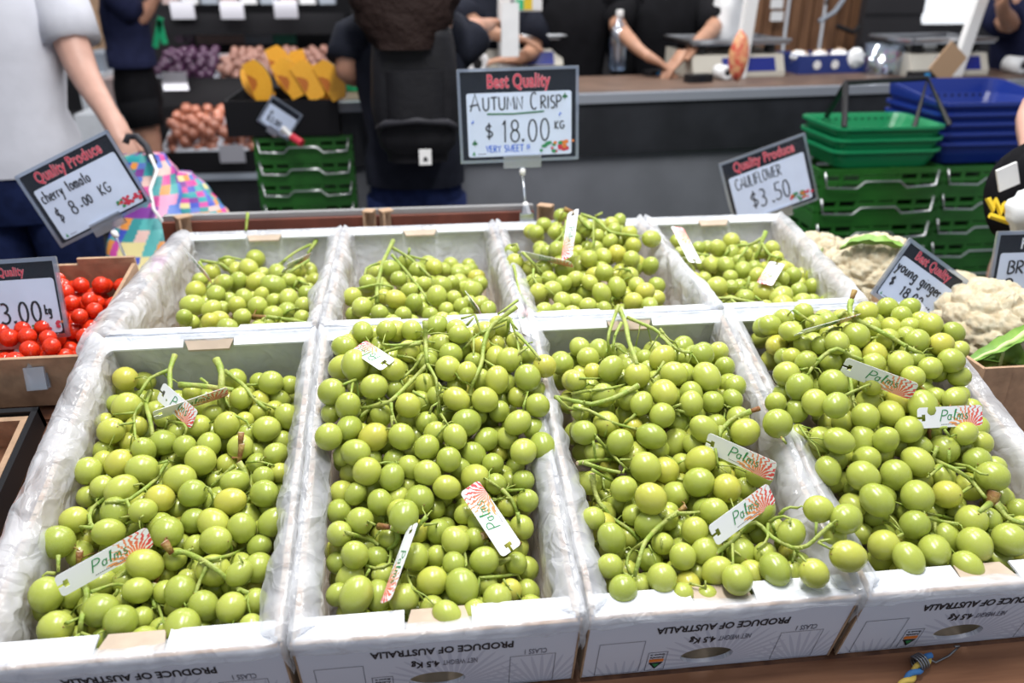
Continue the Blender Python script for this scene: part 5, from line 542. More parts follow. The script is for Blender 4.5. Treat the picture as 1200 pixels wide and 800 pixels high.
STEMS={'A': '0;33;0;1077,-286,-185;1054,-391,-250;1056,-543,-291;1088,-699,-329;1126,-848,-369;1138,-970,-427;1119,-1043,-515|0;25;0;1030,-490,-316;944,-516,-338;861,-548,-358;790,-599,-379;757,-706,-407;725,-796,-453;675,-838,-522|0;29;2;754,-588,-582;732,-665,-640;758,-842,-647;865,-1130,-598;960,-1362,-577;1002,-1471,-619;1027,-1556,-673;1045,-1622,-736|0;18;2;813,-1105,-484;746,-1159,-551;725,-1239,-609;748,-1343,-661;811,-1541,-660;892,-1771,-636;948,-1888,-674|0;15;0;703,-1171,-591;600,-1163,-600;497,-1155,-608|0;16;2;751,-1362,-636;683,-1431,-607;614,-1493,-583|0;15;0;1123,-1192,-715;1093,-1222,-797;1078,-1238,-838|0;45;1;1662,-425,-218;1723,-527,-282;1768,-664,-327;1785,-788,-375;1789,-873,-440;1781,-894,-538;1771,-890,-650;1774,-936,-736;1777,-964,-776|0;27;1;1771,-496,-367;1848,-531,-420;1933,-602,-456;2037,-752,-453;2131,-914,-457;2198,-1007,-509;2266,-1064,-566;2341,-1110,-617;2415,-1147,-671|0;17;1;2044,-639,-544;2140,-632,-542;2235,-621,-542|0;18;3;2240,-952,-624;2338,-1005,-643;2451,-1133,-620;2568,-1283,-586;2619,-1329,-584|0;37;1;1211,-756,-423;1307,-768,-426;1403,-781,-428;1502,-797,-432;1608,-823,-439;1714,-852,-446;1810,-873,-455;1902,-889,-465;1948,-897,-471|0;17;1;1774,-733,-679;1832,-825,-734;1887,-910,-791|0;16;3;2025,-1465,-555;2112,-1451,-598;2194,-1449,-661;2230,-1488,-715;2224,-1503,-738|0;19;2;1150,-1227,-718;1273,-1322,-689;1405,-1464,-637;1456,-1546,-657;1433,-1590,-740|0;17;1;1499,-734,-353;1592,-792,-398;1600,-841,-456|1;34;3;2213,-1881,-579;2206,-1923,-658;2198,-1963,-737|0;23;2;1271,-1905,-916;1224,-1961,-976;1195,-2065,-1004;1178,-2207,-1000;1171,-2392,-946;1145,-2527,-915;1086,-2576,-939;1030,-2634,-956;978,-2705,-936;905,-2731,-920;819,-2728,-921;775,-2725,-924|0;14;2;1351,-2129,-780;1269,-2129,-801;1228,-2129,-812|0;14;2;1212,-1728,-1003;1319,-1756,-1037|0;26;2;760,-2507,-975;669,-2496,-1036;578,-2487,-1097;538,-2571,-1107;588,-2783,-1066;666,-2956,-1045;729,-3021,-1082|0;17;2;1003,-2700,-940;1056,-2782,-984;1104,-2854,-1033;1139,-2895,-1104;1156,-2913,-1141|0;17;2;1136,-2867,-1092;1044,-2830,-1152;942,-2772,-1228;899,-2761,-1253|0;14;2;1159,-2897,-1012;1077,-2887,-1028;994,-2874,-1047;954,-2870,-1054|0;14;5;1199,-2944,-1041;1250,-2930,-996|0;13;2;1101,-2337,-996;1083,-2387,-918;1018,-2446,-894|0;20;4;727,-3040,-1048;646,-3024,-1043;563,-3007,-1039|1;31;3;2217,-1948,-706;2197,-1981,-793;2176,-2009,-883;2166,-2025,-928|0;34;3;2190,-2117,-871;2240,-2161,-950;2285,-2220,-1021;2308,-2298,-1075;2319,-2362,-1138|0;21;3;2126,-2089,-926;2061,-2112,-973;2000,-2145,-1014;1937,-2174,-1058;1871,-2192,-1109;1805,-2207,-1161|0;15;3;1922,-2585,-912;1949,-2610,-989;1952,-2616,-1076;1893,-2621,-1158;1856,-2629,-1194|0;18;3;2314,-2091,-1087;2334,-2227,-1115;2349,-2372,-1134;2324,-2439,-1201;2287,-2460,-1248;2270,-2461,-1255|0;14;3;2257,-2042,-924;2353,-2075,-899;2461,-2152,-857;2573,-2223,-852;2627,-2244,-863|0;14;2;1175,-2175,-1090;1264,-2178,-1074|0;22;3;1918,-2075,-1025;1831,-2064,-1053;1733,-2022,-1102;1636,-1982,-1150|1;33;4;574,-3173,-1260;562,-3205,-1338;549,-3237,-1417|0;29;4;605,-3349,-1330;622,-3419,-1403;716,-3576,-1376;835,-3769,-1308;873,-3857,-1326;852,-3885,-1395;864,-3981,-1406;903,-4125,-1375;909,-4196,-1403;878,-4183,-1504;838,-4151,-1632;831,-4167,-1744|0;18;4;914,-3841,-1295;960,-3783,-1317;994,-3694,-1364;1056,-3663,-1365;1151,-3711,-1326;1257,-3793,-1285;1301,-3815,-1279|0;16;4;1061,-3584,-1396;1120,-3565,-1342;1178,-3546,-1289;1207,-3536,-1262|0;15;4;935,-4321,-1432;888,-4390,-1423;865,-4425,-1417|0;15;4;969,-4352,-1387;1053,-4374,-1413;1096,-4385,-1426|0;15;4;795,-4229,-1352;835,-4175,-1368;868,-4105,-1399|0;19;4;1112,-3781,-1447;1147,-3746,-1363|0;19;4;490,-3459,-1072;497,-3509,-1125;505,-3562,-1176;506,-3581,-1206|0;16;4;482,-3598,-1209;402,-3600,-1190;365,-3626,-1206;362,-3644,-1236|1;41;5;1566,-3328,-1099;1606,-3359,-1157;1647,-3390,-1215|0;29;5;1641,-3375,-1228;1714,-3370,-1214;1786,-3375,-1226;1883,-3460,-1210;2004,-3617,-1139;2103,-3722,-1111;2174,-3768,-1140;2238,-3796,-1188;2293,-3807,-1251;2334,-3798,-1339;2388,-3821,-1396;2478,-3912,-1372;2568,-3986,-1356|0;19;5;2094,-3683,-1119;2173,-3682,-1106;2241,-3643,-1121;2276,-3495,-1220;2295,-3293,-1349;2335,-3168,-1404;2400,-3126,-1394|0;17;5;2231,-3205,-1439;2305,-3184,-1438;2376,-3153,-1445;2414,-3146,-1441|0;14;5;2240,-3234,-1417;2258,-3253,-1296;2261,-3303,-1173;2245,-3308,-1137|0;20;5;2117,-3732,-1139;2080,-3768,-1198;2049,-3822,-1244;2029,-3886,-1281;2018,-3961,-1312;1990,-4009,-1353;1938,-4018,-1418;1912,-4022,-1451|1;25;5;1536,-3353,-1355;1502,-3398,-1415;1480,-3473,-1451;1452,-3533,-1498|0;24;5;1474,-3588,-1453;1455,-3636,-1509;1461,-3719,-1539;1504,-3799,-1577;1526,-3825,-1609|0;17;5;1489,-3700,-1457;1507,-3730,-1537;1534,-3781,-1598;1604,-3931,-1580;1680,-4094,-1555|0;16;5;2284,-3729,-1333;2296,-3751,-1415;2307,-3771,-1498|0;15;5;2404,-3740,-1474;2489,-3726,-1429;2531,-3718,-1406|0;12;5;2455,-3711,-1053;2496,-3754,-1138',
'B': '0;33;1;4591,-905,424;4586,-945,341;4582,-947,240;4579,-990,155;4582,-1176,129;4586,-1319,85;4591,-1378,2|0;28;3;4591,-1370,-12;4515,-1391,-79;4440,-1430,-136;4366,-1517,-168;4296,-1639,-180;4229,-1785,-176;4165,-1934,-170;4094,-1997,-196;4007,-1968,-237;3913,-1909,-284;3819,-1863,-324;3727,-1842,-350|0;20;1;4539,-1009,168;4449,-1064,182;4359,-1129,200;4270,-1168,207;4177,-1176,206;4070,-1162,213;4014,-1153,219|0;21;0;4520,-1127,201;4422,-1129,183;4324,-1128,164;4225,-1105,135;4128,-1053,87;4034,-1042,53;3943,-1098,49;3844,-1136,32;3794,-1142,17|0;20;3;4591,-1399,12;4646,-1532,-30;4690,-1709,-49;4702,-1801,-115;4705,-1835,-213;4716,-1863,-319;4734,-1901,-424|0;18;0;4532,-1270,99;4476,-1299,6;4413,-1310,-76;4342,-1349,-124;4273,-1462,-132;4194,-1554,-131;4102,-1576,-147;4056,-1578,-159|0;13;0;3972,-1072,184;3934,-1190,118;3931,-1311,62;3932,-1345,23|0;16;0;3892,-1091,113;3955,-1231,92;4020,-1421,96;4051,-1487,85|0;18;0;3670,-1477,-125;3675,-1515,-210;3679,-1547,-298;3683,-1578,-387|0;20;0;3659,-1547,-89;3580,-1644,-71;3503,-1736,-55|0;16;0;3625,-1602,-100;3620,-1773,-114;3618,-1950,-121|0;16;1;4191,-1164,47;4294,-1184,40;4389,-1208,27;4452,-1239,-15|0;13;0;4241,-1548,-123;4273,-1590,-207|0;16;3;4383,-1710,-214;4463,-1741,-254;4534,-1772,-300;4575,-1806,-362|0;14;3;4714,-1821,-53;4759,-1840,-113;4720,-1843,-199;4688,-1850,-241|0;14;3;4539,-1591,-36;4560,-1647,-153|0;30;2;5852,-710,494;5756,-742,434;5667,-772,380;5585,-797,330;5503,-838,286;5440,-922,243;5397,-1029,191;5363,-1110,127;5343,-1195,58;5323,-1315,6;5283,-1491,-12;5229,-1642,-35;5182,-1694,-107;5144,-1698,-204;5124,-1725,-293;5110,-1767,-374|0;22;2;5742,-808,380;5637,-809,329;5541,-819,283;5454,-843,244;5369,-860,203;5284,-881,162;5206,-927,121;5139,-981,73;5073,-1014,14|0;21;2;5739,-835,391;5729,-828,283;5729,-737,136;5732,-614,-28;5728,-560,-164|0;17;2;5746,-944,416;5772,-999,326;5798,-1055,236;5815,-1151,166;5811,-1318,136;5808,-1449,93;5813,-1508,17|0;20;2;5804,-1107,273;5870,-1200,226;5933,-1310,188;5988,-1429,151;6040,-1534,105;6069,-1566,72|0;16;2;5782,-1449,115;5877,-1397,155;5924,-1374,177|0;17;2;5898,-498,504;5787,-599,475;5684,-705,452;5590,-748,405|0;15;2;5272,-800,442;5298,-844,357;5325,-898,278;5363,-962,205;5418,-1009,129;5504,-1018,70;5560,-1021,56|0;16;2;5343,-1273,-27;5425,-1416,-27;5498,-1610,9;5567,-1694,18|0;15;2;5076,-797,387;5175,-786,409;5274,-772,430|0;15;2;5146,-903,322;5214,-874,391;5248,-860,425|0;15;2;5484,-808,201;5588,-762,219;5693,-710,234|0;14;1;4976,-1668,-64;5056,-1699,-115;5136,-1730,-166|0;15;2;5760,-988,371;5832,-1037,283|0;15;2;5230,-1044,190;5222,-1135,113;5213,-1231,40;5210,-1262,-4|0;14;2;5773,-2127,-303;5815,-2012,-266;5859,-1891,-229|0;25;3;4097,-1989,-211;3999,-1916,-247;3903,-1845,-314;3816,-1868,-365;3731,-1913,-414;3688,-1927,-445|0;17;3;4120,-2092,-156;4124,-2161,-239;4154,-2235,-321;4180,-2264,-366|0;15;3;4126,-2244,-253;4121,-2287,-349;4118,-2309,-397|0;17;3;4704,-1828,-316;4703,-1851,-407;4702,-1867,-504;4701,-1895,-593|0;15;3;4729,-2125,-339;4777,-2232,-377;4801,-2287,-394|0;15;3;4587,-2132,-326;4623,-2097,-241;4700,-2086,-196|0;19;3;3903,-1739,-335;3827,-1760,-401|0;12;3;3949,-2697,-650;4039,-2673,-647;4123,-2625,-691;4164,-2619,-716|0;23;5;5400,-3066,-880;5454,-3116,-920;5502,-3168,-964;5536,-3209,-1033;5566,-3247,-1110|0;16;5;5440,-3007,-943;5520,-3083,-890;5601,-3142,-847;5644,-3151,-841|0;15;5;5254,-3003,-790;5327,-3032,-836;5400,-3062,-882|0;15;5;5344,-3107,-988;5412,-3108,-973|0;12;5;5828,-2271,-555;5896,-2309,-621|0;14;2;5764,-2194,-307;5787,-2152,-209|0;33;4;4098,-3547,-951;4184,-3565,-969;4271,-3583,-988|0;25;4;4152,-3431,-1093;4156,-3467,-1171;4126,-3489,-1235;4060,-3481,-1293;3991,-3419,-1339;3925,-3355,-1333;3862,-3346,-1281;3795,-3356,-1225;3726,-3417,-1142;3662,-3508,-1039;3592,-3536,-983|0;18;4;4075,-3476,-1312;4072,-3596,-1327;4059,-3755,-1291;3994,-3816,-1279;3909,-3797,-1303;3821,-3718,-1333;3777,-3687,-1335|0;14;4;3868,-4010,-1135;3810,-4041,-1219|0;15;4;3901,-3813,-1322;3897,-3848,-1398;3895,-3865,-1436|0;22;4;4499,-3425,-930;4439,-3441,-991;4387,-3453,-1057;4360,-3471,-1120|0;16;4;3858,-3289,-1317;3916,-3264,-1247;3946,-3251,-1211|0;14;4;3994,-3172,-1194;3991,-3129,-1103|0;14;4;3916,-3411,-1008;3853,-3390,-978|0;15;4;4462,-3486,-999;4548,-3492,-989;4591,-3494,-984|0;15;4;4317,-4232,-1260;4286,-4082,-1289;4254,-3936,-1313|1;33;4;3945,-3395,-1042;4045,-3453,-1014;4094,-3478,-1003|0;16;4;4894,-3729,-1206;4913,-3786,-1272;4912,-3891,-1282;4852,-3971,-1262;4778,-3994,-1276;4704,-3999,-1304|1;37;5;5116,-3578,-1146;5195,-3520,-1157;5277,-3441,-1196;5360,-3431,-1220;5435,-3475,-1224;5498,-3533,-1255;5559,-3575,-1309|0;18;5;5490,-3872,-1467;5409,-3874,-1478;5324,-3922,-1447;5238,-4003,-1378;5158,-4040,-1344;5082,-4040,-1343;5044,-4036,-1345|0;25;5;5285,-3828,-1343;5372,-3826,-1300;5415,-3824,-1279|0;12;5;5303,-4118,-1320;5345,-4162,-1405|0;20;5;5545,-3408,-971;5552,-3449,-1048;5555,-3469,-1087|0;12;5;5219,-3834,-1493;5284,-3835,-1478',
'C': '0;24;0;7424,-240,255;7379,-292,169;7315,-418,114;7228,-639,103;7153,-835,80;7121,-924,-4;7142,-917,-126;7191,-900,-241|0;34;0;7456,-123,173;7482,-211,107;7474,-418,94;7436,-691,104;7402,-901,83;7395,-1026,27;7397,-1172,-16;7373,-1421,-10;7359,-1631,-31|0;22;0;7371,-658,151;7293,-779,108;7217,-926,74;7183,-1015,0;7166,-1066,-96|0;19;0;7142,-825,-162;7091,-859,-248;7065,-875,-291|0;16;0;7260,-842,-116;7334,-927,-159;7411,-1000,-206|0;24;1;7574,-203,40;7658,-273,20;7722,-408,28;7774,-579,53;7822,-750,78;7866,-898,75;7910,-1014,37;7971,-1086,-18;8047,-1151,-66;8121,-1241,-72;8208,-1302,-64|0;17;1;7880,-854,122;7925,-927,64;7978,-999,13;8064,-1038,-26|0;32;2;7310,-1934,-191;7227,-1950,-225;7143,-1969,-258;7057,-1993,-287;6963,-2021,-307;6865,-2035,-327;6768,-2042,-349;6672,-2052,-361;6584,-2045,-348;6505,-1995,-349;6428,-1938,-354;6327,-1995,-296;6224,-2077,-225;6179,-2084,-209|0;20;2;6196,-2094,-204;6267,-2118,-278;6349,-2118,-354;6454,-2119,-393|0;18;2;6734,-1775,-515;6749,-1816,-601|0;16;2;6543,-1744,-349;6613,-1714,-294;6700,-1659,-276;6813,-1634,-316|0;19;2;6466,-1749,-362;6561,-1778,-325;6645,-1858,-269;6731,-1929,-224;6827,-1952,-206;6934,-1923,-213;7064,-1778,-273;7205,-1594,-352;7263,-1554,-363|0;17;1;7786,-1450,-100;7713,-1497,-187;7634,-1539,-262;7594,-1553,-296|0;16;3;7813,-2200,-352;7702,-2202,-385|0;17;0;7217,-1478,-269;7137,-1498,-326;7097,-1507,-355|0;15;0;6558,-1729,-146;6692,-1691,-174;6821,-1580,-238;6935,-1513,-278|0;17;1;7947,-1226,-42;7942,-1181,4;7898,-1097,43;7834,-1023,89|1;31;3;8792,-2379,-378;8681,-2381,-411|0;31;3;8684,-2376,-415;8594,-2367,-455;8507,-2352,-501;8423,-2359,-555;8332,-2417,-600;8248,-2507,-646;8220,-2541,-685|0;15;3;8515,-1953,-574;8463,-2080,-608;8412,-2204,-642|0;13;3;8482,-2077,-503;8612,-2093,-503|0;14;3;7747,-2140,-464;7847,-2182,-478;7929,-2199,-537;7991,-2199,-638|0;14;3;7814,-2198,-353;7702,-2208,-403|0;13;3;8403,-2338,-649;8434,-2380,-725;8450,-2401,-764|0;20;2;6420,-2098,-360;6518,-2121,-375;6608,-2165,-383;6681,-2236,-396;6754,-2295,-420;6832,-2331,-457;6915,-2347,-493;7005,-2345,-527;7094,-2346,-559;7180,-2359,-583;7223,-2368,-593|0;18;2;6630,-2546,-551;6703,-2535,-645;6781,-2507,-751;6835,-2569,-798;6859,-2731,-771;6888,-2863,-760;6976,-2785,-887;7014,-2768,-937|0;24;2;6350,-2823,-738;6462,-2763,-764;6583,-2670,-813;6693,-2611,-848;6803,-2538,-901;6854,-2517,-919|0;24;2;6412,-2861,-708;6495,-2889,-730;6583,-2896,-766;6683,-2862,-827;6773,-2891,-839;6848,-2979,-807|0;18;2;6496,-2973,-743;6579,-2978,-801;6685,-2892,-921;6794,-2808,-1040|1;14;2;6367,-2093,-401;6457,-2104,-401|0;30;4;6517,-2932,-833;6523,-2970,-915;6529,-3013,-993;6543,-3081,-1050;6567,-3169,-1090;6598,-3229,-1148|0;17;2;7210,-2235,-439;7134,-2255,-496;7059,-2273,-554|0;15;2;6835,-2342,-478;6804,-2375,-561;6774,-2407,-644|0;14;2;6584,-2603,-575;6597,-2625,-661;6612,-2641,-751;6618,-2655,-793|0;12;2;6881,-2823,-726;6982,-2804,-745;7031,-2798,-753|0;12;2;6879,-2994,-800;6917,-2904,-815;6984,-2805,-890|0;12;2;6708,-2720,-1093;6713,-2772,-1170;6766,-2809,-1207|0;16;2;6545,-2131,-413;6523,-2166,-496|0;16;3;7761,-2208,-427;7851,-2228,-453;7934,-2225,-510;7962,-2225,-621|0;12;3;7637,-2743,-896;7746,-2733,-847|0;14;3;7587,-2878,-1013;7691,-2905,-1045|0;15;3;8068,-2851,-631;8070,-2907,-695;8072,-2961,-759;8076,-2982,-796|0;31;3;8284,-2437,-583;8245,-2513,-641;8210,-2578,-704|0;13;4;7433,-3652,-973;7517,-3645,-977;7613,-3608,-1004;7658,-3597,-1012|0;13;5;7974,-3627,-1017;8073,-3638,-1017|0;12;3;8071,-2851,-652;8075,-2892,-740;8079,-2932,-828|0;15;3;8794,-3085,-399;8842,-3119,-461|1;32;4;7589,-3309,-1132;7501,-3327,-1194|0;27;4;7411,-3571,-1010;7324,-3596,-1045;7240,-3646,-1065;7159,-3697,-1084;7077,-3768,-1095;6978,-3901,-1064;6891,-4024,-1042;6843,-4103,-1066;6803,-4174,-1098;6768,-4234,-1139;6742,-4266,-1204;6719,-4288,-1277|0;22;4;6567,-3198,-1085;6625,-3236,-1154;6683,-3272,-1222;6744,-3320,-1263;6797,-3411,-1250;6846,-3499,-1243;6896,-3545,-1281;6946,-3576,-1336;6971,-3591,-1363|0;18;4;6909,-3948,-1099;6872,-3845,-1233;6831,-3758,-1356;6760,-3851,-1358;6714,-3981,-1350;6724,-4041,-1395;6752,-4076,-1459|0;20;4;7185,-3530,-1020;7231,-3563,-1081|0;13;4;6608,-4163,-1312;6680,-4220,-1323;6717,-4245,-1333|0;12;4;6939,-4014,-1090;6982,-4059,-1177|0;12;4;7132,-3862,-1127;7128,-3897,-1206;7126,-3915,-1245|0;20;4;7368,-3645,-972;7456,-3649,-970;7555,-3629,-987;7658,-3599,-1010|0;14;4;7412,-3605,-1351;7433,-3572,-1275|0;12;4;7315,-4391,-1345;7388,-4434,-1346;7463,-4473,-1348|0;12;4;7459,-4482,-1340;7463,-4451,-1270|0;12;4;7260,-4123,-1429;7356,-4129,-1420;7404,-4132,-1415|0;25;5;7691,-4098,-1211;7792,-4008,-1235;7893,-3922,-1255;7968,-3893,-1226;8050,-3837,-1204;8132,-3774,-1171;8186,-3786,-1087;8252,-3823,-1039;8316,-3851,-1081;8353,-3922,-1110;8369,-4036,-1098;8409,-4112,-1094;8459,-4173,-1095;8493,-4261,-1072;8542,-4331,-1030;8615,-4353,-988;8677,-4345,-939;8738,-4325,-891;8805,-4299,-849;8873,-4277,-805;8906,-4268,-781|0;34;5;8199,-3656,-1055;8253,-3697,-1130|0;13;5;8742,-4234,-773;8730,-4275,-855;8724,-4296,-897|0;13;5;8673,-4446,-871;8733,-4481,-896;8794,-4514,-923|0;13;5;8716,-4400,-902;8799,-4403,-887;8840,-4404,-880|0;15;5;8547,-4273,-1111;8540,-4406,-1082;8529,-4540,-1049|0;15;5;8555,-4231,-1146;8519,-4285,-1217;8503,-4309,-1254|0;17;5;8403,-3817,-1074;8370,-3906,-1100;8319,-4023,-1101;8266,-4079,-1129;8202,-4094,-1172;8169,-4100,-1194|0;17;5;8380,-3890,-998;8445,-3902,-932;8498,-3967,-869;8533,-4051,-843;8515,-4099,-873|0;17;5;8498,-3867,-926;8550,-3858,-861;8611,-3872,-823;8691,-3894,-825|0;15;5;7927,-3988,-1181;7905,-4066,-1216;7850,-4213,-1192;7810,-4328,-1193|0;12;5;7934,-4033,-1245;8005,-4063,-1295;8048,-4088,-1342;8057,-4098,-1365|0;16;5;7915,-3685,-1293;7944,-3723,-1369|0;12;5;8202,-4138,-1186;8230,-4175,-1259|0;14;5;8458,-3812,-1082;8485,-3857,-1172',
'D': '1;32;1;10810,-664,501;10766,-709,417;10745,-730,374|0;34;1;10640,-907,449;10589,-982,388;10535,-1121,339;10542,-1239,304;10628,-1289,267;10729,-1314,221;10792,-1387,200;10837,-1482,190;10909,-1533,160;10990,-1568,116;11053,-1630,81;11099,-1719,61;11166,-1786,33;11254,-1824,-7|0;30;1;10667,-711,192;10559,-741,97|0;21;1;9784,-935,347;9875,-973,286;9964,-1012,233;10052,-1049,185|0;28;0;9669,-1909,-69;9755,-1873,-7;9845,-1833,53;9934,-1820,111;10029,-1824,142;10119,-1842,106;10207,-1875,57;10300,-1925,30;10351,-1946,16|0;19;0;9571,-2087,24;9511,-2126,-78|0;17;1;10179,-1203,114;10275,-1189,156;10407,-1193,163|0;27;2;10187,-1928,-131;10179,-2005,-211;10105,-2185,-233;10004,-2406,-225;9968,-2518,-273|0;17;2;9872,-2461,-216;9970,-2443,-180;10078,-2414,-152;10183,-2396,-124;10234,-2393,-109|0;19;2;10170,-2346,-150;10203,-2380,-217|0;15;1;10620,-1519,122;10757,-1527,140|0;15;1;10991,-1534,88;10988,-1573,-9;10987,-1594,-57|0;15;0;10060,-1435,-345;10076,-1470,-417|0;20;1;10337,-1870,-233;10354,-1891,-344;10388,-1886,-470;10398,-1895,-527|0;15;0;9509,-1921,-96;9605,-1920,-70|0;15;0;9673,-1865,36;9766,-1883,19|0;16;2;10516,-2284,-349;10459,-2285,-366|1;13;2;8842,-2953,-461;8907,-2997,-540|0;15;2;9215,-2663,-494;9213,-2795,-510;9211,-2925,-524|0;19;2;10145,-2062,-274;10122,-2161,-323;10097,-2263,-368;10098,-2293,-403|1;25;3;11047,-2684,-375;11107,-2734,-366;11160,-2792,-405|1;24;3;10946,-2673,-583;10959,-2717,-675;10973,-2760,-767|0;23;3;10784,-2812,-410;10857,-2837,-492;10894,-2876,-516;10942,-2927,-493;11020,-2948,-481|0;25;4;10844,-3067,-863;10890,-3136,-865;10877,-3277,-815;10882,-3396,-783;10948,-3446,-813;11046,-3462,-879;11121,-3504,-948;11121,-3607,-964;11121,-3700,-981;11138,-3726,-1006|0;23;4;10856,-3070,-675;10817,-3103,-762;10798,-3120,-805|0;21;4;10989,-3108,-702;10991,-3151,-800;10992,-3173,-849|0;18;4;10782,-3318,-781;10675,-3379,-807;10569,-3441,-832;10529,-3456,-856|0;18;4;11087,-3121,-910;11125,-3213,-870;11138,-3330,-815;11118,-3468,-780;11115,-3580,-758;11183,-3618,-748|0;19;4;11132,-3484,-987;11016,-3547,-990;10875,-3643,-967;10774,-3691,-980|1;62;4;11319,-3625,-1008;11272,-3679,-1091;11251,-3703,-1134|0;26;4;11128,-3804,-1031;10989,-3887,-1041;10917,-3933,-1043|0;30;4;11335,-3692,-1107;11391,-3727,-1170;11447,-3762,-1232|0;15;4;10878,-3397,-778;10985,-3405,-781;11038,-3410,-782|0;17;4;11221,-3356,-852;11200,-3400,-924;11181,-3442,-998|0;17;4;10946,-3004,-474;11012,-3049,-555|0;32;4;11299,-3717,-1108;11348,-3764,-1168;11364,-3848,-1198;11375,-3944,-1188;11433,-3999,-1186;11475,-4013,-1194|0;32;4;11154,-3795,-1040;11022,-3879,-1030;10906,-3946,-1033|0;20;5;10705,-3933,-1197;10653,-3867,-1222;10605,-3794,-1250;10482,-3819,-1196;10331,-3885,-1104;10275,-3894,-1078|0;18;4;10839,-3710,-1302;10759,-3690,-1285;10674,-3677,-1263;10577,-3674,-1237;10481,-3666,-1220|0;14;5;10436,-3886,-1178;10427,-3930,-1261;10424,-3951,-1302|0;20;4;11119,-3934,-1346;11218,-3912,-1319;11353,-3852,-1323;11486,-3792,-1318|0;18;5;9840,-4083,-1199;9924,-4072,-1155|0;13;4;10688,-3576,-1241;10737,-3610,-1304',
'E': '0;34;1;2531,4826,-143;2463,4722,-227;2399,4588,-301;2364,4547,-346|0;24;1;2433,4705,-195;2294,4650,-237;2181,4468,-244;2100,4200,-236;2012,4020,-260;1959,3985,-290|0;29;0;502,3761,-156;559,3726,-259;605,3732,-377;630,3726,-433|0;29;0;427,4165,-272;571,4111,-278;714,4056,-283;838,4043,-318;929,4053,-417;1017,4038,-524|0;24;0;721,4324,-319;865,4327,-273;1019,4290,-283;1175,4247,-311|1;35;2;1857,1353,-326;2021,1194,-268;2106,1095,-231|0;29;2;2112,1066,-219;2238,1075,-240;2357,1053,-252;2482,927,-225;2606,796,-197;2727,665,-167;2840,579,-157|0;29;1;2161,3227,-265;2269,3287,-216;2366,3428,-194;2464,3572,-172;2519,3607,-148|0;25;1;2316,3180,-377;2429,3136,-418;2543,3094,-459|0;20;2;2265,1609,-436;2365,1623,-351;2482,1608,-312;2542,1602,-302|0;22;0;839,2619,-411;800,2852,-366;795,3148,-391;839,3217,-397|0;22;1;2352,2951,-295;2280,2892,-442|0;28;0;1231,5042,393;1210,4986,263;1190,4929,133;1179,4900,68',
'F': '0;37;0;4044,4513,-119;3989,4154,-135;3944,3651,-99;3894,3331,-117;3855,3104,-165;3830,2876,-212;3815,2506,-205;3821,1878,-101;3838,1338,-35;3833,1260,-146|0;24;0;4031,3463,-53;4115,3419,-147;4200,3332,-227;4290,2986,-217;4379,2442,-140;4461,2068,-118;4537,1795,-130;4605,1514,-140;4670,1354,-196;4703,1316,-240|0;25;0;4009,4296,-178;4139,4017,-167;4267,3604,-110;4383,3185,-59;4486,2895,-61;4586,2772,-121;4687,2690,-207;4738,2656,-254|0;23;0;4361,3526,-122;4511,3494,-153;4660,3463,-183|0;22;0;3820,2874,-20;3710,2680,17;3632,2335,81;3605,2088,31|0;21;0;3508,1600,-10;3624,1653,-4;3735,1783,-25;3852,1840,-31;3974,1743,-20;4095,1646,-21|0;18;0;3723,1264,-80;3822,1277,-27;3871,1284,0|0;24;0;4363,3965,-104;4340,3917,-214|0;18;0;3912,1968,29;3892,1780,-52;3883,1669,-85',
'G': '1;43;0;7417,4353,458;7551,4288,411;7619,4258,386|0;29;0;7666,3957,450;7798,3902,425;7916,3825,396;7992,3686,349;8047,3504,306;8122,3374,262;8230,3281,254;8344,3183,262;8455,3077,273;8574,3007,273|0;24;0;7951,3948,408;8093,3960,471|0;38;0;7587,3735,479;7665,3665,372;7754,3606,285;7879,3581,265|0;17;0;7854,3657,421;7812,3443,344;7741,3094,311;7691,2845,251;7679,2765,140|0;22;1;6097,1679,266;6109,1564,178;6113,1381,117;6105,1096,97;6109,798,86;6145,574,56;6214,409,22;6300,317,-35|0;24;1;6323,2258,289;6404,2197,214;6485,2139,138;6526,2115,98|0;23;2;7625,1115,-263;7686,1167,-188;7819,1175,-199|0;21;2;8006,1758,97;8102,1730,78;8119,1681,-11|0;20;0;7300,3492,486;7260,3391,357;7162,3159,299;7024,2882,291;6912,2756,240|0;18;1;6429,1653,197;6396,1478,115;6424,1259,96;6453,1183,81|0;22;1;6190,2743,270;6268,2684,309;6300,2581,217',
'H': '0;37;1;11309,3676,64;11234,3580,-39;11163,3504,-154;11110,3473,-290;11054,3438,-425|0;28;1;11246,3665,-59;11130,3710,-165;11037,3828,-249;10846,3729,-214;10590,3439,-133;10434,3280,-165;10337,3233,-255|0;23;1;10650,2918,16;10548,2851,-83;10449,2791,-184|0;24;1;11113,3337,-63;11132,3180,-141;11143,2977,-182;11253,2880,-197;11329,2860,-205|1;33;2;9010,818,-4;9123,772,-75;9180,749,-110|0;28;2;9198,797,-130;9314,781,-124;9428,763,-116;9543,746,-115;9648,714,-126;9720,608,-111;9768,453,-76;9848,373,-71|0;22;2;9016,323,48;9094,233,-11;9174,152,-73|0;20;2;9493,617,-89;9534,477,-113;9574,339,-138|0;33;0;9700,3556,-190;9782,3299,-201;9825,2960,-121;9861,2836,-87|0;19;2;10130,1488,-26;10101,1428,-156;10087,1398,-222|0;20;2;9820,481,11;9931,433,-67'}
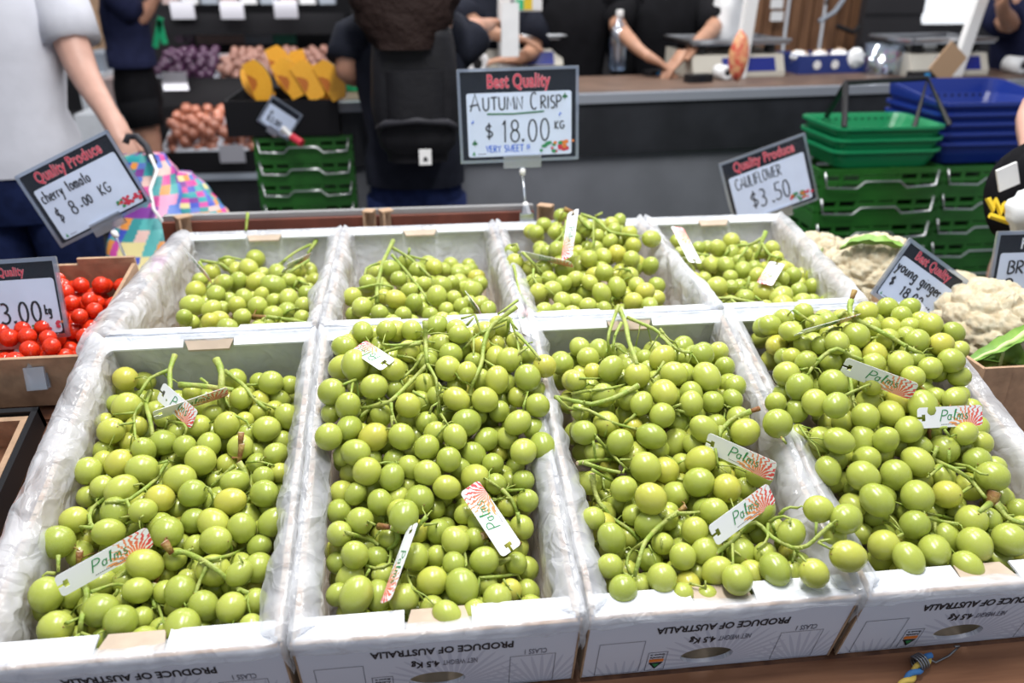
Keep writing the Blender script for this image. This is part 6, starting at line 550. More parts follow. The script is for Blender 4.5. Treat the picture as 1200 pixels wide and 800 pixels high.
TAGS=[['A', [0.0629, -0.3895, -0.1158], [0.139, -0.3229, -0.1078], 0.0214], ['A', [0.0988, -0.0865, -0.0446], [0.1555, -0.1486, -0.058], 0.0226], ['A', [0.0999, -0.1318, -0.0575], [0.1884, -0.0933, -0.0465], 0.0114], ['B', [0.5425, -0.3877, -0.1138], [0.5012, -0.3078, -0.08], 0.0273], ['B', [0.4345, -0.361, -0.0896], [0.4036, -0.4362, -0.1289], 0.0092], ['B', [0.409, -0.1561, 0.0102], [0.3698, -0.116, 0.0218], 0.0223], ['G', [0.6093, -0.0473, -0.0087], [0.6102, 0.0467, -0.0029], 0.0191], ['C', [0.7998, -0.2722, -0.0607], [0.8614, -0.3382, -0.0673], 0.0197], ['C', [0.7676, -0.3998, -0.1047], [0.8486, -0.3623, -0.0786], 0.0205], ['D', [0.9625, -0.1466, 0.0235], [1.0609, -0.1154, 0.0298], 0.0047], ['D', [0.9969, -0.2132, 0.0048], [1.0738, -0.2578, -0.0153], 0.022], ['D', [1.0652, -0.2861, -0.0373], [1.1551, -0.2829, -0.0401], 0.0258], ['G', [0.7295, 0.2793, 0.0851], [0.705, 0.2011, 0.0233], 0.0178], ['G', [0.634, 0.2451, 0.0208], [0.7142, 0.1933, 0.0148], 0.0089], ['H', [0.9413, 0.2206, -0.0004], [0.9332, 0.3168, 0.0375], 0.0186], ['H', [1.079, 0.1893, 0.0048], [1.0212, 0.1036, -0.0009], 0.0248], ['E', [0.0363, 0.3566, 0.0102], [0.0931, 0.2739, -0.0161], 0.0045], ['E', [0.2079, 0.3419, -0.0225], [0.2426, 0.4246, -0.0301], 0.0112], ['F', [0.5286, 0.1098, -0.0025], [0.5452, 0.044, -0.0058], 0.0054]]
POS = {
'A':['at the back left corner','against the back wall, in the middle','at mid left','at mid right','in the front left corner by the printed tag','in the front right corner'],
'B':['at the back left, under a tall upright stem','heaped at the back, highest in the middle','spilling towards the back right corner','in the middle of the heap','in the front left corner','at the front right'],
'C':['at the back left under a looping stem','at the back right','across the middle left','at the middle right beside the curved stem','at the front left','at the front right, reaching over the side'],
'D':['at the back left','at the back right with a long stem','heaped palest in the middle','at the right under a printed tag','in the front right corner','at the front left'],
'E':['on the left','at the back right','at the front'], 'F':['on the left under an upright stem','on the right'],
'G':['heaped at the back','at the front left','at the front right'], 'H':['at the back left','on the right','at the front left']}
WH = ['the leftmost front carton','the second front carton','the third front carton','the rightmost front carton','the leftmost back carton','the second back carton','the third back carton','the rightmost back carton']
rng = random.Random(11)
for bi, b in enumerate(NAMES):
    bs = [tuple(map(int, q.split(','))) for q in BERRIES[b].split('|')]
    bunches = {}
    for x, y, z, r, k in bs: bunches.setdefault(k, []).append((Vector((x, y, z+10500))*1e-4, r*1e-4))
    stems = {}
    for q in STEMS[b].split('|'):
        p = q.split(';'); pts = [Vector(tuple(map(int, v.split(','))))*1e-4+Vector((0,0,1.05)) for v in p[3:]]
        stems.setdefault(int(p[2]), []).append((int(p[0]), int(p[1])*1e-4, pts))
    for k, L in sorted(bunches.items()):
        c = sum((p for p, r in L), Vector())/len(L)
        lab = 'grape bunch '+POS[b][k].replace(', in the middle','').replace(', highest in the middle','').replace(' by the printed tag','').replace(', reaching over the side','').replace(' beside the curved stem','').replace(' under a tall upright stem','').replace(' under a looping stem','').replace(' under an upright stem','').replace(' with a long stem','')+', '+WH[bi]
        t = thing('grape_bunch', lab, 'grapes', c, 'bunches of green grapes in the cartons')
        LN = []; br = MB(); ct = MB(); sp = []
        for brown, r, pts in stems.get(k, []):
            mbx = MB(); LN.append((brown, mbx)); m = len(pts)
            rr = [r*1.12*(1-.22*j/(m-1))*(1+.07*math.sin(j*2.3)) for j in range(m)]
            if m > 2: rr[0] *= 1.16
            mbx.tube(pts, rr, 8); sp += [(q_, mbx) for q_ in pts]
            if r > .0022:
                d = (pts[0]-pts[1]).normalized(); cc_ = MB(); cc_.tube([pts[0]-d*.0002, pts[0]+d*.0007], [rr[0]*.86, rr[0]*.8], 8); LN.append((2, cc_))
            for j in range(2, m-1, 3):      # knobbly side buds and empty cap stalks
                if rng.random() < .32 and r < .0035:
                    dv = Vector((rng.uniform(-1,1), rng.uniform(-1,.2), rng.uniform(-.2,1))).normalized()
                    ln = rng.uniform(.004,.009); e = pts[j]+dv*ln
                    mbx.tube([pts[j], (pts[j]+e)/2+Vector((0,0,.001)), e], [r*.5,r*.38,r*.4], 5); mbx.ball(e, r*.62, 6, 4)
        if not sp: m0 = MB(); LN.append((0, m0)); sp = [(c, m0)]
        for p, r in L:
            q, st = min(sp, key=lambda s: (s[0]-p).length); d = q-p; dist = d.length
            if dist < r+.042 and dist > r*.5 and len(sp) > 1:
                d.normalize(); a = p+d*(r*1.0); bnd = (a+q)/2+Vector((rng.uniform(-.002,.002), rng.uniform(-.002,.002), .003))
                if dist > r*1.08: st.tube([a, bnd, q], [.0012,.00085,.0011], 5); st.ball(a, .0019, 6, 4)
            else: d = Vector((rng.uniform(-1,1), rng.uniform(-.2,1), rng.uniform(-1,.4))).normalized()
            d = (d+Vector((rng.uniform(-.35,.35),)*3)*.6).normalized()
            o = link('berry', rng.choice(BM), t); o.location = p-c
            o.rotation_mode = 'QUATERNION'; o.rotation_quaternion = (-d).to_track_quat('Z', 'Y')
            s = r*1.035; o.scale = (s*rng.uniform(.97,1.01), s*rng.uniform(.97,1.01), s)
        for kd, m_ in LN:
            if m_.v: part(('stem','woody_stem','cut_end')[kd], m_, M[('stem','stem_brown','cut')[kd]], t, kd < 2, True, (None,'dry brown stem piece','pale cut end of the stem')[kd])

# printed swing tags
TL = ['white printed tag slung on a stem, front left of the leftmost front carton','white notched tag under the crossing one, leftmost front carton','white tag seen edge-on crossing another, leftmost front carton',
 'white printed tag below a curved brown stem, second front carton','white tag on edge beside a cut stem, second front carton','white tag half buried at the back left of the second front carton',
 'pink-ended tag on the film between the second and third cartons','white printed tag under the curved stem of the third front carton','tag half covered by grapes at the front of the third front carton',
 'thin tag seen edge-on at the back of the rightmost front carton','tag with red end amid the heap of the rightmost front carton','white tag with red top at the right side of the rightmost front carton',
 'upright tag hanging at the back of the third back carton','greyish tag lying edge-on in the third back carton','slanting tag at the back left of the rightmost back carton','small bright tag in the middle of the rightmost back carton',
 'curved edge of a tag at the left of the leftmost back carton','greenish tag edge at the back right of the leftmost back carton','narrow tag on edge at the right of the second back carton']
def tag_card(L, W):
    n = 6; r = W*.18; poly = []
    for cx, cy, a0 in ((L-r,W-r,0),(r,W-r,90),(None,None,None),(r,r,180),(L-r,r,270)):
        if cx is None: poly += [(0,W*.56),(.006,W*.56),(.006,W*.66),(.011,W*.66),(.011,W*.34),(.006,W*.34),(.006,W*.44),(0,W*.44)]; continue
        poly += [(cx+r*math.cos(math.radians(a0+90*k/n)), cy+r*math.sin(math.radians(a0+90*k/n))) for k in range(n+1)]
    mb = MB(); mb.prism(poly, 0, .0005); return mb
for q, (b, a, e, wd) in enumerate(TAGS):
    a = Vector(a)+Vector((0,0,1.05)); e = Vector(e)+Vector((0,0,1.05)); X = e-a; Ln = max(X.length, .05); X.normalize()
    mid = (a+e)/2; view = (CAMLOC-mid).normalized(); W = .026
    Y0 = view.cross(X).normalized(); Zn = X.cross(Y0)
    tw = math.acos(min(1, max(.12, wd/W))) if wd < W else 0
    if q in (0,3,7,8,10,11): tw = min(tw, .5)
    Y = (Y0*math.cos(tw)+Zn*math.sin(tw)).normalized(); Z = X.cross(Y)
    O = a-Y*W/2 + view*.004
    Mx = Matrix(((X.x,Y.x,Z.x,O.x),(X.y,Y.y,Z.y,O.y),(X.z,Y.z,Z.z,O.z),(0,0,0,1)))
    t = thing('price_tag' if 0 else 'fruit_tag', TL[q], 'tag', M=Mx, group='printed tags on the grape stems')
    part('card', tag_card(Ln, W), M['tag'], t)
    mb = MB(); s = Ln/.1
    write(mb, 'P', .034*s, W*.3, .014, .0007, 1.1, .0008, .25); write(mb, 'alms', .045*s, W*.36, .0125, .0006, 1.05, .0008, .2)
   
    part('printed_word', mb, M['green_print'], t)
    mb = MB()
    for k in range(16): mb.box((.036*s+k*.0022,W*.13,.0005),(.0372*s+k*.0022+.0004,W*.16,.0007))
    part('small_print', mb, M['grey_ink'], t)
# ------------------------------------------------------------ price signs in clear stands
def rrect(x0, y0, x1, y1, r, n=5):
    out = []
    for cx, cy, a0 in ((x1-r,y1-r,0),(x0+r,y1-r,90),(x0+r,y0+r,180),(x1-r,y0+r,270)):
        out += [(cx+r*math.cos(math.radians(a0+90*k/n)), cy+r*math.sin(math.radians(a0+90*k/n))) for k in range(n+1)]
    return out
def sign(px, py, d, w, h, roll, label, heading, lines, post=None, tiltb=.12, yaw=0, headcol='red_print', picture=True, extras=None, clampz=None, hx=.5, hsize=.20):
    c = P(px, py, d)
    Mx = Matrix.Translation(c) @ Matrix.Rotation(yaw,4,'Z') @ Matrix.Rotation(math.pi/2-tiltb,4,'X') @ Matrix.Rotation(roll,4,'Z') @ Matrix.Translation((-w/2,-h/2,0))
    t = thing('price_sign', label, 'sign', M=Mx)
    mb = MB(); mb.prism(rrect(.006,.006,w-.006,h-.006,.003), 0, .001); part('card', mb, M['card_black'], t)
    mb = MB(); mb.prism(rrect(w*.07,h*.065,w*.94,h*.745,.005), .0011, .0015); part('white_panel', mb, M['card_white'], t)
    mb = MB(); mb.prism(rrect(0,0,w,h,.008), .0042, .0052); part('front_cover', mb, M['clear'], t)
    mb = MB()
    for a, b in (((.004,.003),(w-.004,.003)),((w-.003,.004),(w-.003,h-.004)),((w-.004,h-.003),(.004,h-.003)),((.003,h-.004),(.003,.004))):
        mb.box((min(a[0],b[0])-.003,min(a[1],b[1])-.003,-.001),(max(a[0],b[0])+.003,max(a[1],b[1])+.003,.0041))
    part('rim', mb, M['clear_edge'], t)
    if heading:
        hs = h*hsize
        for q, (m, off, z) in enumerate((('red_edge' if headcol == 'red_print' else headcol, .035, .0011), (headcol, .006, .0015))):
            me = text_mesh('printed_heading', heading, hs, M[m], off*hs, .66, .0001, 'CENTER', 0, 1.04)
            o = link('printed_heading', me, t); o.location = (w*hx, h*.795, z)
    for s_, x, y, hh, th, col, sx in lines:
        mb = MB(); write(mb, s_, w*x, h*y, h*hh, th*1.35, sx, .0019); part('handwriting', mb, M[col], t)
    if picture:
        rn = random.Random(int(px)); a = {'red':MB(), 'grn':MB(), 'org':MB()}
        for k in range(26):
            kind = rn.choice(['red','red','org','grn','grn']); x = w*rn.uniform(.70,.97); y = h*(rn.uniform(.09,.2)+.05*(x/w-.7)); r = w*rn.uniform(.012,.022)
            if kind == 'grn': x = w*rn.uniform(.68,.86)
            a[kind].prism([(x+r*math.cos(q), y+r*.8*math.sin(q)) for q in [j*math.pi/4 for j in range(8)]], .0016+.00004*k, .0017+.00004*k+.0001)
        part('vegetable_print', a['red'], M['red_print'], t); part('vegetable_print', a['grn'], M['green_print'], t); part('vegetable_print', a['org'], M['orange_print'], t)
    mb = MB(); mb.prism([(w*.10,h*.085),(w*.13,h*.085),(w*.115,h*.13)], .0016,.0019); part('small_emblem', mb, M['green_print'], t)
    mb = MB()
    for k in range(6): mb.box((w*.15+k*w*.011,h*.09,.0015),(w*.158+k*w*.011,h*.10,.0018))
    part('small_print', mb, M['grey_ink'], t)
    if extras: extras(t, w, h)
    # clip bar, joints, post, clamp
    px_, pz_ = w*.52, 0
    mb = MB(); mb.box((w*.36,-.012,-.003),(w*.68,.012,.0075)); mb.box((w*.36,.010,-.003),(w*.68,.014,.009)); part('clip_bar', mb, M['clear_edge'], t)
    up = (Matrix.Rotation(-roll*.6,4,'Z'))
    if post:
        mb = MB(); mb.lathe([(.002,0),(.006,.003),(.007,.012),(.004,.018)], 10, Matrix.Translation((px_,-.03,.002)) @ Matrix.Rotation(-math.pi/2,4,'X') @ Matrix.Scale(1,4)); part('ball_joint', mb, M['white_plastic'], t, True)
        # post leads to a clamp point (photo pixel, depth)
        e = Mx.inverted() @ P(*post); s0 = Vector((px_,-.025,.002)); mid = s0+(e-s0)*.75
        mb = MB(); mb.tube([s0, mid], .0026, 8); part('post', mb, M['clear_edge'], t, True)
        mb = MB(); mb.ball(mid, .0065, 10, 7); mb.tube([mid-(e-s0)*.03, mid+(e-s0)*.06], .006, 8); part('lower_joint', mb, M['white_plastic'], t, True)
        mb = MB(); mb.tube([mid+(e-s0)*.04, e], [.008,.013], 8); 
        dv = (e-s0).normalized(); mb.box((-.014,-.03,-.006),(.014,.004,-.002), Matrix.Translation(e)); mb.box((-.014,-.03,.004),(.014,.004,.008), Matrix.Translation(e)); part('clamp', mb, M['clear_edge'], t)
    return t
def autumn_extra(t, w, h):
    mb = MB(); mb.tube([(w*.235,h*.525,.002),(w*.45,h*.518,.002),(w*.71,h*.535,.002)], .0016, 6, True, None, .3)
    part('underline', mb, M['ink_green'], t)
    for x, y in ((.885,.685),(.125,.215)):
        mb = MB(); x *= w; y *= h
        mb.prism([(x-.005,y-.003),(x-.0045,y+.002),(x-.0025,y+.002),(x,y+.008),(x+.0025,y+.002),(x+.005,y+.002),(x+.0055,y-.003),(x+.001,y-.002),(x+.001,y-.006),(x-.001,y-.006),(x-.001,y-.002)], .0016, .002); part('drawn_leaf', mb, M['ink_green'], t)
    mb = MB()
    for x, y in ((.115,.44),(.845,.5)):
        x *= w; y *= h; mb.tube([(x-.002,y-.004,.002),(x+.001,y+.004,.002)], .0007, 4); mb.tube([(x-.003,y,.002),(x+.003,y+.001,.002)], .0006, 4)
    part('drawn_mark', mb, M['ink_blue'], t)
sign(608,135,1.66,.244,.185,.022,'upright black price sign reading AUTUMN CRISP $18.00 behind the back row of grapes','Best Quality',
 [('A',.10,.56,.18,.0011,'ink',.8),('UTUMN',.205,.565,.135,.0011,'ink',.84),('C',.60,.56,.18,.0011,'ink',.6),('RISP',.685,.565,.135,.0011,'ink',.72),('$',.22,.25,.17,.0012,'ink',.85),('18',.36,.22,.235,.0012,'ink',.80),('.',.52,.22,.235,.0014,'ink',.8),('00',.575,.22,.235,.0012,'ink',.80),('KG',.80,.34,.085,.001,'ink',.9),('VERY SWEET !!',.22,.115,.07,.0008,'ink_blue',.85)],
 post=(617,252,1.69), extras=autumn_extra, tiltb=.05, yaw=-.03)
sign(99,222,1.55,.196,.15,.43,'tilted price sign reading cherry tomato $8.00, in front of the white T-shirt man','Quality Produce',
 [('cherry tomato',.1,.555,.15,.001,'ink',.62),('$',.14,.26,.2,.001,'ink',.6),('8',.29,.29,.17,.0011,'ink',.8),('.',.39,.33,.17,.0014,'ink',.8),('00',.43,.32,.11,.0011,'ink',.8),('KG',.62,.34,.13,.001,'ink',.8)], post=(160,332,1.42), tiltb=.15)
sign(8,352,1.24,.165,.124,.03,'price sign at the left edge over the cherry tomatoes, ending in .00','Quality',
 [('3.00',.43,.22,.25,.0013,'ink',.82),('kg',.82,.3,.12,.001,'ink',.6)], post=(42,432,1.18), tiltb=.2, hx=.58, hsize=.15)
sign(901,213,1.93,.214,.165,.32,'tilted price sign reading CAULIFLOWER $3.50 before the grey counter','Quality Produce',
 [('CAULIFLOWER',.13,.54,.16,.001,'ink',.56),('$3',.26,.20,.25,.0013,'ink',.72),('.',.49,.20,.25,.0015,'ink',.8),('50',.54,.20,.25,.0013,'ink',.72)], post=(915,300,1.9), tiltb=.1)
sign(1077,336,1.36,.133,.109,-.60,'steeply tilted price sign reading young ginger $18.00 Kg among the cauliflowers','Best Quality',
 [('young ginger',.09,.52,.17,.0011,'ink',.78),('$',.12,.27,.15,.001,'ink',.8),('18.00',.32,.24,.15,.0011,'ink',.95),('K',.74,.16,.16,.0011,'ink',.7),('g',.84,.13,.16,.0011,'ink',.7)], post=(1085,400,1.40), tiltb=.22, picture=False)
sign(1222,319,1.42,.20,.148,-.01,'price sign cut by the right edge, reading FR and BRO with 2 and 1','FR',
 [('BRO',.16,.50,.15,.0013,'ink',1.0),('2',.15,.27,.17,.0013,'ink',1.3),('1',.22,.08,.17,.0015,'ink',1.0)], post=(1215,420,1.40), tiltb=.12, headcol='white_print', picture=False, hx=.29, hsize=.17)
# ------------------------------------------------------------ cherry tomatoes, left tray
def open_tray(name, label, cat, Mx, w, l, h, k, m, m_in=None, tab=None):
    t = thing(name, label, cat, M=Mx)
    for nm, a, b in (('front_wall',(0,0,0),(w,k,h)),('back_wall',(0,l-k,0),(w,l,h*(1.0 if tab else 1))),('side_wall',(0,k,0),(k,l-k,h)),('side_wall',(w-k,k,0),(w,l-k,h)),('tray_base',(k,k,0),(w-k,l-k,k))):
        mb = MB(); mb.box(a, b); part(nm, mb, m, t)
    if tab: mb = MB(); mb.box((w*tab[0],l-k,h*.99),(w*tab[1],l,h*.99+tab[2])); part('raised_tab', mb, m, t)
    return t
TF = Matrix.Translation((-.455,.025,Z0-.115)) @ Matrix.Rotation(.17,4,'X')
open_tray('tomato_tray', 'brown cardboard tray full of cherry tomatoes at the left', 'tray', TF, .425, .285, .085, .006, M['kraft'], tab=(.78,1,.012))
def tomato_mesh():
    mb = MB(); prof = []; n = 10
    for i in range(n+1):
        a = math.pi*i/n; z = -math.cos(a)*.96; 
        if i == n: z -= .12
        prof.append((max(math.sin(a),.001), z))
    mb.lathe(prof, 14); return mb.mesh('cherry_tomato', M['tomato'], True)
TM = tomato_mesh(); rn = random.Random(3); cnt = 0; spots = []
for layer in range(3):
    for iy in range(10):
        for ix in range(11):
            x = .118+ix*.0285+(.014 if (iy+layer)%2 else 0)+rn.uniform(-.003,.003); y = .022+iy*.0265+rn.uniform(-.003,.003); z = .028+layer*.021+rn.uniform(-.003,.004)
            if x > .402 or y > .262 or (layer == 2 and rn.random() < .25) or (layer == 0 and ix < 5): continue
            if any((Vector((x,y,z))-q).length < .0235 for q in spots): continue
            spots.append(Vector((x,y,z)))
for p in spots[:290]:
    o = link('cherry_tomato', TM); o.location = TF @ p; r = rn.uniform(.0125,.0145); o.scale = (r,r,r); o.rotation_euler = (rn.uniform(-1,1),rn.uniform(-1,1),rn.uniform(0,6))
    tag(o, 'glossy red cherry tomato in the brown cardboard tray at the left', 'tomato', 'cherry tomatoes in the left tray')
# darker crate below, with orange tomatoes
LF = frame(0) @ Matrix.Translation((-.482,-.362,-.150))
open_tray('fruit_crate', 'black-rimmed crate with orange tomatoes at the left edge', 'crate', LF, .385, .29, .075, .008, M['kraft'])
mb = MB()
for a, b in (((-.012,-.012),(.397,-.004)),((-.012,.294),(.397,.302)),((-.012,-.012),(-.004,.302)),((.389,-.012),(.397,.302))): mb.box((a[0],a[1],.045),(b[0],b[1],.080))
mb.v = [LF @ v for v in mb.v]; single('plastic_crate', mb, M['black_plastic'], 'black plastic crate frame round the orange tomatoes', 'crate')
OM = bpy.data.meshes.new_from_object(bpy.data.objects['cherry_tomato']); OM.materials[0] = M['tomato_orange']; OM.name = 'orange_tomato'
for k in range(24):
    o = link('orange_tomato', OM); x = .125+(k%6)*.046; y = .03+(k//6)*.055; o.location = LF @ Vector((x+rn.uniform(-.004,.004), y, .05)); o.scale = (.021,.021,.026); o.rotation_euler = (rn.uniform(-2,2),rn.uniform(-2,2),0)
    tag(o, 'orange and yellow tomato in the black-rimmed crate at the left edge', 'tomato', 'orange tomatoes in the lower crate')
# ------------------------------------------------------------ cauliflowers, right
def curd(name, R, seed, flat=.8):
    mb = MB(); nu, nv = 130, 80; rows = []; rr = random.Random(seed)
    sp = []
    for k in range(46):      # big florets spread by the golden angle over the upper side
        z = 1-(k+.5)/46*1.35; a = k*2.39996; q = math.sqrt(max(0,1-z*z)); sp.append((Vector((q*math.cos(a), q*math.sin(a), z)).normalized(), rr.uniform(.85,1.2)))
    for i in range(nv+1):
        th = math.pi*.78*i/nv; row = []
        for j in range(nu):
            ph = 2*math.pi*j/nu; d = Vector((math.sin(th)*math.cos(ph), math.sin(th)*math.sin(ph), math.cos(th)))
            dd = sorted(((d-s).length/w) for s, w in sp)[:2]
            g = min(1, (dd[1]-dd[0])/.16); r = .88+.12*math.sqrt(max(0,g))-.25*dd[0]**2
            f = noise.voronoi(d*9+Vector((seed,0,0)))[0]; g2 = min(1, (f[1]-f[0])/.35); r += .05*math.sqrt(g2)
            f = noise.voronoi(d*24+Vector((seed,5,0)))[0]; r += .022*min(1,(f[1]-f[0])/.4)
            row.append((d.x*r*R, d.y*r*R, d.z*r*R*flat))
        rows.append(row)
    mb.grid(rows, closed=True); return mb.mesh(name, M['caulif'], True)
def leaf(mb, pts, wd, cup=.3, rib=None):
    pts = [Vector(p) for p in pts]; n = 14; rows = []
    for i in range(n+1):
        t = i/n; a = t*(len(pts)-1); k = min(int(a), len(pts)-2); p = pts[k].lerp(pts[k+1], a-k); d = (pts[k+1]-pts[k]).normalized(); s = d.cross(Vector((0,0,1))).normalized(); n_ = s.cross(d)
        w_ = wd*math.sin(math.pi*min(1,.12+t*.84))**.6
        rows.append([p+s*(w_*u)+n_*(cup*w_*u*u+.12*w_*math.sin(i*1.9+u*6)) for u in (-1,-.6,-.25,-.05,.05,.25,.6,1)])
    mb.grid(rows)
    mb.add([v-Vector((0,0,.0012)) for r in rows for v in r], [tuple(reversed(f)) for f in [(i*8+j,i*8+j+1,(i+1)*8+j+1,(i+1)*8+j) for i in range(n) for j in range(7)]])
    if rib: rib.tube([r[3].lerp(r[4],.5)+Vector((0,0,.001)) for r in rows], [.007*(1-i/(n+3)) for i in range(n+1)], 6)
CB = [curd('curd', 1, 4), curd('curd', 1, 9)]
CA = [(948,312,1.76,.088,'cauliflower right against the rightmost back carton'),(1020,325,1.58,.098,'large cream cauliflower left of the young ginger sign'),(1000,392,1.52,.085,'cauliflower low behind the film of the rightmost front carton'),
 (1160,388,1.36,.098,'cauliflower in front of the young ginger sign, beneath the right edge sign'),(1245,395,1.42,.092,'cauliflower at the right edge behind the cut off sign'),(1110,360,1.62,.09,'cauliflower directly behind the young ginger sign')]
for k, (x, y, d, R, lab) in enumerate(CA):
    c = P(x, y, d); t = thing('cauliflower', lab, 'cauliflower', c, 'cauliflowers at the right')
    o = link('curd', CB[k%2], t); o.scale = (R,R,R); o.rotation_euler = (-.25,.1*k-.2,k*1.3)
    lm, rb = MB(), MB()
    for q in range(5):
        a = q*1.257+k; ca, sa = math.cos(a), math.sin(a)
        m2, r2 = MB(), MB(); leaf(m2, [c+Vector((ca*R*.25,sa*R*.25,-R*.85)), c+Vector((ca*R*.9,sa*R*.9,-R*.7)), c+Vector((ca*R*1.12,sa*R*1.12,-R*.1)), c+Vector((ca*R*1.05,sa*R*1.05,R*(.1+.25*(q%2))))], R*.42, .3, r2)
        l = part('leaf', m2, M['leaf'], t, True, True); l2 = part('leaf_rib', r2, M['leaf_rib'], l, True, False)
        l2.data.transform(Matrix.Translation(-c))
ct = onz(1152,436,.985)
t = thing('cauliflower_carton', 'brown cardboard carton holding cauliflowers at the right edge', 'carton', (ct.x, ct.y, .84))
for nm, a, b in (('front_wall',(0,0,0),(.6,.006,.15)),('side_wall',(0,.006,0),(.006,.42,.15)),('side_wall',(.594,.006,0),(.6,.42,.15)),('back_wall',(.006,.414,0),(.594,.42,.11)),('carton_base',(.006,.006,0),(.594,.414,.006))):
    mb = MB(); mb.box(a, b)
    if nm == 'front_wall': mb.box((0,-.003,.0),(.045,0,.152))
    part(nm, mb, M['kraft'], t)
# loose outer leaf on top of the carton corner
lm, rb = MB(), MB(); leaf(lm, [P(1222,378,1.27), P(1195,396,1.25), P(1165,412,1.24), P(1132,426,1.24)], .015, .5, rb)
o = single('outer_leaf', lm, M['leaf'], 'long green cauliflower leaf with pale rib over the carton corner', 'leaf', smooth=True)
r2 = link('leaf_rib', rb.mesh('leaf_rib', M['leaf_rib'], True, Vector(o.location)), o)
lm = MB(); leaf(lm, [P(1060,292,1.5), P(1035,285,1.5), P(1005,284,1.52), P(985,292,1.54)], .02, .5)
single('outer_leaf', lm, M['leaf'], 'green leaf curling over the top of the large cauliflower', 'leaf', smooth=True)
mb = MB(); mb.box((1.26,-.35,.80),(1.95,.62,.838)); single('side_shelf', mb, M['wood_dark'], 'dark timber shelf under the cauliflower carton', 'shelf')
# ------------------------------------------------------------ rope and wire on the front rail
def rl(px, py, up=.0):      # point on the rail's top, lifted
    n = FR.to_3x3() @ Vector((0,0,1)); o = FR @ Vector((0,0,-.121+up)); r = FW + RT*((px-600)/960) + UP*((400-py)/960)
    return CAMLOC + r*((o-CAMLOC).dot(n)/r.dot(n))
t = thing('rope_tie', 'blue and yellow rope with a coiled wire hook on the front rail', 'rope', rl(1072,785,.01))
cc = rl(1077,776,.0095); ax = (rl(1092,768,.01)-rl(1064,783,.01)).normalized(); u = ax.orthogonal().normalized(); v = ax.cross(u); pts = []
for k in range(64): a = k*2*math.pi/16; pts.append(cc+ax*(-.006+k*.00022)+(u*math.cos(a)+v*math.sin(a))*.0085)
mb = MB(); mb.tube(pts, .0013, 6); mb.tube([pts[-1], rl(1096,776,.004), rl(1112,768,.003), rl(1121,760,.006), rl(1124,757,.016), rl(1119,757,.02)], .0013, 6); part('wire_hook', mb, M['wire'], t, True, True)
for m, ph in (('rope_blue',0),('rope_yellow',math.pi)):
    mb = MB(); pts = []
    for k in range(40):
        s = k/39; b = rl(1050,812,.006).lerp(rl(1090,768,.010), s); a = s*14+ph; pts.append(b+(u*math.cos(a)+v*math.sin(a))*.0028)
    mb.tube(pts, .0034, 7); part('strand', mb, M[m], t, True, True)
# ------------------------------------------------------------ floor and walls
mb = MB(); mb.box((-4,-3,-.05),(7,7,0)); struct('floor', mb, M['floor'])
mb = MB(); mb.box((-4,5.6,0),(2.6,5.7,2.6)); struct('wall_back', mb, M['dark_wall'])
mb = MB(); mb.box((-4.1,-3,0),(-4,5.7,2.6)); struct('wall_left', mb, M['dark_wall'])
# brown crates stacked behind the counter, dark screen beside them
for k, (x0, x1) in enumerate(((728,770),(880,925),(925,968),(968,1012))):
    a, b = P(x0, 30, 4.7), P(x1, 30, 4.7); mb = MB(); t = thing('wooden_crate', 'tall brown board panel behind the counter, '+['behind the middle worker','left of the other three','middle of the three on the right','next to the dark screen'][k], 'panel', ((a.x+b.x)/2, a.y, 0), 'brown panels behind the counter')
    n = 3; wd = (b.x-a.x)-.012
    for q in range(n):
        mb = MB(); mb.box((-wd/2+q*wd/n, 0, 0),(-wd/2+(q+1)*wd/n-.012, .04, 2.4)); part('board', mb, M['brown_crate'], t)
    mb = MB(); mb.box((-wd/2,-.02,1.42),(wd/2,-.001,1.46)); part('crossbar', mb, M['brown_crate'], t)
a, b = P(1010,30,4.6), P(1083,30,4.6)
mb = MB(); mb.box((a.x,a.y,0),(b.x,a.y+.05,2.4)); 
for k in range(10): mb.box((a.x,a.y-.012,.5+k*.16),(b.x,a.y,.5+k*.16+.12))
single('dark_screen', mb, M['dark_wall'], 'dark slatted screen between brown panels and bright opening', 'screen')
mb = MB(); mb.box((3.6,5.1,0),(6.5,5.2,1.15)); mb.box((3.6,5.1,2.3),(6.5,5.2,2.6)); struct('wall_right_of_screen', mb, M['dark_wall'])
mb = MB(); mb.box((3.55,5.12,1.15),(6.5,5.15,2.3)); struct('window_1', mb, mat('opening_glow', (.8,.82,.85), .6, emit=(.93,.96,1,.95)))  # glowing panel added so the open gap reads bright white
# ------------------------------------------------------------ counter
CA_ = math.atan2(.131,.911)*.78
c0 = onz(398,119,1.12); CM = Matrix.Translation((c0.x, c0.y, 0)) @ Matrix.Rotation(CA_,4,'Z')
t = thing('counter', 'long grey sales counter with dark band and brown top', 'counter', M=CM)
CLN = 4.2
mb = MB(); mb.box((0,.03,0),(CLN,.46,1.085)); part('counter_body', mb, M['counter'], t)
mb = MB(); mb.box((0,.0,.90),(CLN,.03,1.085)); part('dark_band', mb, M['counter_dark'], t, label='dark grey band under the counter edge')
mb = MB(); mb.box((-.01,-.012,1.086),(CLN,.03,1.118)); part('edge_strip', mb, M['counter_edge'], t, label='pale grey edge strip')
mb = MB(); mb.box((-.01,.03,1.086),(CLN,.50,1.12)); part('counter_top', mb, M['counter_top'], t)
def on_counter(px, y, z=1.12): return onz(px, y, z)
RC = Matrix.Rotation(CA_,4,'Z')
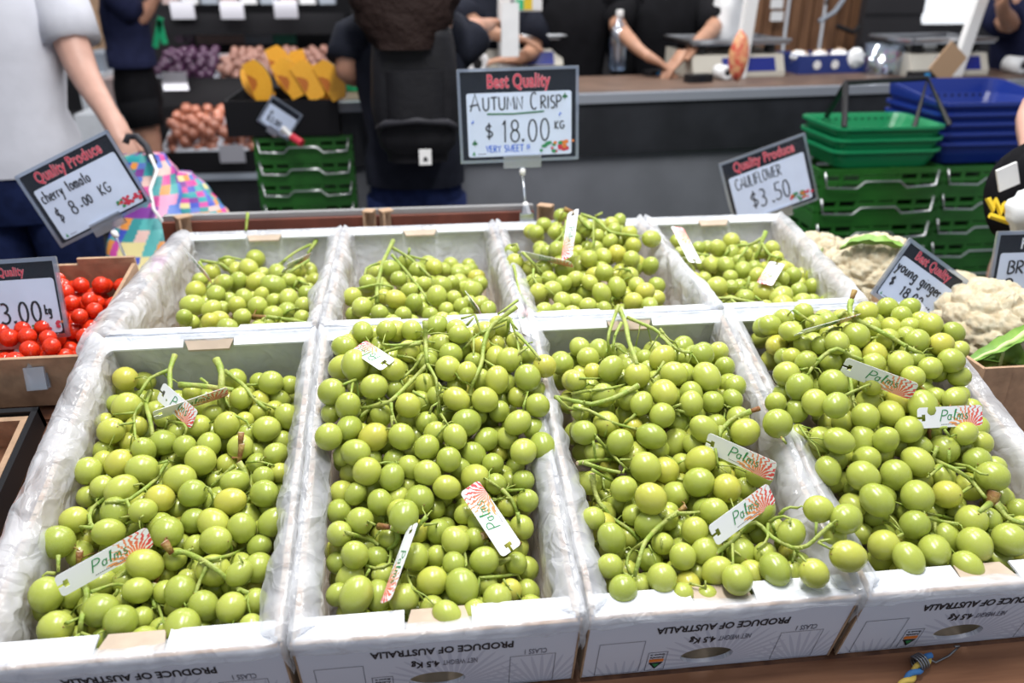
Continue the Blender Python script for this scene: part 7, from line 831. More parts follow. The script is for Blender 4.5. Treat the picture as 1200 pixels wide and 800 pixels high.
def scale_(px0, px1, ybase, label, pole=True, ptop=None):
    a, b = on_counter(px0, ybase), on_counter(px1, ybase); w = (b-a).length; dd = .30
    t = thing('weighing_scale', label, 'scale', M=Matrix.Translation(a) @ RC)
    mb = MB(); mb.prism([(0,0),(dd,0),(dd,.10),(.03,.085),(0,.02)], 0, w, Matrix(((0,0,1,0),(1,0,0,0),(0,1,0,0),(0,0,0,1)))); part('scale_body', mb, M['beige'], t)
    mb = MB(); mb.add([(w*.32,-.001,.022),(w*.9,-.001,.022),(w*.9,.024,.074),(w*.32,.024,.074),(w*.32,.004,.02),(w*.9,.004,.02),(w*.9,.03,.07),(w*.32,.03,.07)], [(0,1,2,3),(7,6,5,4),(0,4,5,1),(1,5,6,2),(2,6,7,3),(3,7,4,0)]); part('display', mb, M['screen_blue'], t)
    for x, y in ((.05,.06),(w-.05,.06),(.05,dd-.06),(w-.05,dd-.06)):
        mb = MB(); mb.lathe([(.022,.09),(.026,.10),(.02,.125)], 8, Matrix.Translation((x,y,0))); part('pan_support', mb, M['black_plastic'], t)
    mb = MB(); mb.box((-.01,.01,.125),(w+.01,dd,.132)); mb.tube([(-.012,.01,.14),(w+.012,.01,.14),(w+.012,dd,.14),(-.012,dd,.14),(-.012,.01,.14)], .009, 6); part('pan', mb, M['steel_flat'], t)
    if pole:
        mb = MB(); x0, lean = pole; mb.box((x0,-.03,0),(x0+.05,.0,.62)); mb.v = [Vector((v.x+lean*v.z, v.y, v.z)) for v in mb.v]; part('pole', mb, M['white_plastic'], t, label='white display pole')
    return t
scale_(556,664,84,'scale behind the big price sign', pole=(.105,.0))
scale_(812,930,92,'middle scale with blue display and a bag of red sweets on its pole', pole=(.17,.06))
scale_(1068,1172,90,'right scale before the bright opening with a brown card on its pole', pole=(.17,.16))
# paper notes on the first pole, red sweets bag on the second, card on the third
q = P(597,35,2.92); mb = MB(); mb.box((-.032,-.012,-.09),(.032,-.001,.09), Matrix.Translation(q) @ RC); mb.box((-.028,-.016,.10),(.05,-.004,.2), Matrix.Translation(q) @ RC)
single('paper_note', mb, M['paper'], 'white notes taped on the pole above the big price sign', 'paper')
def blob(name, c, rx, ry, rz, m, label, cat, seed=0, amp=.15, group=None):
    mb = MB(); rows = []
    for i in range(15):
        th = math.pi*i/14
        rows.append([Vector((math.sin(th)*math.cos(p)*rx, math.sin(th)*math.sin(p)*ry, math.cos(th)*rz))*(1+amp*noise.noise((math.cos(p)*2+seed, math.sin(p)*2, th*2))) + Vector(c) for p in [2*math.pi*j/20 for j in range(20)]])
    mb.grid(rows, closed=True); return single(name, mb, m, label, cat, group, True)
blob('sweets_bag', P(866,66,2.98), .035,.03,.085, M['red_pack'], 'clear bag of red sweets tied to the white pole', 'bag', 2)
mb = MB(); q = P(1110,74,3.02); mb.box((-.05,-.006,-.06),(.05,.0,.06), Matrix.Translation(q) @ RC @ Matrix.Rotation(.65,4,'Y')); single('brown_card', mb, M['paper_brown'], 'brown card hanging askew on the right scale pole', 'card')
q = P(618,2,3.3); t = thing('notice_card', 'green and yellow notice card beside the first scale pole', 'card', q)
for k, (a, m) in enumerate(((-.05,'green_bag'),(-.015,'yellow'),(.02,'paper'))):
    mb = MB(); mb.box((a,-.004,-.03),(a+.035,0,.06)); part('card_panel', mb, M[m], t)
mb = MB(); mb.box((-.055,.0,-.035),(.06,.004,.065)); part('card_back', mb, M['white_plastic'], t)
# rolls
def roll(px, py, r, ln, label, ang=.3):
    c = on_counter(px, py)+Vector((0,0,r)); Mx = Matrix.Translation(c) @ Matrix.Rotation(ang,4,'Z') @ Matrix.Rotation(math.pi/2,4,'X')
    t = thing('paper_roll', label, 'roll', M=Mx)
    mb = MB(); n = 20
    for k, (ra, rb, z0, z1) in enumerate(((r, r*.4, -ln/2, ln/2),)):
        mb.grid([[(R_*math.cos(2*math.pi*j/n), R_*math.sin(2*math.pi*j/n), z) for j in range(n)] for R_, z in ((rb,z0),(ra,z0),(ra,z1),(rb,z1),(rb,z0))], closed=True)
    part('paper', mb, M['paper'], t, True)
    mb = MB(); mb.lathe([(r*.4,-ln/2-.002),(r*.4,ln/2+.002)], 14); part('core', mb, M['black_plastic'], t)
roll(541,88,.055,.25,'large white bag roll left of the big price sign', .5); roll(1187,86,.035,.08,'white paper roll at the right end of the counter', .3); roll(846,93,.028,.07,'small white receipt roll in front of the middle scale',.25); roll(815,84,.022,.1,'thin white paper roll left of the middle scale',1.3)
# card terminals, phone
for px, py, w_, d_, h_, lab, yaw in ((818,96,.11,.06,.03,'black card terminal in front of the middle scale',.1),(768,88,.10,.06,.02,'black device with blue light by the worker hands',.2),(1080,91,.12,.06,.025,'black device with blue light at the right scale',0),(640,84,.16,.07,.02,'flat black tray behind the big price sign',0)):
    c = on_counter(px, py); Mx = Matrix.Translation(c) @ Matrix.Rotation(CA_+yaw,4,'Z'); t = thing('card_terminal', lab, 'device', M=Mx)
    mb = MB(); mb.prism(rrect(-w_/2,-d_/2,w_/2,d_/2,.015), 0, h_); part('case', mb, M['black_plastic'], t)
    mb = MB(); mb.box((-.012,-d_/2-.002,.004),(.012,-d_/2+.0,h_-.004)); part('light', mb, mat('blue_light',(.02,.3,.7),.3) if 'blue' in lab else M['card_black'], t)
# bottle
c = on_counter(723,83); t = thing('water_bottle', 'clear plastic bottle on the counter left of the worker with visible hands', 'bottle', c)
mb = MB(); mb.lathe([(.034,0),(.038,.01),(.036,.08),(.042,.12),(.040,.16),(.02,.195),(.013,.2),(.013,.225)], 16); part('bottle_body', mb, M['bottle'], t, True)
mb = MB(); mb.lathe([(.015,.222),(.016,.225),(.016,.245),(.012,.248)], 12); part('cap', mb, M['white_plastic'], t)
# blue box with small change and papers
a, b = on_counter(935,87), on_counter(1018,86); w_ = (b-a).length; Mx = Matrix.Translation(a) @ RC; t = thing('blue_box', 'low dark blue box with crumpled papers on the counter', 'box', M=Mx)
for nm, A, B in (('box_front',(0,0,0),(w_,.006,.075)),('box_back',(0,.2,0),(w_,.206,.075)),('box_side',(0,.006,0),(.006,.2,.075)),('box_side',(w_-.006,.006,0),(w_,.2,.075)),('box_floor',(.006,.006,0),(w_-.006,.2,.01))):
    mb = MB(); mb.box(A, B); part(nm, mb, M['blue_box'], t)
for x in (.45,.72):
    mb = MB(); mb.lathe([(.018,0),(.018,.003)], 14, Matrix.Translation((w_*x-.06,-.004,.036)) @ Matrix.Rotation(math.pi/2,4,'X')); part('round_print', mb, M['white_print'], t)
rn = random.Random(5)
for k in range(9):
    q = Mx @ Vector((.03+k*w_/9.6, .06+.05*(k%3), .055)); blob('crumpled_paper', q, .035,.035,.026, [M['paper'],M['paper'],M['paper_brown']][k%3], 'crumpled paper in the low blue box on the counter', 'paper', k*3.1, .6, 'papers in the blue box')
blob('paper_cup', P(1003,68,3.12), .03,.03,.035, M['paper'], 'white crumpled paper cup on top of the blue box heap', 'paper', 3, .3)
# tub of sweets
c = on_counter(1043,89)+Vector((0,.08,0)); t = thing('sweets_tub', 'clear tub of colourful sweets beside the right scale', 'tub', c)
mb = MB(); mb.grid([[(r*math.cos(2*math.pi*j/20), r*math.sin(2*math.pi*j/20), z) for j in range(20)] for r, z in ((.001,0),(.072,0),(.078,.12),(.08,.12),(.074,-.001))], closed=True); part('tub', mb, M['bottle'], t, True)
mb = MB(); rn = random.Random(8)
for k in range(150):
    a = rn.uniform(0,6.28); r = .062*math.sqrt(rn.random()); z = rn.uniform(.012,.085); mb.mi = k%5; mb.ball((r*math.cos(a), r*math.sin(a), z), .010, 6, 4)
o = part('sweets', mb, CANDY, t, True); o['kind'] = 'stuff'
# hanging pale bags and hook items behind the counter
blob('plastic_bags', P(858,18,3.6), .085,.05,.14, M['paper'], 'bundle of pale plastic bags hanging behind the middle scale', 'bags', 6, .5)
for k, (x, y) in enumerate(((910,4),(910,19))):
    mb = MB(); c = P(x, y, 4.6); mb.box((-.035,-.01,-.025),(.035,0,.025), Matrix.Translation(c)); single('wall_card', mb, M['paper'], ['upper','lower'][k]+' small white card pinned on the brown panels', 'card', 'cards on the brown panels')
mb = MB(); mb.tube([P(960,25,4.5), P(978,14,4.5), P(988,0,4.5), P(992,-20,4.5)], .012, 6); single('cable', mb, M['grey_tray'], 'pale curved hose hanging in front of the brown panels', 'hose')
mb = MB(); mb.tube([P(968,5,4.5), P(972,-8,4.5), P(985,-4,4.5)], .01, 6); mb.tube([P(980,30,4.5), P(1000,38,4.5), P(1008,30,4.5)], .014, 6); single('dark_cable', mb, M['black_plastic'], 'dark cables hung beside the pale hose', 'cable')

# ------------------------------------------------------------ crates and baskets
def crate_mesh(w, d, h, m):
    mb = MB(); k = .010
    mb.box((-w/2,-d/2,0),(w/2,d/2,.008))
    for z0, z1 in ((h-.018,h),(h*.42,h*.42+.012),(0.008,.024)):
        mb.box((-w/2,-d/2,z0),(w/2,-d/2+k,z1)); mb.box((-w/2,d/2-k,z0),(w/2,d/2,z1)); mb.box((-w/2,-d/2+k,z0),(-w/2+k,d/2-k,z1)); mb.box((w/2-k,-d/2+k,z0),(w/2,d/2-k,z1))
    for q in range(7):
        x = -w/2+.006+q*(w-.024)/6
        for y in (-d/2+.001, d/2-k+.001): mb.box((x,y,.02),(x+.012,y+k-.003,h-.01))
    for q in range(5):
        y = -d/2+.006+q*(d-.024)/4
        for x in (-w/2+.001, w/2-k+.001): mb.box((x,y,.02),(x+k-.003,y+.012,h-.01))
    mb.box((-w*.16,-d/2+.003,.02),(w*.16,-d/2+.007,h*.72)); mb.box((-w/2+.003,-d/2+.01,.02),(-w/2+.007,d/2-.01,h*.5))
    return mb.mesh('crate_body', m)
def crate_stack(x, y, w, d, top, pitch, label_fn, group, ang=0, nmax=13):
    body = crate_mesh(w, d, pitch*1.0, M['crate'])
    bl = MB(); pts = [(-w*.46,-d/2-.004,pitch*.92),(-w*.44,-d/2-.012,pitch*.35),(-w*.2,-d/2-.014,pitch*.30),(-w*.14,-d/2-.014,pitch*.55),(w*.14,-d/2-.014,pitch*.55),(w*.2,-d/2-.014,pitch*.30),(w*.44,-d/2-.012,pitch*.35),(w*.46,-d/2-.004,pitch*.92)]
    bl.tube(pts, .0032, 6); bail = bl.mesh('wire_handle', M['steel'], True)
    n = int(top/pitch); k = 0
    while k < n:
        z = top-(k+1)*pitch
        t = thing('produce_crate', label_fn(k), 'crate', (x, y, z), group); t.rotation_euler = (0,0,ang)
        link('crate_body', body, t); link('wire_handle', bail, t); k += 1
    return top-n*pitch
ordn = ['topmost','second from the top','third from the top','fourth from the top','fifth from the top','sixth from the top','seventh from the top','eighth from the top','ninth from the top','tenth from the top','eleventh from the top','twelfth from the top','thirteenth from the top']
crate_stack(1.868,1.39,.40,.32,.972,.081,lambda k:'green slatted crate with wire handle, '+ordn[k]+' under the green baskets','green crates under the green baskets')
crate_stack(2.30,1.44,.40,.32,.96,.080,lambda k:'green slatted crate with wire handle, '+ordn[k]+' under the blue baskets','green crates under the blue baskets')
pc = P(348,157,2.78)
crate_stack(pc.x+.02,pc.y+.12,.33,.28,pc.z-.005,.0745,lambda k:'green slatted crate, '+ordn[k]+' under the pumpkin tray','green crates under the pumpkin tray')
def basket(name, x, y, z, w, d, h, m, label, group, hand=False, flare=.86, lip=0):
    t = thing(name, label, 'basket', (x, y, z), group)
    mb = MB(); n = 4
    def ring(s, zz, ins=0, l=0): return [Vector((px*s, py*s, zz+(l if py > 0 else 0)*.5*(1-abs(px)/(w/2)*.3))) for px, py in rrect(-w/2+ins,-d/2+ins,w/2-ins,d/2-ins,.04,4)]
    mb.grid([ring(flare,0,.006), ring(flare,0), ring(.93,h*.45), ring(.97,h*.8), ring(1,h*.82), ring(1.02,h*.84,0,lip), ring(1.02,h,0,lip), ring(.985,h,0,lip), ring(.955,h*.8,.002), ring(.91,h*.45,.003), ring(flare-.02,.006,.003)], closed=True)
    mb.add(ring(flare-.02,.006,.003), [tuple(range(20))][:1]) if len(ring(1,0)) == 20 else None
    part('basket_body', mb, m, t)
    sl = MB()
    for q in range(12):
        xx = -w*.36+q*w*.065; sl.box((xx,d/2*.915,h*.35),(xx+.008,d/2*.925,h*.72))
    part('slots', sl, M['black_plastic'], t)
    if hand:
        for sx, tip in ((-1,-.02),(1,.0)):
            mb = MB(); xx = sx*w*.36
            mb.tube([(xx-.03,-d*.47,h),(xx+.01,-.02,h+.115),(xx+.03,d*.40,h*.9)] if sx < 0 else [(xx-.03,-d*.30,h*.7),(xx+.02,-.02,h+.125),(xx+.055,-d*.46,h)], .009, 6)
            part('handle', mb, M['black_plastic'], t)
        mb = MB(); mb.tube([(-w*.36+.01,-.02,h+.115),(w*.36+.02,-.02,h+.125)], .0085, 6); part('grip', mb, M['black_plastic'], t)
    return t
for k in range(3): basket('shopping_basket', 1.883, 1.365, .973+k*.034-.0, .35, .27, .055, M['basket'], 'green plastic shopping basket, '+['lowest','middle','topmost with raised black handles'][k]+' of three', 'green shopping baskets', k == 2)
for k in range(5): basket('scoop_basket', 2.27+.0*k, 1.47, .962+k*.030, .40, .34, .07, M['blue_basket'], 'blue plastic basket, '+['lowest','second','third','fourth','topmost'][k]+' of five nested at the right', 'blue baskets', False, .86, .085 if k == 4 else .0)
# ------------------------------------------------------------ pumpkin tray
x0, x1 = P(268,157,2.74).x, P(398,157,2.74).x; ym = pc.y; zt = pc.z
t = open_tray('pumpkin_tray', 'black tray of cut pumpkin pieces on the green crates', 'tray', Matrix.Translation((x0, ym-.03, zt)), x1-x0, .34, .115, .008, M['black_shelf'])
def wedge_mesh():
    mb = MB(); n = 12; R = 1.0
    mb.mi = 0
    arcp = [(math.cos(-.9+1.8*k/n)*R, math.sin(-.9+1.8*k/n)*R*1.25) for k in range(n+1)]
    for s in (-1, 1):   # two cut faces of flesh with a hollow core
        vs = [(-.15,0,0)]+[(x*.93, s*.0+y*.0+0, 0) for x, y in []]
    A = math.radians(38)
    def P3(x, y, a): return (x*math.cos(a), x*math.sin(a), y)
    for a, rev in ((0,0),(A,1)):
        vs = [P3(.0,-.9,a), P3(.0,.9,a)]+[P3(x, y, a) for x, y in reversed(arcp)]
        mb.mi = 0; mb.add(vs, [tuple(range(len(vs))) if rev else tuple(reversed(range(len(vs))))])
        core = [P3(.02+.36*math.sin(math.pi*k/8), -.45+.9*k/8, a+(.012 if rev else -.012)) for k in range(9)]
        mb.mi = 2; mb.add(core, [tuple(reversed(range(9))) if rev else tuple(range(9))])
    mb.mi = 1; rows = [[P3(x*1.0, y, A*j/5) for x, y in arcp] for j in range(6)]; mb.grid(rows)
    return mb.mesh('pumpkin_piece', [M['pumpkin'], M['pumpkin_rind'], M['pumpkin_seed']])
WM = wedge_mesh(); rn = random.Random(2)
WP = [(292,98,2.7,2.2,.6),(310,92,2.78,2.6,.5),(330,98,2.7,2.5,.4),(348,85,2.78,2.3,.45),(352,100,2.7,2.7,.3),(370,88,2.8,2.4,.5),(378,100,2.7,2.0,.8),(388,92,2.78,2.5,-.6),(318,80,2.86,2.6,.2),(362,78,2.86,2.5,.1)]
for k, (x, y, d, a, tl) in enumerate(WP):
    o = link('pumpkin_piece', WM); o.location = P(x, y, d); o.scale = (.075,.075,.068); fl = k % 2; o.rotation_euler = (rn.uniform(-.2,.05), (.45 if fl else -.45)+rn.uniform(-.2,.2), (math.pi-.66 if fl else 0)+rn.uniform(-.2,.2))
    tag(o, 'cut orange pumpkin wedge in the black tray, '+['leftmost at the front','second from the left at the front','third from the left at the front','behind the middle of the front ones','in the middle of the front','behind and right of the middle','second from the right at the front','rightmost, by the woman arm','farthest back on the left','farthest back on the right'][k], 'pumpkin', 'pumpkin pieces in the black tray')
def small_sign():
    t = sign(328,138,2.72,.115,.10,-.62,'small tilted price sign in front of the pumpkin tray','',[('a',.2,.45,.2,.0012,'ink',1),('$3.00',.2,.2,.2,.0014,'ink',.8)], tiltb=.1)
    return t
small_sign()
mb = MB(); mb.tube([P(332,150,2.70), P(342,160,2.69)], .009, 8); mb.mi = 1; mb.tube([P(342,160,2.69), P(354,168,2.68)], .013, 8); single('marker_clip', mb, [M['white_plastic'], M['red_print']], 'white and red clip holding the small pumpkin sign', 'clip')
# ------------------------------------------------------------ stepped produce rack, back left
A0, A1 = P(178,90,4.9), P(402,90,4.9)
rk = thing('produce_rack', 'black stepped produce rack with lit trays at the back left', 'rack', (A0.x, 3.7, 0))
RW = A1.x-A0.x
for k, (yy, zz, dep, lip) in enumerate(((3.82,.545,.36,.125),(4.17,.872,.38,.165),(4.53,1.252,.5,.125))):
    mb = MB(); mb.box((0,yy-3.7,zz-.02),(RW,yy-3.7+dep,zz)); part('shelf', mb, M['black_shelf'], rk)
    mb = MB(); mb.box((0,yy-3.7-.012,zz-.1),(RW,yy-3.7,zz+lip-.1)); part('shelf_lip', mb, M['black_shelf'], rk)
mb = MB(); mb.box((0,.14,0),(RW,.16,.40)); part('front_panel', mb, M['counter_dark'], rk)
mb = MB(); mb.box((0,.10,.405),(RW,.14,.44)); part('trim', mb, M['grey_tray'], rk, label='pale blue grey trim strip')
mb = MB(); mb.box((0,1.5,0),(RW,1.53,2.2)); part('back_board', mb, M['black_shelf'], rk)
for px, py, d in ((214,12,5.02),(272,12,5.02),(335,11,5.02),(205,95,4.78),(272,180,4.68)):
    c = P(px, py, d); mb = MB(); mb.box((-.07,-.004,-.05),(.07,0,.05), Matrix.Translation(c))
    single('shelf_card', mb, M['shelf_card'], {214:'left card on the upper rack lip',272:'middle card on the upper rack lip',335:'right card on the upper rack lip',205:'dim card on the middle rack lip'}[px] if py < 150 else 'card on the lowest rack lip', 'card', 'price cards on the rack')
def ball_mesh(name, m, e=1.0, tip=0):
    mb = MB(); mb.ball((0,0,0), 1, 12, 8, e=e)
    if tip: mb.lathe([(.25,.85*e),(.08,1.1*e),(.05,1.3*e)], 8)
    return mb.mesh(name, m, True)
def tray_fill(xa, xb, y0, z0, depth, slope, r, me, name, label, cat, group, n, rn):
    t = thing('display_tray', label.split(' in ')[1].capitalize() if 0 else 'white display tray '+group, 'tray', (xa, y0, z0))
    for A, B in (((0,0,0),(xb-xa,.008,.03)),((0,.008,0),(.008,depth,.05)),((xb-xa-.008,.008,0),(xb-xa,depth,.05)),((.008,.008,0),(xb-xa-.008,depth,.008)),((0,depth,0),(xb-xa,depth+.008,.06))):
        mb = MB(); mb.box(A, B); mb.v = [Vector((v.x, v.y, v.z+v.y*slope)) for v in mb.v]; part('tray_side', mb, M['white_tray'], t)
    pts = []; tries = 0
    while len(pts) < n and tries < 9000:
        tries += 1; x = rn.uniform(xa+.02, xb-.02); y = rn.uniform(.02, depth-.01); z = .02+rn.choice((0,1,2))*r*1.25
        p = Vector((x, y0+y, z0+y*slope+z))
        if all((p-q).length > r*1.7 for q in pts): pts.append(p)
    for p in pts:
        o = link(name, me); o.location = p; s = r*rn.uniform(.85,1.1); o.scale = (s,s,s); o.rotation_euler = (rn.uniform(-2,2),rn.uniform(-2,2),0); tag(o, label, cat, group)
rn = random.Random(12)
xs = [P(x, 70, 4.95).x for x in (184,252,322,392)]
tray_fill(xs[0],xs[1],4.18,.876,.36,.28,.029,ball_mesh('plum',M['plum']),'plum','dark purple plum in the left tray of the middle shelf','plum','plums on the middle shelf',95,rn)
tray_fill(xs[1]+.01,xs[2],4.18,.876,.36,.28,.027,ball_mesh('shallot',M['shallot'],1.1,1),'shallot','pale pinkish shallot in the centre tray of the middle shelf','shallot','shallots in the centre tray',95,rn)
tray_fill(xs[2]+.01,xs[3],4.18,.876,.36,.28,.027,ball_mesh('shallot',M['shallot'],1.1,1),'shallot','pale pinkish shallot in the right tray of the middle shelf','shallot','shallots in the right tray',95,rn)
xs = [P(x, 160, 4.7).x for x in (190,254,320)]
tray_fill(xs[0],xs[1],3.83,.549,.36,.32,.034,ball_mesh('onion',M['onion'],.9,1),'onion','reddish brown onion in the left tray of the lowest shelf','onion','onions in the left low tray',60,rn)
tray_fill(xs[1]+.01,xs[2],3.83,.549,.36,.32,.034,ball_mesh('onion',M['onion'],.9,1),'onion','reddish brown onion in the right tray of the lowest shelf','onion','onions in the right low tray',60,rn)
# things standing behind on the middle and top shelf
for k, (xa, xb, y0, y1, m, lab) in enumerate(((205,214,30,44,'plum','dark red packet standing left of the pale cartons'),(217,226,30,44,'plum','dark red packet standing beside its twin'),(230,285,30,46,'pinkish','pale pink carton standing behind the trays'),(287,318,30,46,'grey_tray','pale blue packet behind the trays'),(320,345,32,46,'teal','teal packet behind the right tray'))):
    a, b = P(xa, y1, 5.35), P(xb, y0, 5.35); mb = MB(); mb.box((a.x, a.y, a.z-.03),(b.x, a.y+.05, b.z)); single('packet', mb, M[m], lab, 'packet', 'packets behind the trays')
mb = MB(); mb.box((0,0,0),(.03,.015,.13), Matrix.Translation(P(190,52,4.75)) @ Matrix.Rotation(-.1,4,'Y')); mb.box((-.05,0,-.03),(-.02,.015,.14), Matrix.Translation(P(190,52,4.75)) @ Matrix.Rotation(.35,4,'Y')); single('green_stand', mb, M['green_bag'], 'bright green plastic strip at the left end of the rack', 'strip')
for k in range(9):
    a = P(190+k*23, 1, 5.3); mb = MB(); mb.box((a.x,a.y,a.z-.02),(a.x+.1,a.y+.1,a.z+.08)); single('packet', mb, M[('pinkish','paper','grey_tray')[k%3]], 'pale packet in the row on the top shelf', 'packet', 'packets on the top shelf')
# cartons between the man and the rack
for k, (xa, xb, y0, y1, d, m, lab) in enumerate(((70,98,-30,60,5.1,'kraft','brown carton behind the white T-shirt shoulder'),(99,127,-10,62,5.1,'kraft','brown carton with a hand hole by the dark-clad shopper'),(100,122,62,86,4.8,'grey_tray','stack of grey trays behind the man arm'),(98,120,86,130,4.75,'board','tall pale carton behind the forearm'),(122,140,92,118,4.7,'pinkish','upper pale carton beside the shopper'),(124,146,119,140,4.7,'board','middle pale carton beside the shopper'),(136,155,140,168,4.65,'board','lowest pale carton beside the shopper'),(100,134,130,200,4.6,'board','wide pale carton under the forearm'))):
    a, b = P(xa, y1, d), P(xb, y0, d); mb = MB(); mb.box((a.x, a.y, a.z),(b.x, a.y+.3, b.z))
    if 'hand hole' in lab: mb.mi = 1; mb.lathe([(.03,0),(.03,.004)], 12, Matrix.Translation(P(113,47,5.08)) @ Matrix.Rotation(math.pi/2,4,'X'))
    single('carton', mb, [M[m], M['black_plastic']], lab, 'carton', 'cartons behind the man')
mb = MB(); mb.box((-.12,-.001,-.08),(.0,0,.03), Matrix.Translation(P(104,18,5.07))); single('carton_label', mb, M['paper'], 'white label stuck on the brown carton', 'label')
mb = MB(); a = P(70,170,4.8); mb.box((a.x-.3,a.y+.1,0),(P(150,170,4.7).x,a.y+.5,a.z+.12)); single('pallet_stack', mb, M['dark_wall'], 'dark base under the pale cartons', 'base')
# ------------------------------------------------------------ people
def skin_body(name, verts, edges, rad, m, parent, sub=1):
    me = bpy.data.meshes.new(name); me.from_pydata([tuple(v) for v in verts], edges, [])
    o = bpy.data.objects.new(name, me); COL.objects.link(o)
    md = o.modifiers.new('skin', 'SKIN'); md.use_smooth_shade = True; md.branch_smoothing = .2
    for i, r in enumerate(rad):
        sv = me.skin_vertices[0].data[i]; sv.radius = (r[0], r[1]) if isinstance(r, tuple) else (r, r); sv.use_root = (i == 0)
    s = o.modifiers.new('sub', 'SUBSURF'); s.levels = sub; s.render_levels = sub
    dg = bpy.context.evaluated_depsgraph_get(); ev = o.evaluated_get(dg); me2 = bpy.data.meshes.new_from_object(ev)
    bpy.data.objects.remove(o); me2.name = name; me2.materials.clear(); me2.materials.append(m)
    me2.polygons.foreach_set('use_smooth', [True]*len(me2.polygons))
    return link(name, me2, parent)
def person(label, base, face, H, skin, top, bottom, hair, arms, sleeve=.5, shorts=False, lean=0, hem=.50, width=1.0, longhair=False, group=None):
    """base: point between the feet; face: heading angle; arms: (elbow, wrist, finger direction) in world for left (-x of body) and right."""
    base = Vector(base); t = thing('person', label, 'person', base, group)
    Rz = Matrix.Rotation(face,3,'Z')     # body looks along +y rotated by face
    def B(x, y, z): return Rz @ Vector((x*H*width, y*H+lean*max(0, z-.5)*H, z*H))
    V, E, R = [], [], []
    def add(p, r, par=None):
        V.append(Vector(p)); R.append(r)
        if par is not None: E.append((par, len(V)-1))
        return len(V)-1
    pel = add(B(0,0,.53), (.062*H,.05*H)); wa = add(B(0,0,.61), (.055*H,.045*H), pel); ch = add(B(0,0,.72), (.062*H,.052*H), wa); nb = add(B(0,-.005,.80), .045*H, ch)
    nk = add(B(0,0,.85), .03*H, nb); h0 = add(B(0,.012,.885), .043*H, nk); h1 = add(B(0,.012,.93), .052*H, h0); h2 = add(B(0,.0,.97), .04*H, h1)
    add(B(0,.068,.915), .009*H, h1)
    for s in (-1, 1): add(B(s*.047,0,.92), .010*H, h1)
    fingers = []
    for s in (-1, 1):
        hip = add(B(s*.048,0,.49), .048*H, pel); kn = add(B(s*.055,.012,.28), .032*H, hip); an = add(B(s*.058,-.01,.05), .021*H, kn); add(B(s*.062,.07,.018), .02*H, an)
    for s, a in zip((-1, 1), arms):
        sh = add(B(s*.105,0,.795), .034*H, nb)
        if a is None: a = (base+B(s*.145,-.01,.635), base+B(s*.155,.03,.50), Vector((0,0,-1)))
        el = add(a[0]-base, .024*H, sh); wr = add(a[1]-base, .0155*H, el); fd = Vector(a[2]).normalized()
        sd = fd.cross(Vector((0,0,1))); sd = sd.normalized() if sd.length > .1 else (Rz @ Vector((0,1,0)))
        pm = add(a[1]-base+fd*.045*H*.9, (.021*H,.013*H), wr)
        for q in range(4):
            b0 = V[pm]+fd*.014*H+sd*(q-1.5)*.0105*H; f1 = add(b0, .0055*H, pm); L = (.024,.028,.027,.021)[q]*H
            f2 = add(b0+fd*L+Vector((0,0,-.006*H)), .0050*H, f1); add(b0+fd*L*1.55+Vector((0,0,-.018*H)), .0044*H, f2)
        tb = V[wr]+fd*.018*H-sd*.020*H; t1 = add(tb, .007*H, wr); add(tb+fd*.028*H-sd*.010*H, .0055*H, t1)
    skin_body('body', V, E, R, skin, t)
    # shirt: lofted torso with sleeves
    mb = MB(); rings = []
    for z, rx, ry, yo in ((hem,.098,.072,0),(hem+.05,.098,.07,0),(.62,.088,.063,0),(.70,.103,.068,0),(.755,.112,.068,0),(.795,.108,.056,-.002),(.82,.075,.046,-.004),(.838,.042,.040,-.004)):
        ring = []
        for j in range(28):
            a = 2*math.pi*j/28; f = 1+.05*noise.noise((math.cos(a)*2.2, math.sin(a)*2.2, z*9+H*7))
            c, s = math.cos(a), math.sin(a); ring.append(B(math.copysign(abs(c)**.8,c)*rx*f, math.copysign(abs(s)**.85,s)*ry*f+yo, z))
        rings.append(ring)
    mb.grid(rings, closed=True)
    shi = [i for i, e in enumerate(V)]
    for s, a in zip((-1, 1), arms):
        if a is None: a = (base+B(s*.145,-.01,.635), base+B(s*.155,.03,.50), None)
        s0 = B(s*.075,0,.80); s1 = B(s*.108,0,.79); el = a[0]-base; wr = a[1]-base
        if sleeve <= 1: e = s1.lerp(el, sleeve); mb.tube([s0, s1, s1.lerp(e,.5), e], [.05*H,.046*H,.042*H,.041*H], 16)
        else: e = el.lerp(wr, sleeve-1); mb.tube([s0, s1, s1.lerp(el,.5), el, e], [.05*H,.043*H,.036*H,.032*H,.027*H], 16)
    part('shirt', mb, top, t, True)
    mb = MB(); rings = []
    for z, rx, ry in ((.60,.078,.056),(.54,.09,.068),(.49,.094,.07),(.455,.085,.06)):
        rings.append([B(math.cos(2*math.pi*j/24)*rx, math.sin(2*math.pi*j/24)*ry, z) for j in range(24)])
    mb.grid(rings, closed=True)
    for s in (-1, 1):
        if shorts: mb.tube([B(s*.045,0,.50), B(s*.05,.005,.46), B(s*.056,.01,.42)], [.058*H,.056*H,.054*H], 16)
        else: mb.tube([B(s*.045,0,.50), B(s*.05,.005,.40), B(s*.055,.01,.28), B(s*.057,-.008,.07)], [.056*H,.052*H,.040*H,.033*H], 16)
    part('shorts' if shorts else 'trousers', mb, bottom, t, True)
    mb = MB(); rows = []
    for i in range(9):
        th = math.pi*(.0+.62*i/8); rows.append([B(math.sin(th)*math.cos(p)*.047*(1.12), -.006+math.sin(th)*math.sin(p)*.056*(1.1 if math.sin(p) < 0 else .98), .925+math.cos(th)*.058) for p in [2*math.pi*j/20 for j in range(20)]])
    mb.grid(rows, closed=True)
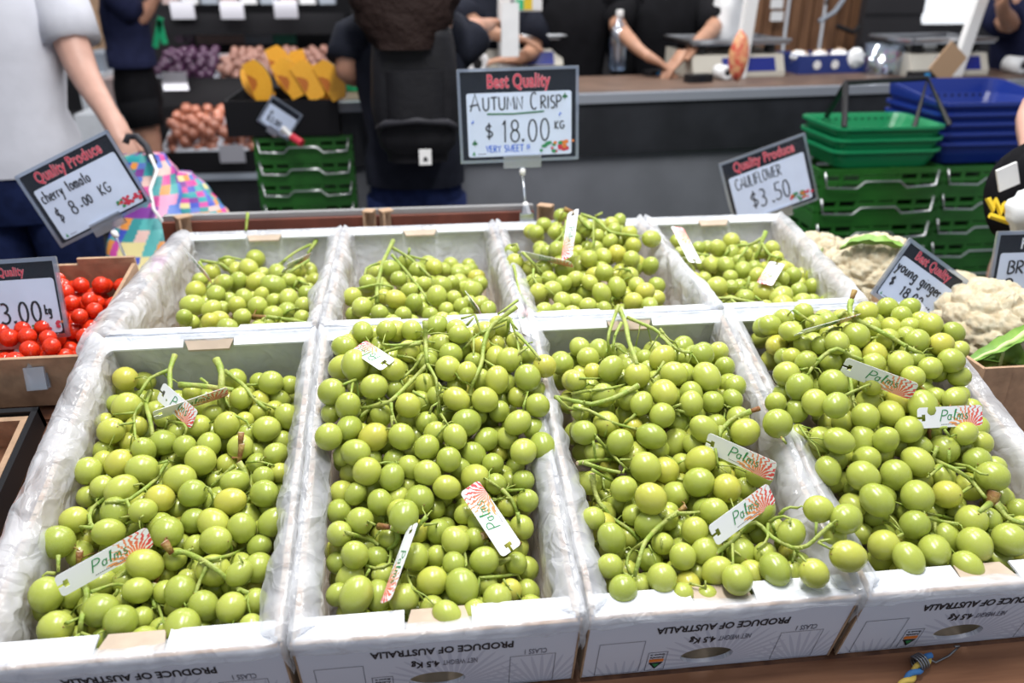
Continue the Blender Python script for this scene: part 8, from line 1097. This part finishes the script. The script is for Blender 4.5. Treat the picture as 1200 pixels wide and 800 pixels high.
    if longhair:
        rows = []
        for i in range(14):
            f = i/13; rows.append([B(math.cos(p)*(.05+.05*math.sin(math.pi*min(1,f*.9+.1)))*(1+.25*noise.noise((math.cos(p)*4,math.sin(p)*4,f*7))), -.105-.04*f+math.sin(p)*(.045)*(1+.3*noise.noise((math.cos(p)*5,3,f*8))), .985-.19*f) for p in [2*math.pi*j/22 for j in range(22)]])
        mb.grid(rows, closed=True)
    part('hair', mb, hair, t, True)
    for s in (-1,1):
        mb = MB(); mb.tube([B(s*.062,-.03,.022), B(s*.062,.03,.024), B(s*.062,.085,.016)], [.026*H,.027*H,.02*H], 10); part('shoe', mb, M['black_plastic'], t, True)
    return t
# man in white T-shirt, seen from behind at the left
person('man in a white T-shirt and dark blue trousers seen from behind at the left', (-.72,1.45,0), .12, 1.86, M['skin_pale'], M['shirt_white'], M['denim'], M['hair'],
       (None, (P(98,88,2.28), P(137,150,2.22), (.25,-.1,-1))), sleeve=.6, hem=.53, width=1.04)
# shopper in dark clothes
person('shopper in dark T-shirt and black shorts standing with folded arms', (P(160,100,4.5).x,P(160,100,4.5).y,0), -math.pi*.42, 1.75, M['skin'], M['navy'], M['black_cloth'], M['hair'],
       ((P(150,20,4.6), P(172,6,4.55), (1,0,.5)), (P(164,27,4.3), P(184,-4,4.25), (.3,0,1))), sleeve=.6, shorts=True, hem=.60, width=1.0)
# woman with backpack
wc = P(482,100,2.54)
wt = person('woman with curly brown hair, dark top and black backpack seen from behind', (wc.x, wc.y+.08, 0), -.05, 1.66, M['skin'], M['charcoal'], M['denim'], M['hair_brown'],
       ((P(405,90,2.55), P(434,92,2.72), (1,.6,.1)), (P(553,34,2.6), P(572,30,2.85), (.2,1,.1))), sleeve=.55, hem=.53, longhair=True, width=1.0)
bc = P(486,92,2.42)
t = thing('backpack', 'large black backpack with grey trim on the woman back', 'backpack', bc)
mb = MB(); rows = []
for i in range(17):
    f = i/16; z = .165-.405*f; sw = (.80+.25*math.sin(math.pi*min(1,f*.9+.05)))*(1 if f > .06 else .7); dp = .075*(1 if f > .06 else .55)
    if f > .93: sw *= .86; dp *= .6
    ring = []
    for j in range(28):
        a = 2*math.pi*j/28; c, s = math.cos(a), math.sin(a)
        ring.append((math.copysign(abs(c)**.6,c)*.125*sw*(1+.05*noise.noise((c*2,s*2,f*4))), math.copysign(abs(s)**.7,s)*dp*(1+.1*noise.noise((c*3,s*2,f*5+3))), z))
    rows.append(ring)
mb.grid(rows, closed=True); mb.add(rows[0], [tuple(reversed(range(28)))]); mb.add(rows[-1], [tuple(range(28))]); part('pack_body', mb, M['pack'], t, True)
mb = MB(); rows = [[(math.copysign(abs(math.cos(a))**.6,math.cos(a))*.085, -.06-.045*max(0,-math.sin(a)) if math.sin(a) < 0 else -.05, z+.0) for a in [2*math.pi*j/20 for j in range(20)]] for z in (.03,.02,-.08,-.10)]
mb.grid(rows, closed=True); mb.add(rows[0], [tuple(reversed(range(20)))]); mb.add(rows[-1], [tuple(range(20))]); part('front_pocket', mb, M['pack'], t, True)
mb = MB(); mb.tube([(-.115,-.05,-.135),(-.09,-.085,-.115),(0,-.10,-.105),(.09,-.085,-.115),(.115,-.05,-.135)], .011, 8); part('trim_band', mb, M['pack_grey'], t, True, label='grey trim band')
mb = MB(); mb.tube([(-.05,-.03,.17),(-.03,-.075,.12),(0,-.085,.10),(.03,-.075,.12),(.05,-.03,.17)], .012, 8); part('carry_loop', mb, M['pack_grey'], t, True)
mb = MB(); mb.box((-.018+.02,-.096,-.235),(.018+.02,-.09,-.19)); part('badge', mb, M['white_print'], t, label='small white square badge')
mb = MB(); mb.prism([(.013,-.222),(.028,-.222),(.024,-.212),(.018,-.210)], .0965, .098, Matrix.Rotation(math.pi/2,4,'X')); part('badge_mark', mb, M['ink'], t)
for s in (-1,1):
    mb = MB(); mb.tube([(s*.07,.0,.19),(s*.1,.06,.22),(s*.11,.14,.20),(s*.115,.2,.10),(s*.12,.12,-.08),(s*.11,.03,-.16)], .012, 8); part('shoulder_strap', mb, M['pack_grey'], t, True)
# workers behind the counter
def wk(px, d, H, label, face, arms, top='black_cloth', sleeve=.55, width=1.0):
    q = P(px, 60, d+.12); return person(label, (q.x, q.y, 0), face, H, M['skin_tan'], M[top], M['black_cloth'], M['hair'], arms, sleeve, width=width)
wk(582,3.6,1.74,'worker in dark clothes behind the left scale', math.pi+.1, ((P(625,60,3.6), P(610,70,3.4), (-1,0,0)), (P(556,30,3.5), P(590,42,3.36), (1,0,-.2))), 'charcoal', .85)
wk(668,3.62,1.78,'worker in plain black standing behind the counter with hidden arms', math.pi, (None,None), 'black_cloth', 1.5, .95)
wk(778,3.75,1.76,'worker in black T-shirt with both hands together over the counter', math.pi, ((P(838,32,3.6), P(812,56,3.36), (-.75,-.25,-.5)), (P(722,30,3.6), P(752,62,3.36), (.8,-.25,-.4))), 'black_cloth', .95, 1.08)
wk(1212,3.5,1.70,'person in navy at the far right behind the counter', math.pi-.5, ((P(1250,40,3.4), P(1230,20,3.2), (0,0,1)), (P(1185,30,3.4), P(1172,8,3.25), (-.3,0,1))), 'navy', .6)
blob('green_bag', P(420,85,3.0), .07,.05,.12, M['green_bag'], 'bright green plastic bag seen between rack and backpack', 'bag', 5, .4)
# person at right edge with a black bag
q = P(1290,150,1.95)
person('person at the right edge, only a bare arm in view', (q.x, q.y, 0), 1.2, 1.68, M['skin_pale'], M['navy'], M['denim'], M['hair'],
       ((P(1205,128,1.85), P(1215,190,1.75), (0,0,-1)), None), sleeve=.5)
bc = P(1206,224,1.62); t = thing('black_bag', 'black bag with yellow zigzag and white badge at the right edge', 'bag', bc)
mb = MB(); rows = []
for i in range(15):
    th = math.pi*i/14; rows.append([Vector((math.sin(th)*math.cos(p)*.085, math.sin(th)*math.sin(p)*.05, math.cos(th)*.10))*(1+.15*noise.noise((math.cos(p)*2,math.sin(p)*2,th))) for p in [2*math.pi*j/24 for j in range(24)]])
mb.grid(rows, closed=True); part('bag_body', mb, M['black_cloth'], t, True)
mb = MB()
zz = [(1158,232),(1164,246),(1166,234),(1173,250),(1176,238),(1184,258)]
mb.tube([P(x, y, 1.535)-bc for x, y in zz], .006, 5); mb.tube([P(1160,252,1.53)-bc, P(1190,262,1.53)-bc], .006, 5); part('yellow_print', mb, M['yellow'], t)
mb = MB(); mb.box((-.02,-.004,-.022),(.02,0,.022), Matrix.Translation(P(1180,207,1.53)-bc) @ Matrix.Rotation(-.4,4,'Y')); part('white_badge', mb, M['white_print'], t)
blob('white_bundle', P(1202,248,1.5), .032,.03,.04, M['paper'], 'white crumpled wrap beside the black bag at the right edge', 'wrap', 4, .3)
# ------------------------------------------------------------ patchwork bag in the hand of the man
bc = P(185,240,2.05)
t = thing('patchwork_bag', 'shopping bag of bright patchwork squares held by the white T-shirt man', 'bag', bc)
def cloth(name, pts, rad, parent, seed):
    """soft pouch swept along pts with uv squares"""
    mb = MB(); n = 26; m = 30; pts = [Vector(p) for p in pts]; rows = []
    for i in range(m+1):
        f = i/m*(len(pts)-1); k = min(int(f), len(pts)-2); p = pts[k].lerp(pts[k+1], f-k); r = rad[k]+(rad[k+1]-rad[k])*(f-k)
        if i in (0, m): r *= .3
        rows.append([p+Vector((math.cos(a)*r, math.sin(a)*r*.62, 0))*(1+.16*noise.noise((math.cos(a)*2+seed, math.sin(a)*2, i*.22))) for a in [2*math.pi*j/n for j in range(n)]])
    mb.grid(rows, closed=True); me = mb.mesh(name, M['patch'], True, None)
    uv = me.uv_layers.new(name='uv')
    for pl in me.polygons:
        i, j = divmod(pl.index, n)
        for li, (a, b) in zip(pl.loop_indices, ((0,0),(1,0),(1,1),(0,1))): uv.data[li].uv = ((j+a)/n*1.55+seed*.37+ i*.01, (i+b)/m*.95+seed*.21)
    o = link(name, me, parent); return o
def L_(x, y, d): return P(x, y, d)-bc
cloth('bag_body', [L_(168,178,2.1), L_(172,200,2.1), L_(178,235,2.08), L_(176,275,2.05), L_(172,330,2.0)], [.05,.075,.085,.10,.09], t, 1)
cloth('bag_pocket', [L_(200,200,2.12), L_(215,225,2.12), L_(232,248,2.1), L_(248,275,2.08)], [.05,.07,.075,.07], t, 2)
mb = MB(); mb.tube([L_(147,168,2.1), L_(150,160,2.1), L_(160,160,2.1), L_(172,172,2.08), L_(180,190,2.02)], .009, 8); part('handle', mb, M['pack_grey'], t, True)
mb = MB(); mb.tube([L_(176,182,1.99), L_(184,200,1.98), L_(176,222,1.96), L_(180,245,1.95), L_(192,262,1.95)], .004, 6); part('piping', mb, M['white_print'], t, True)
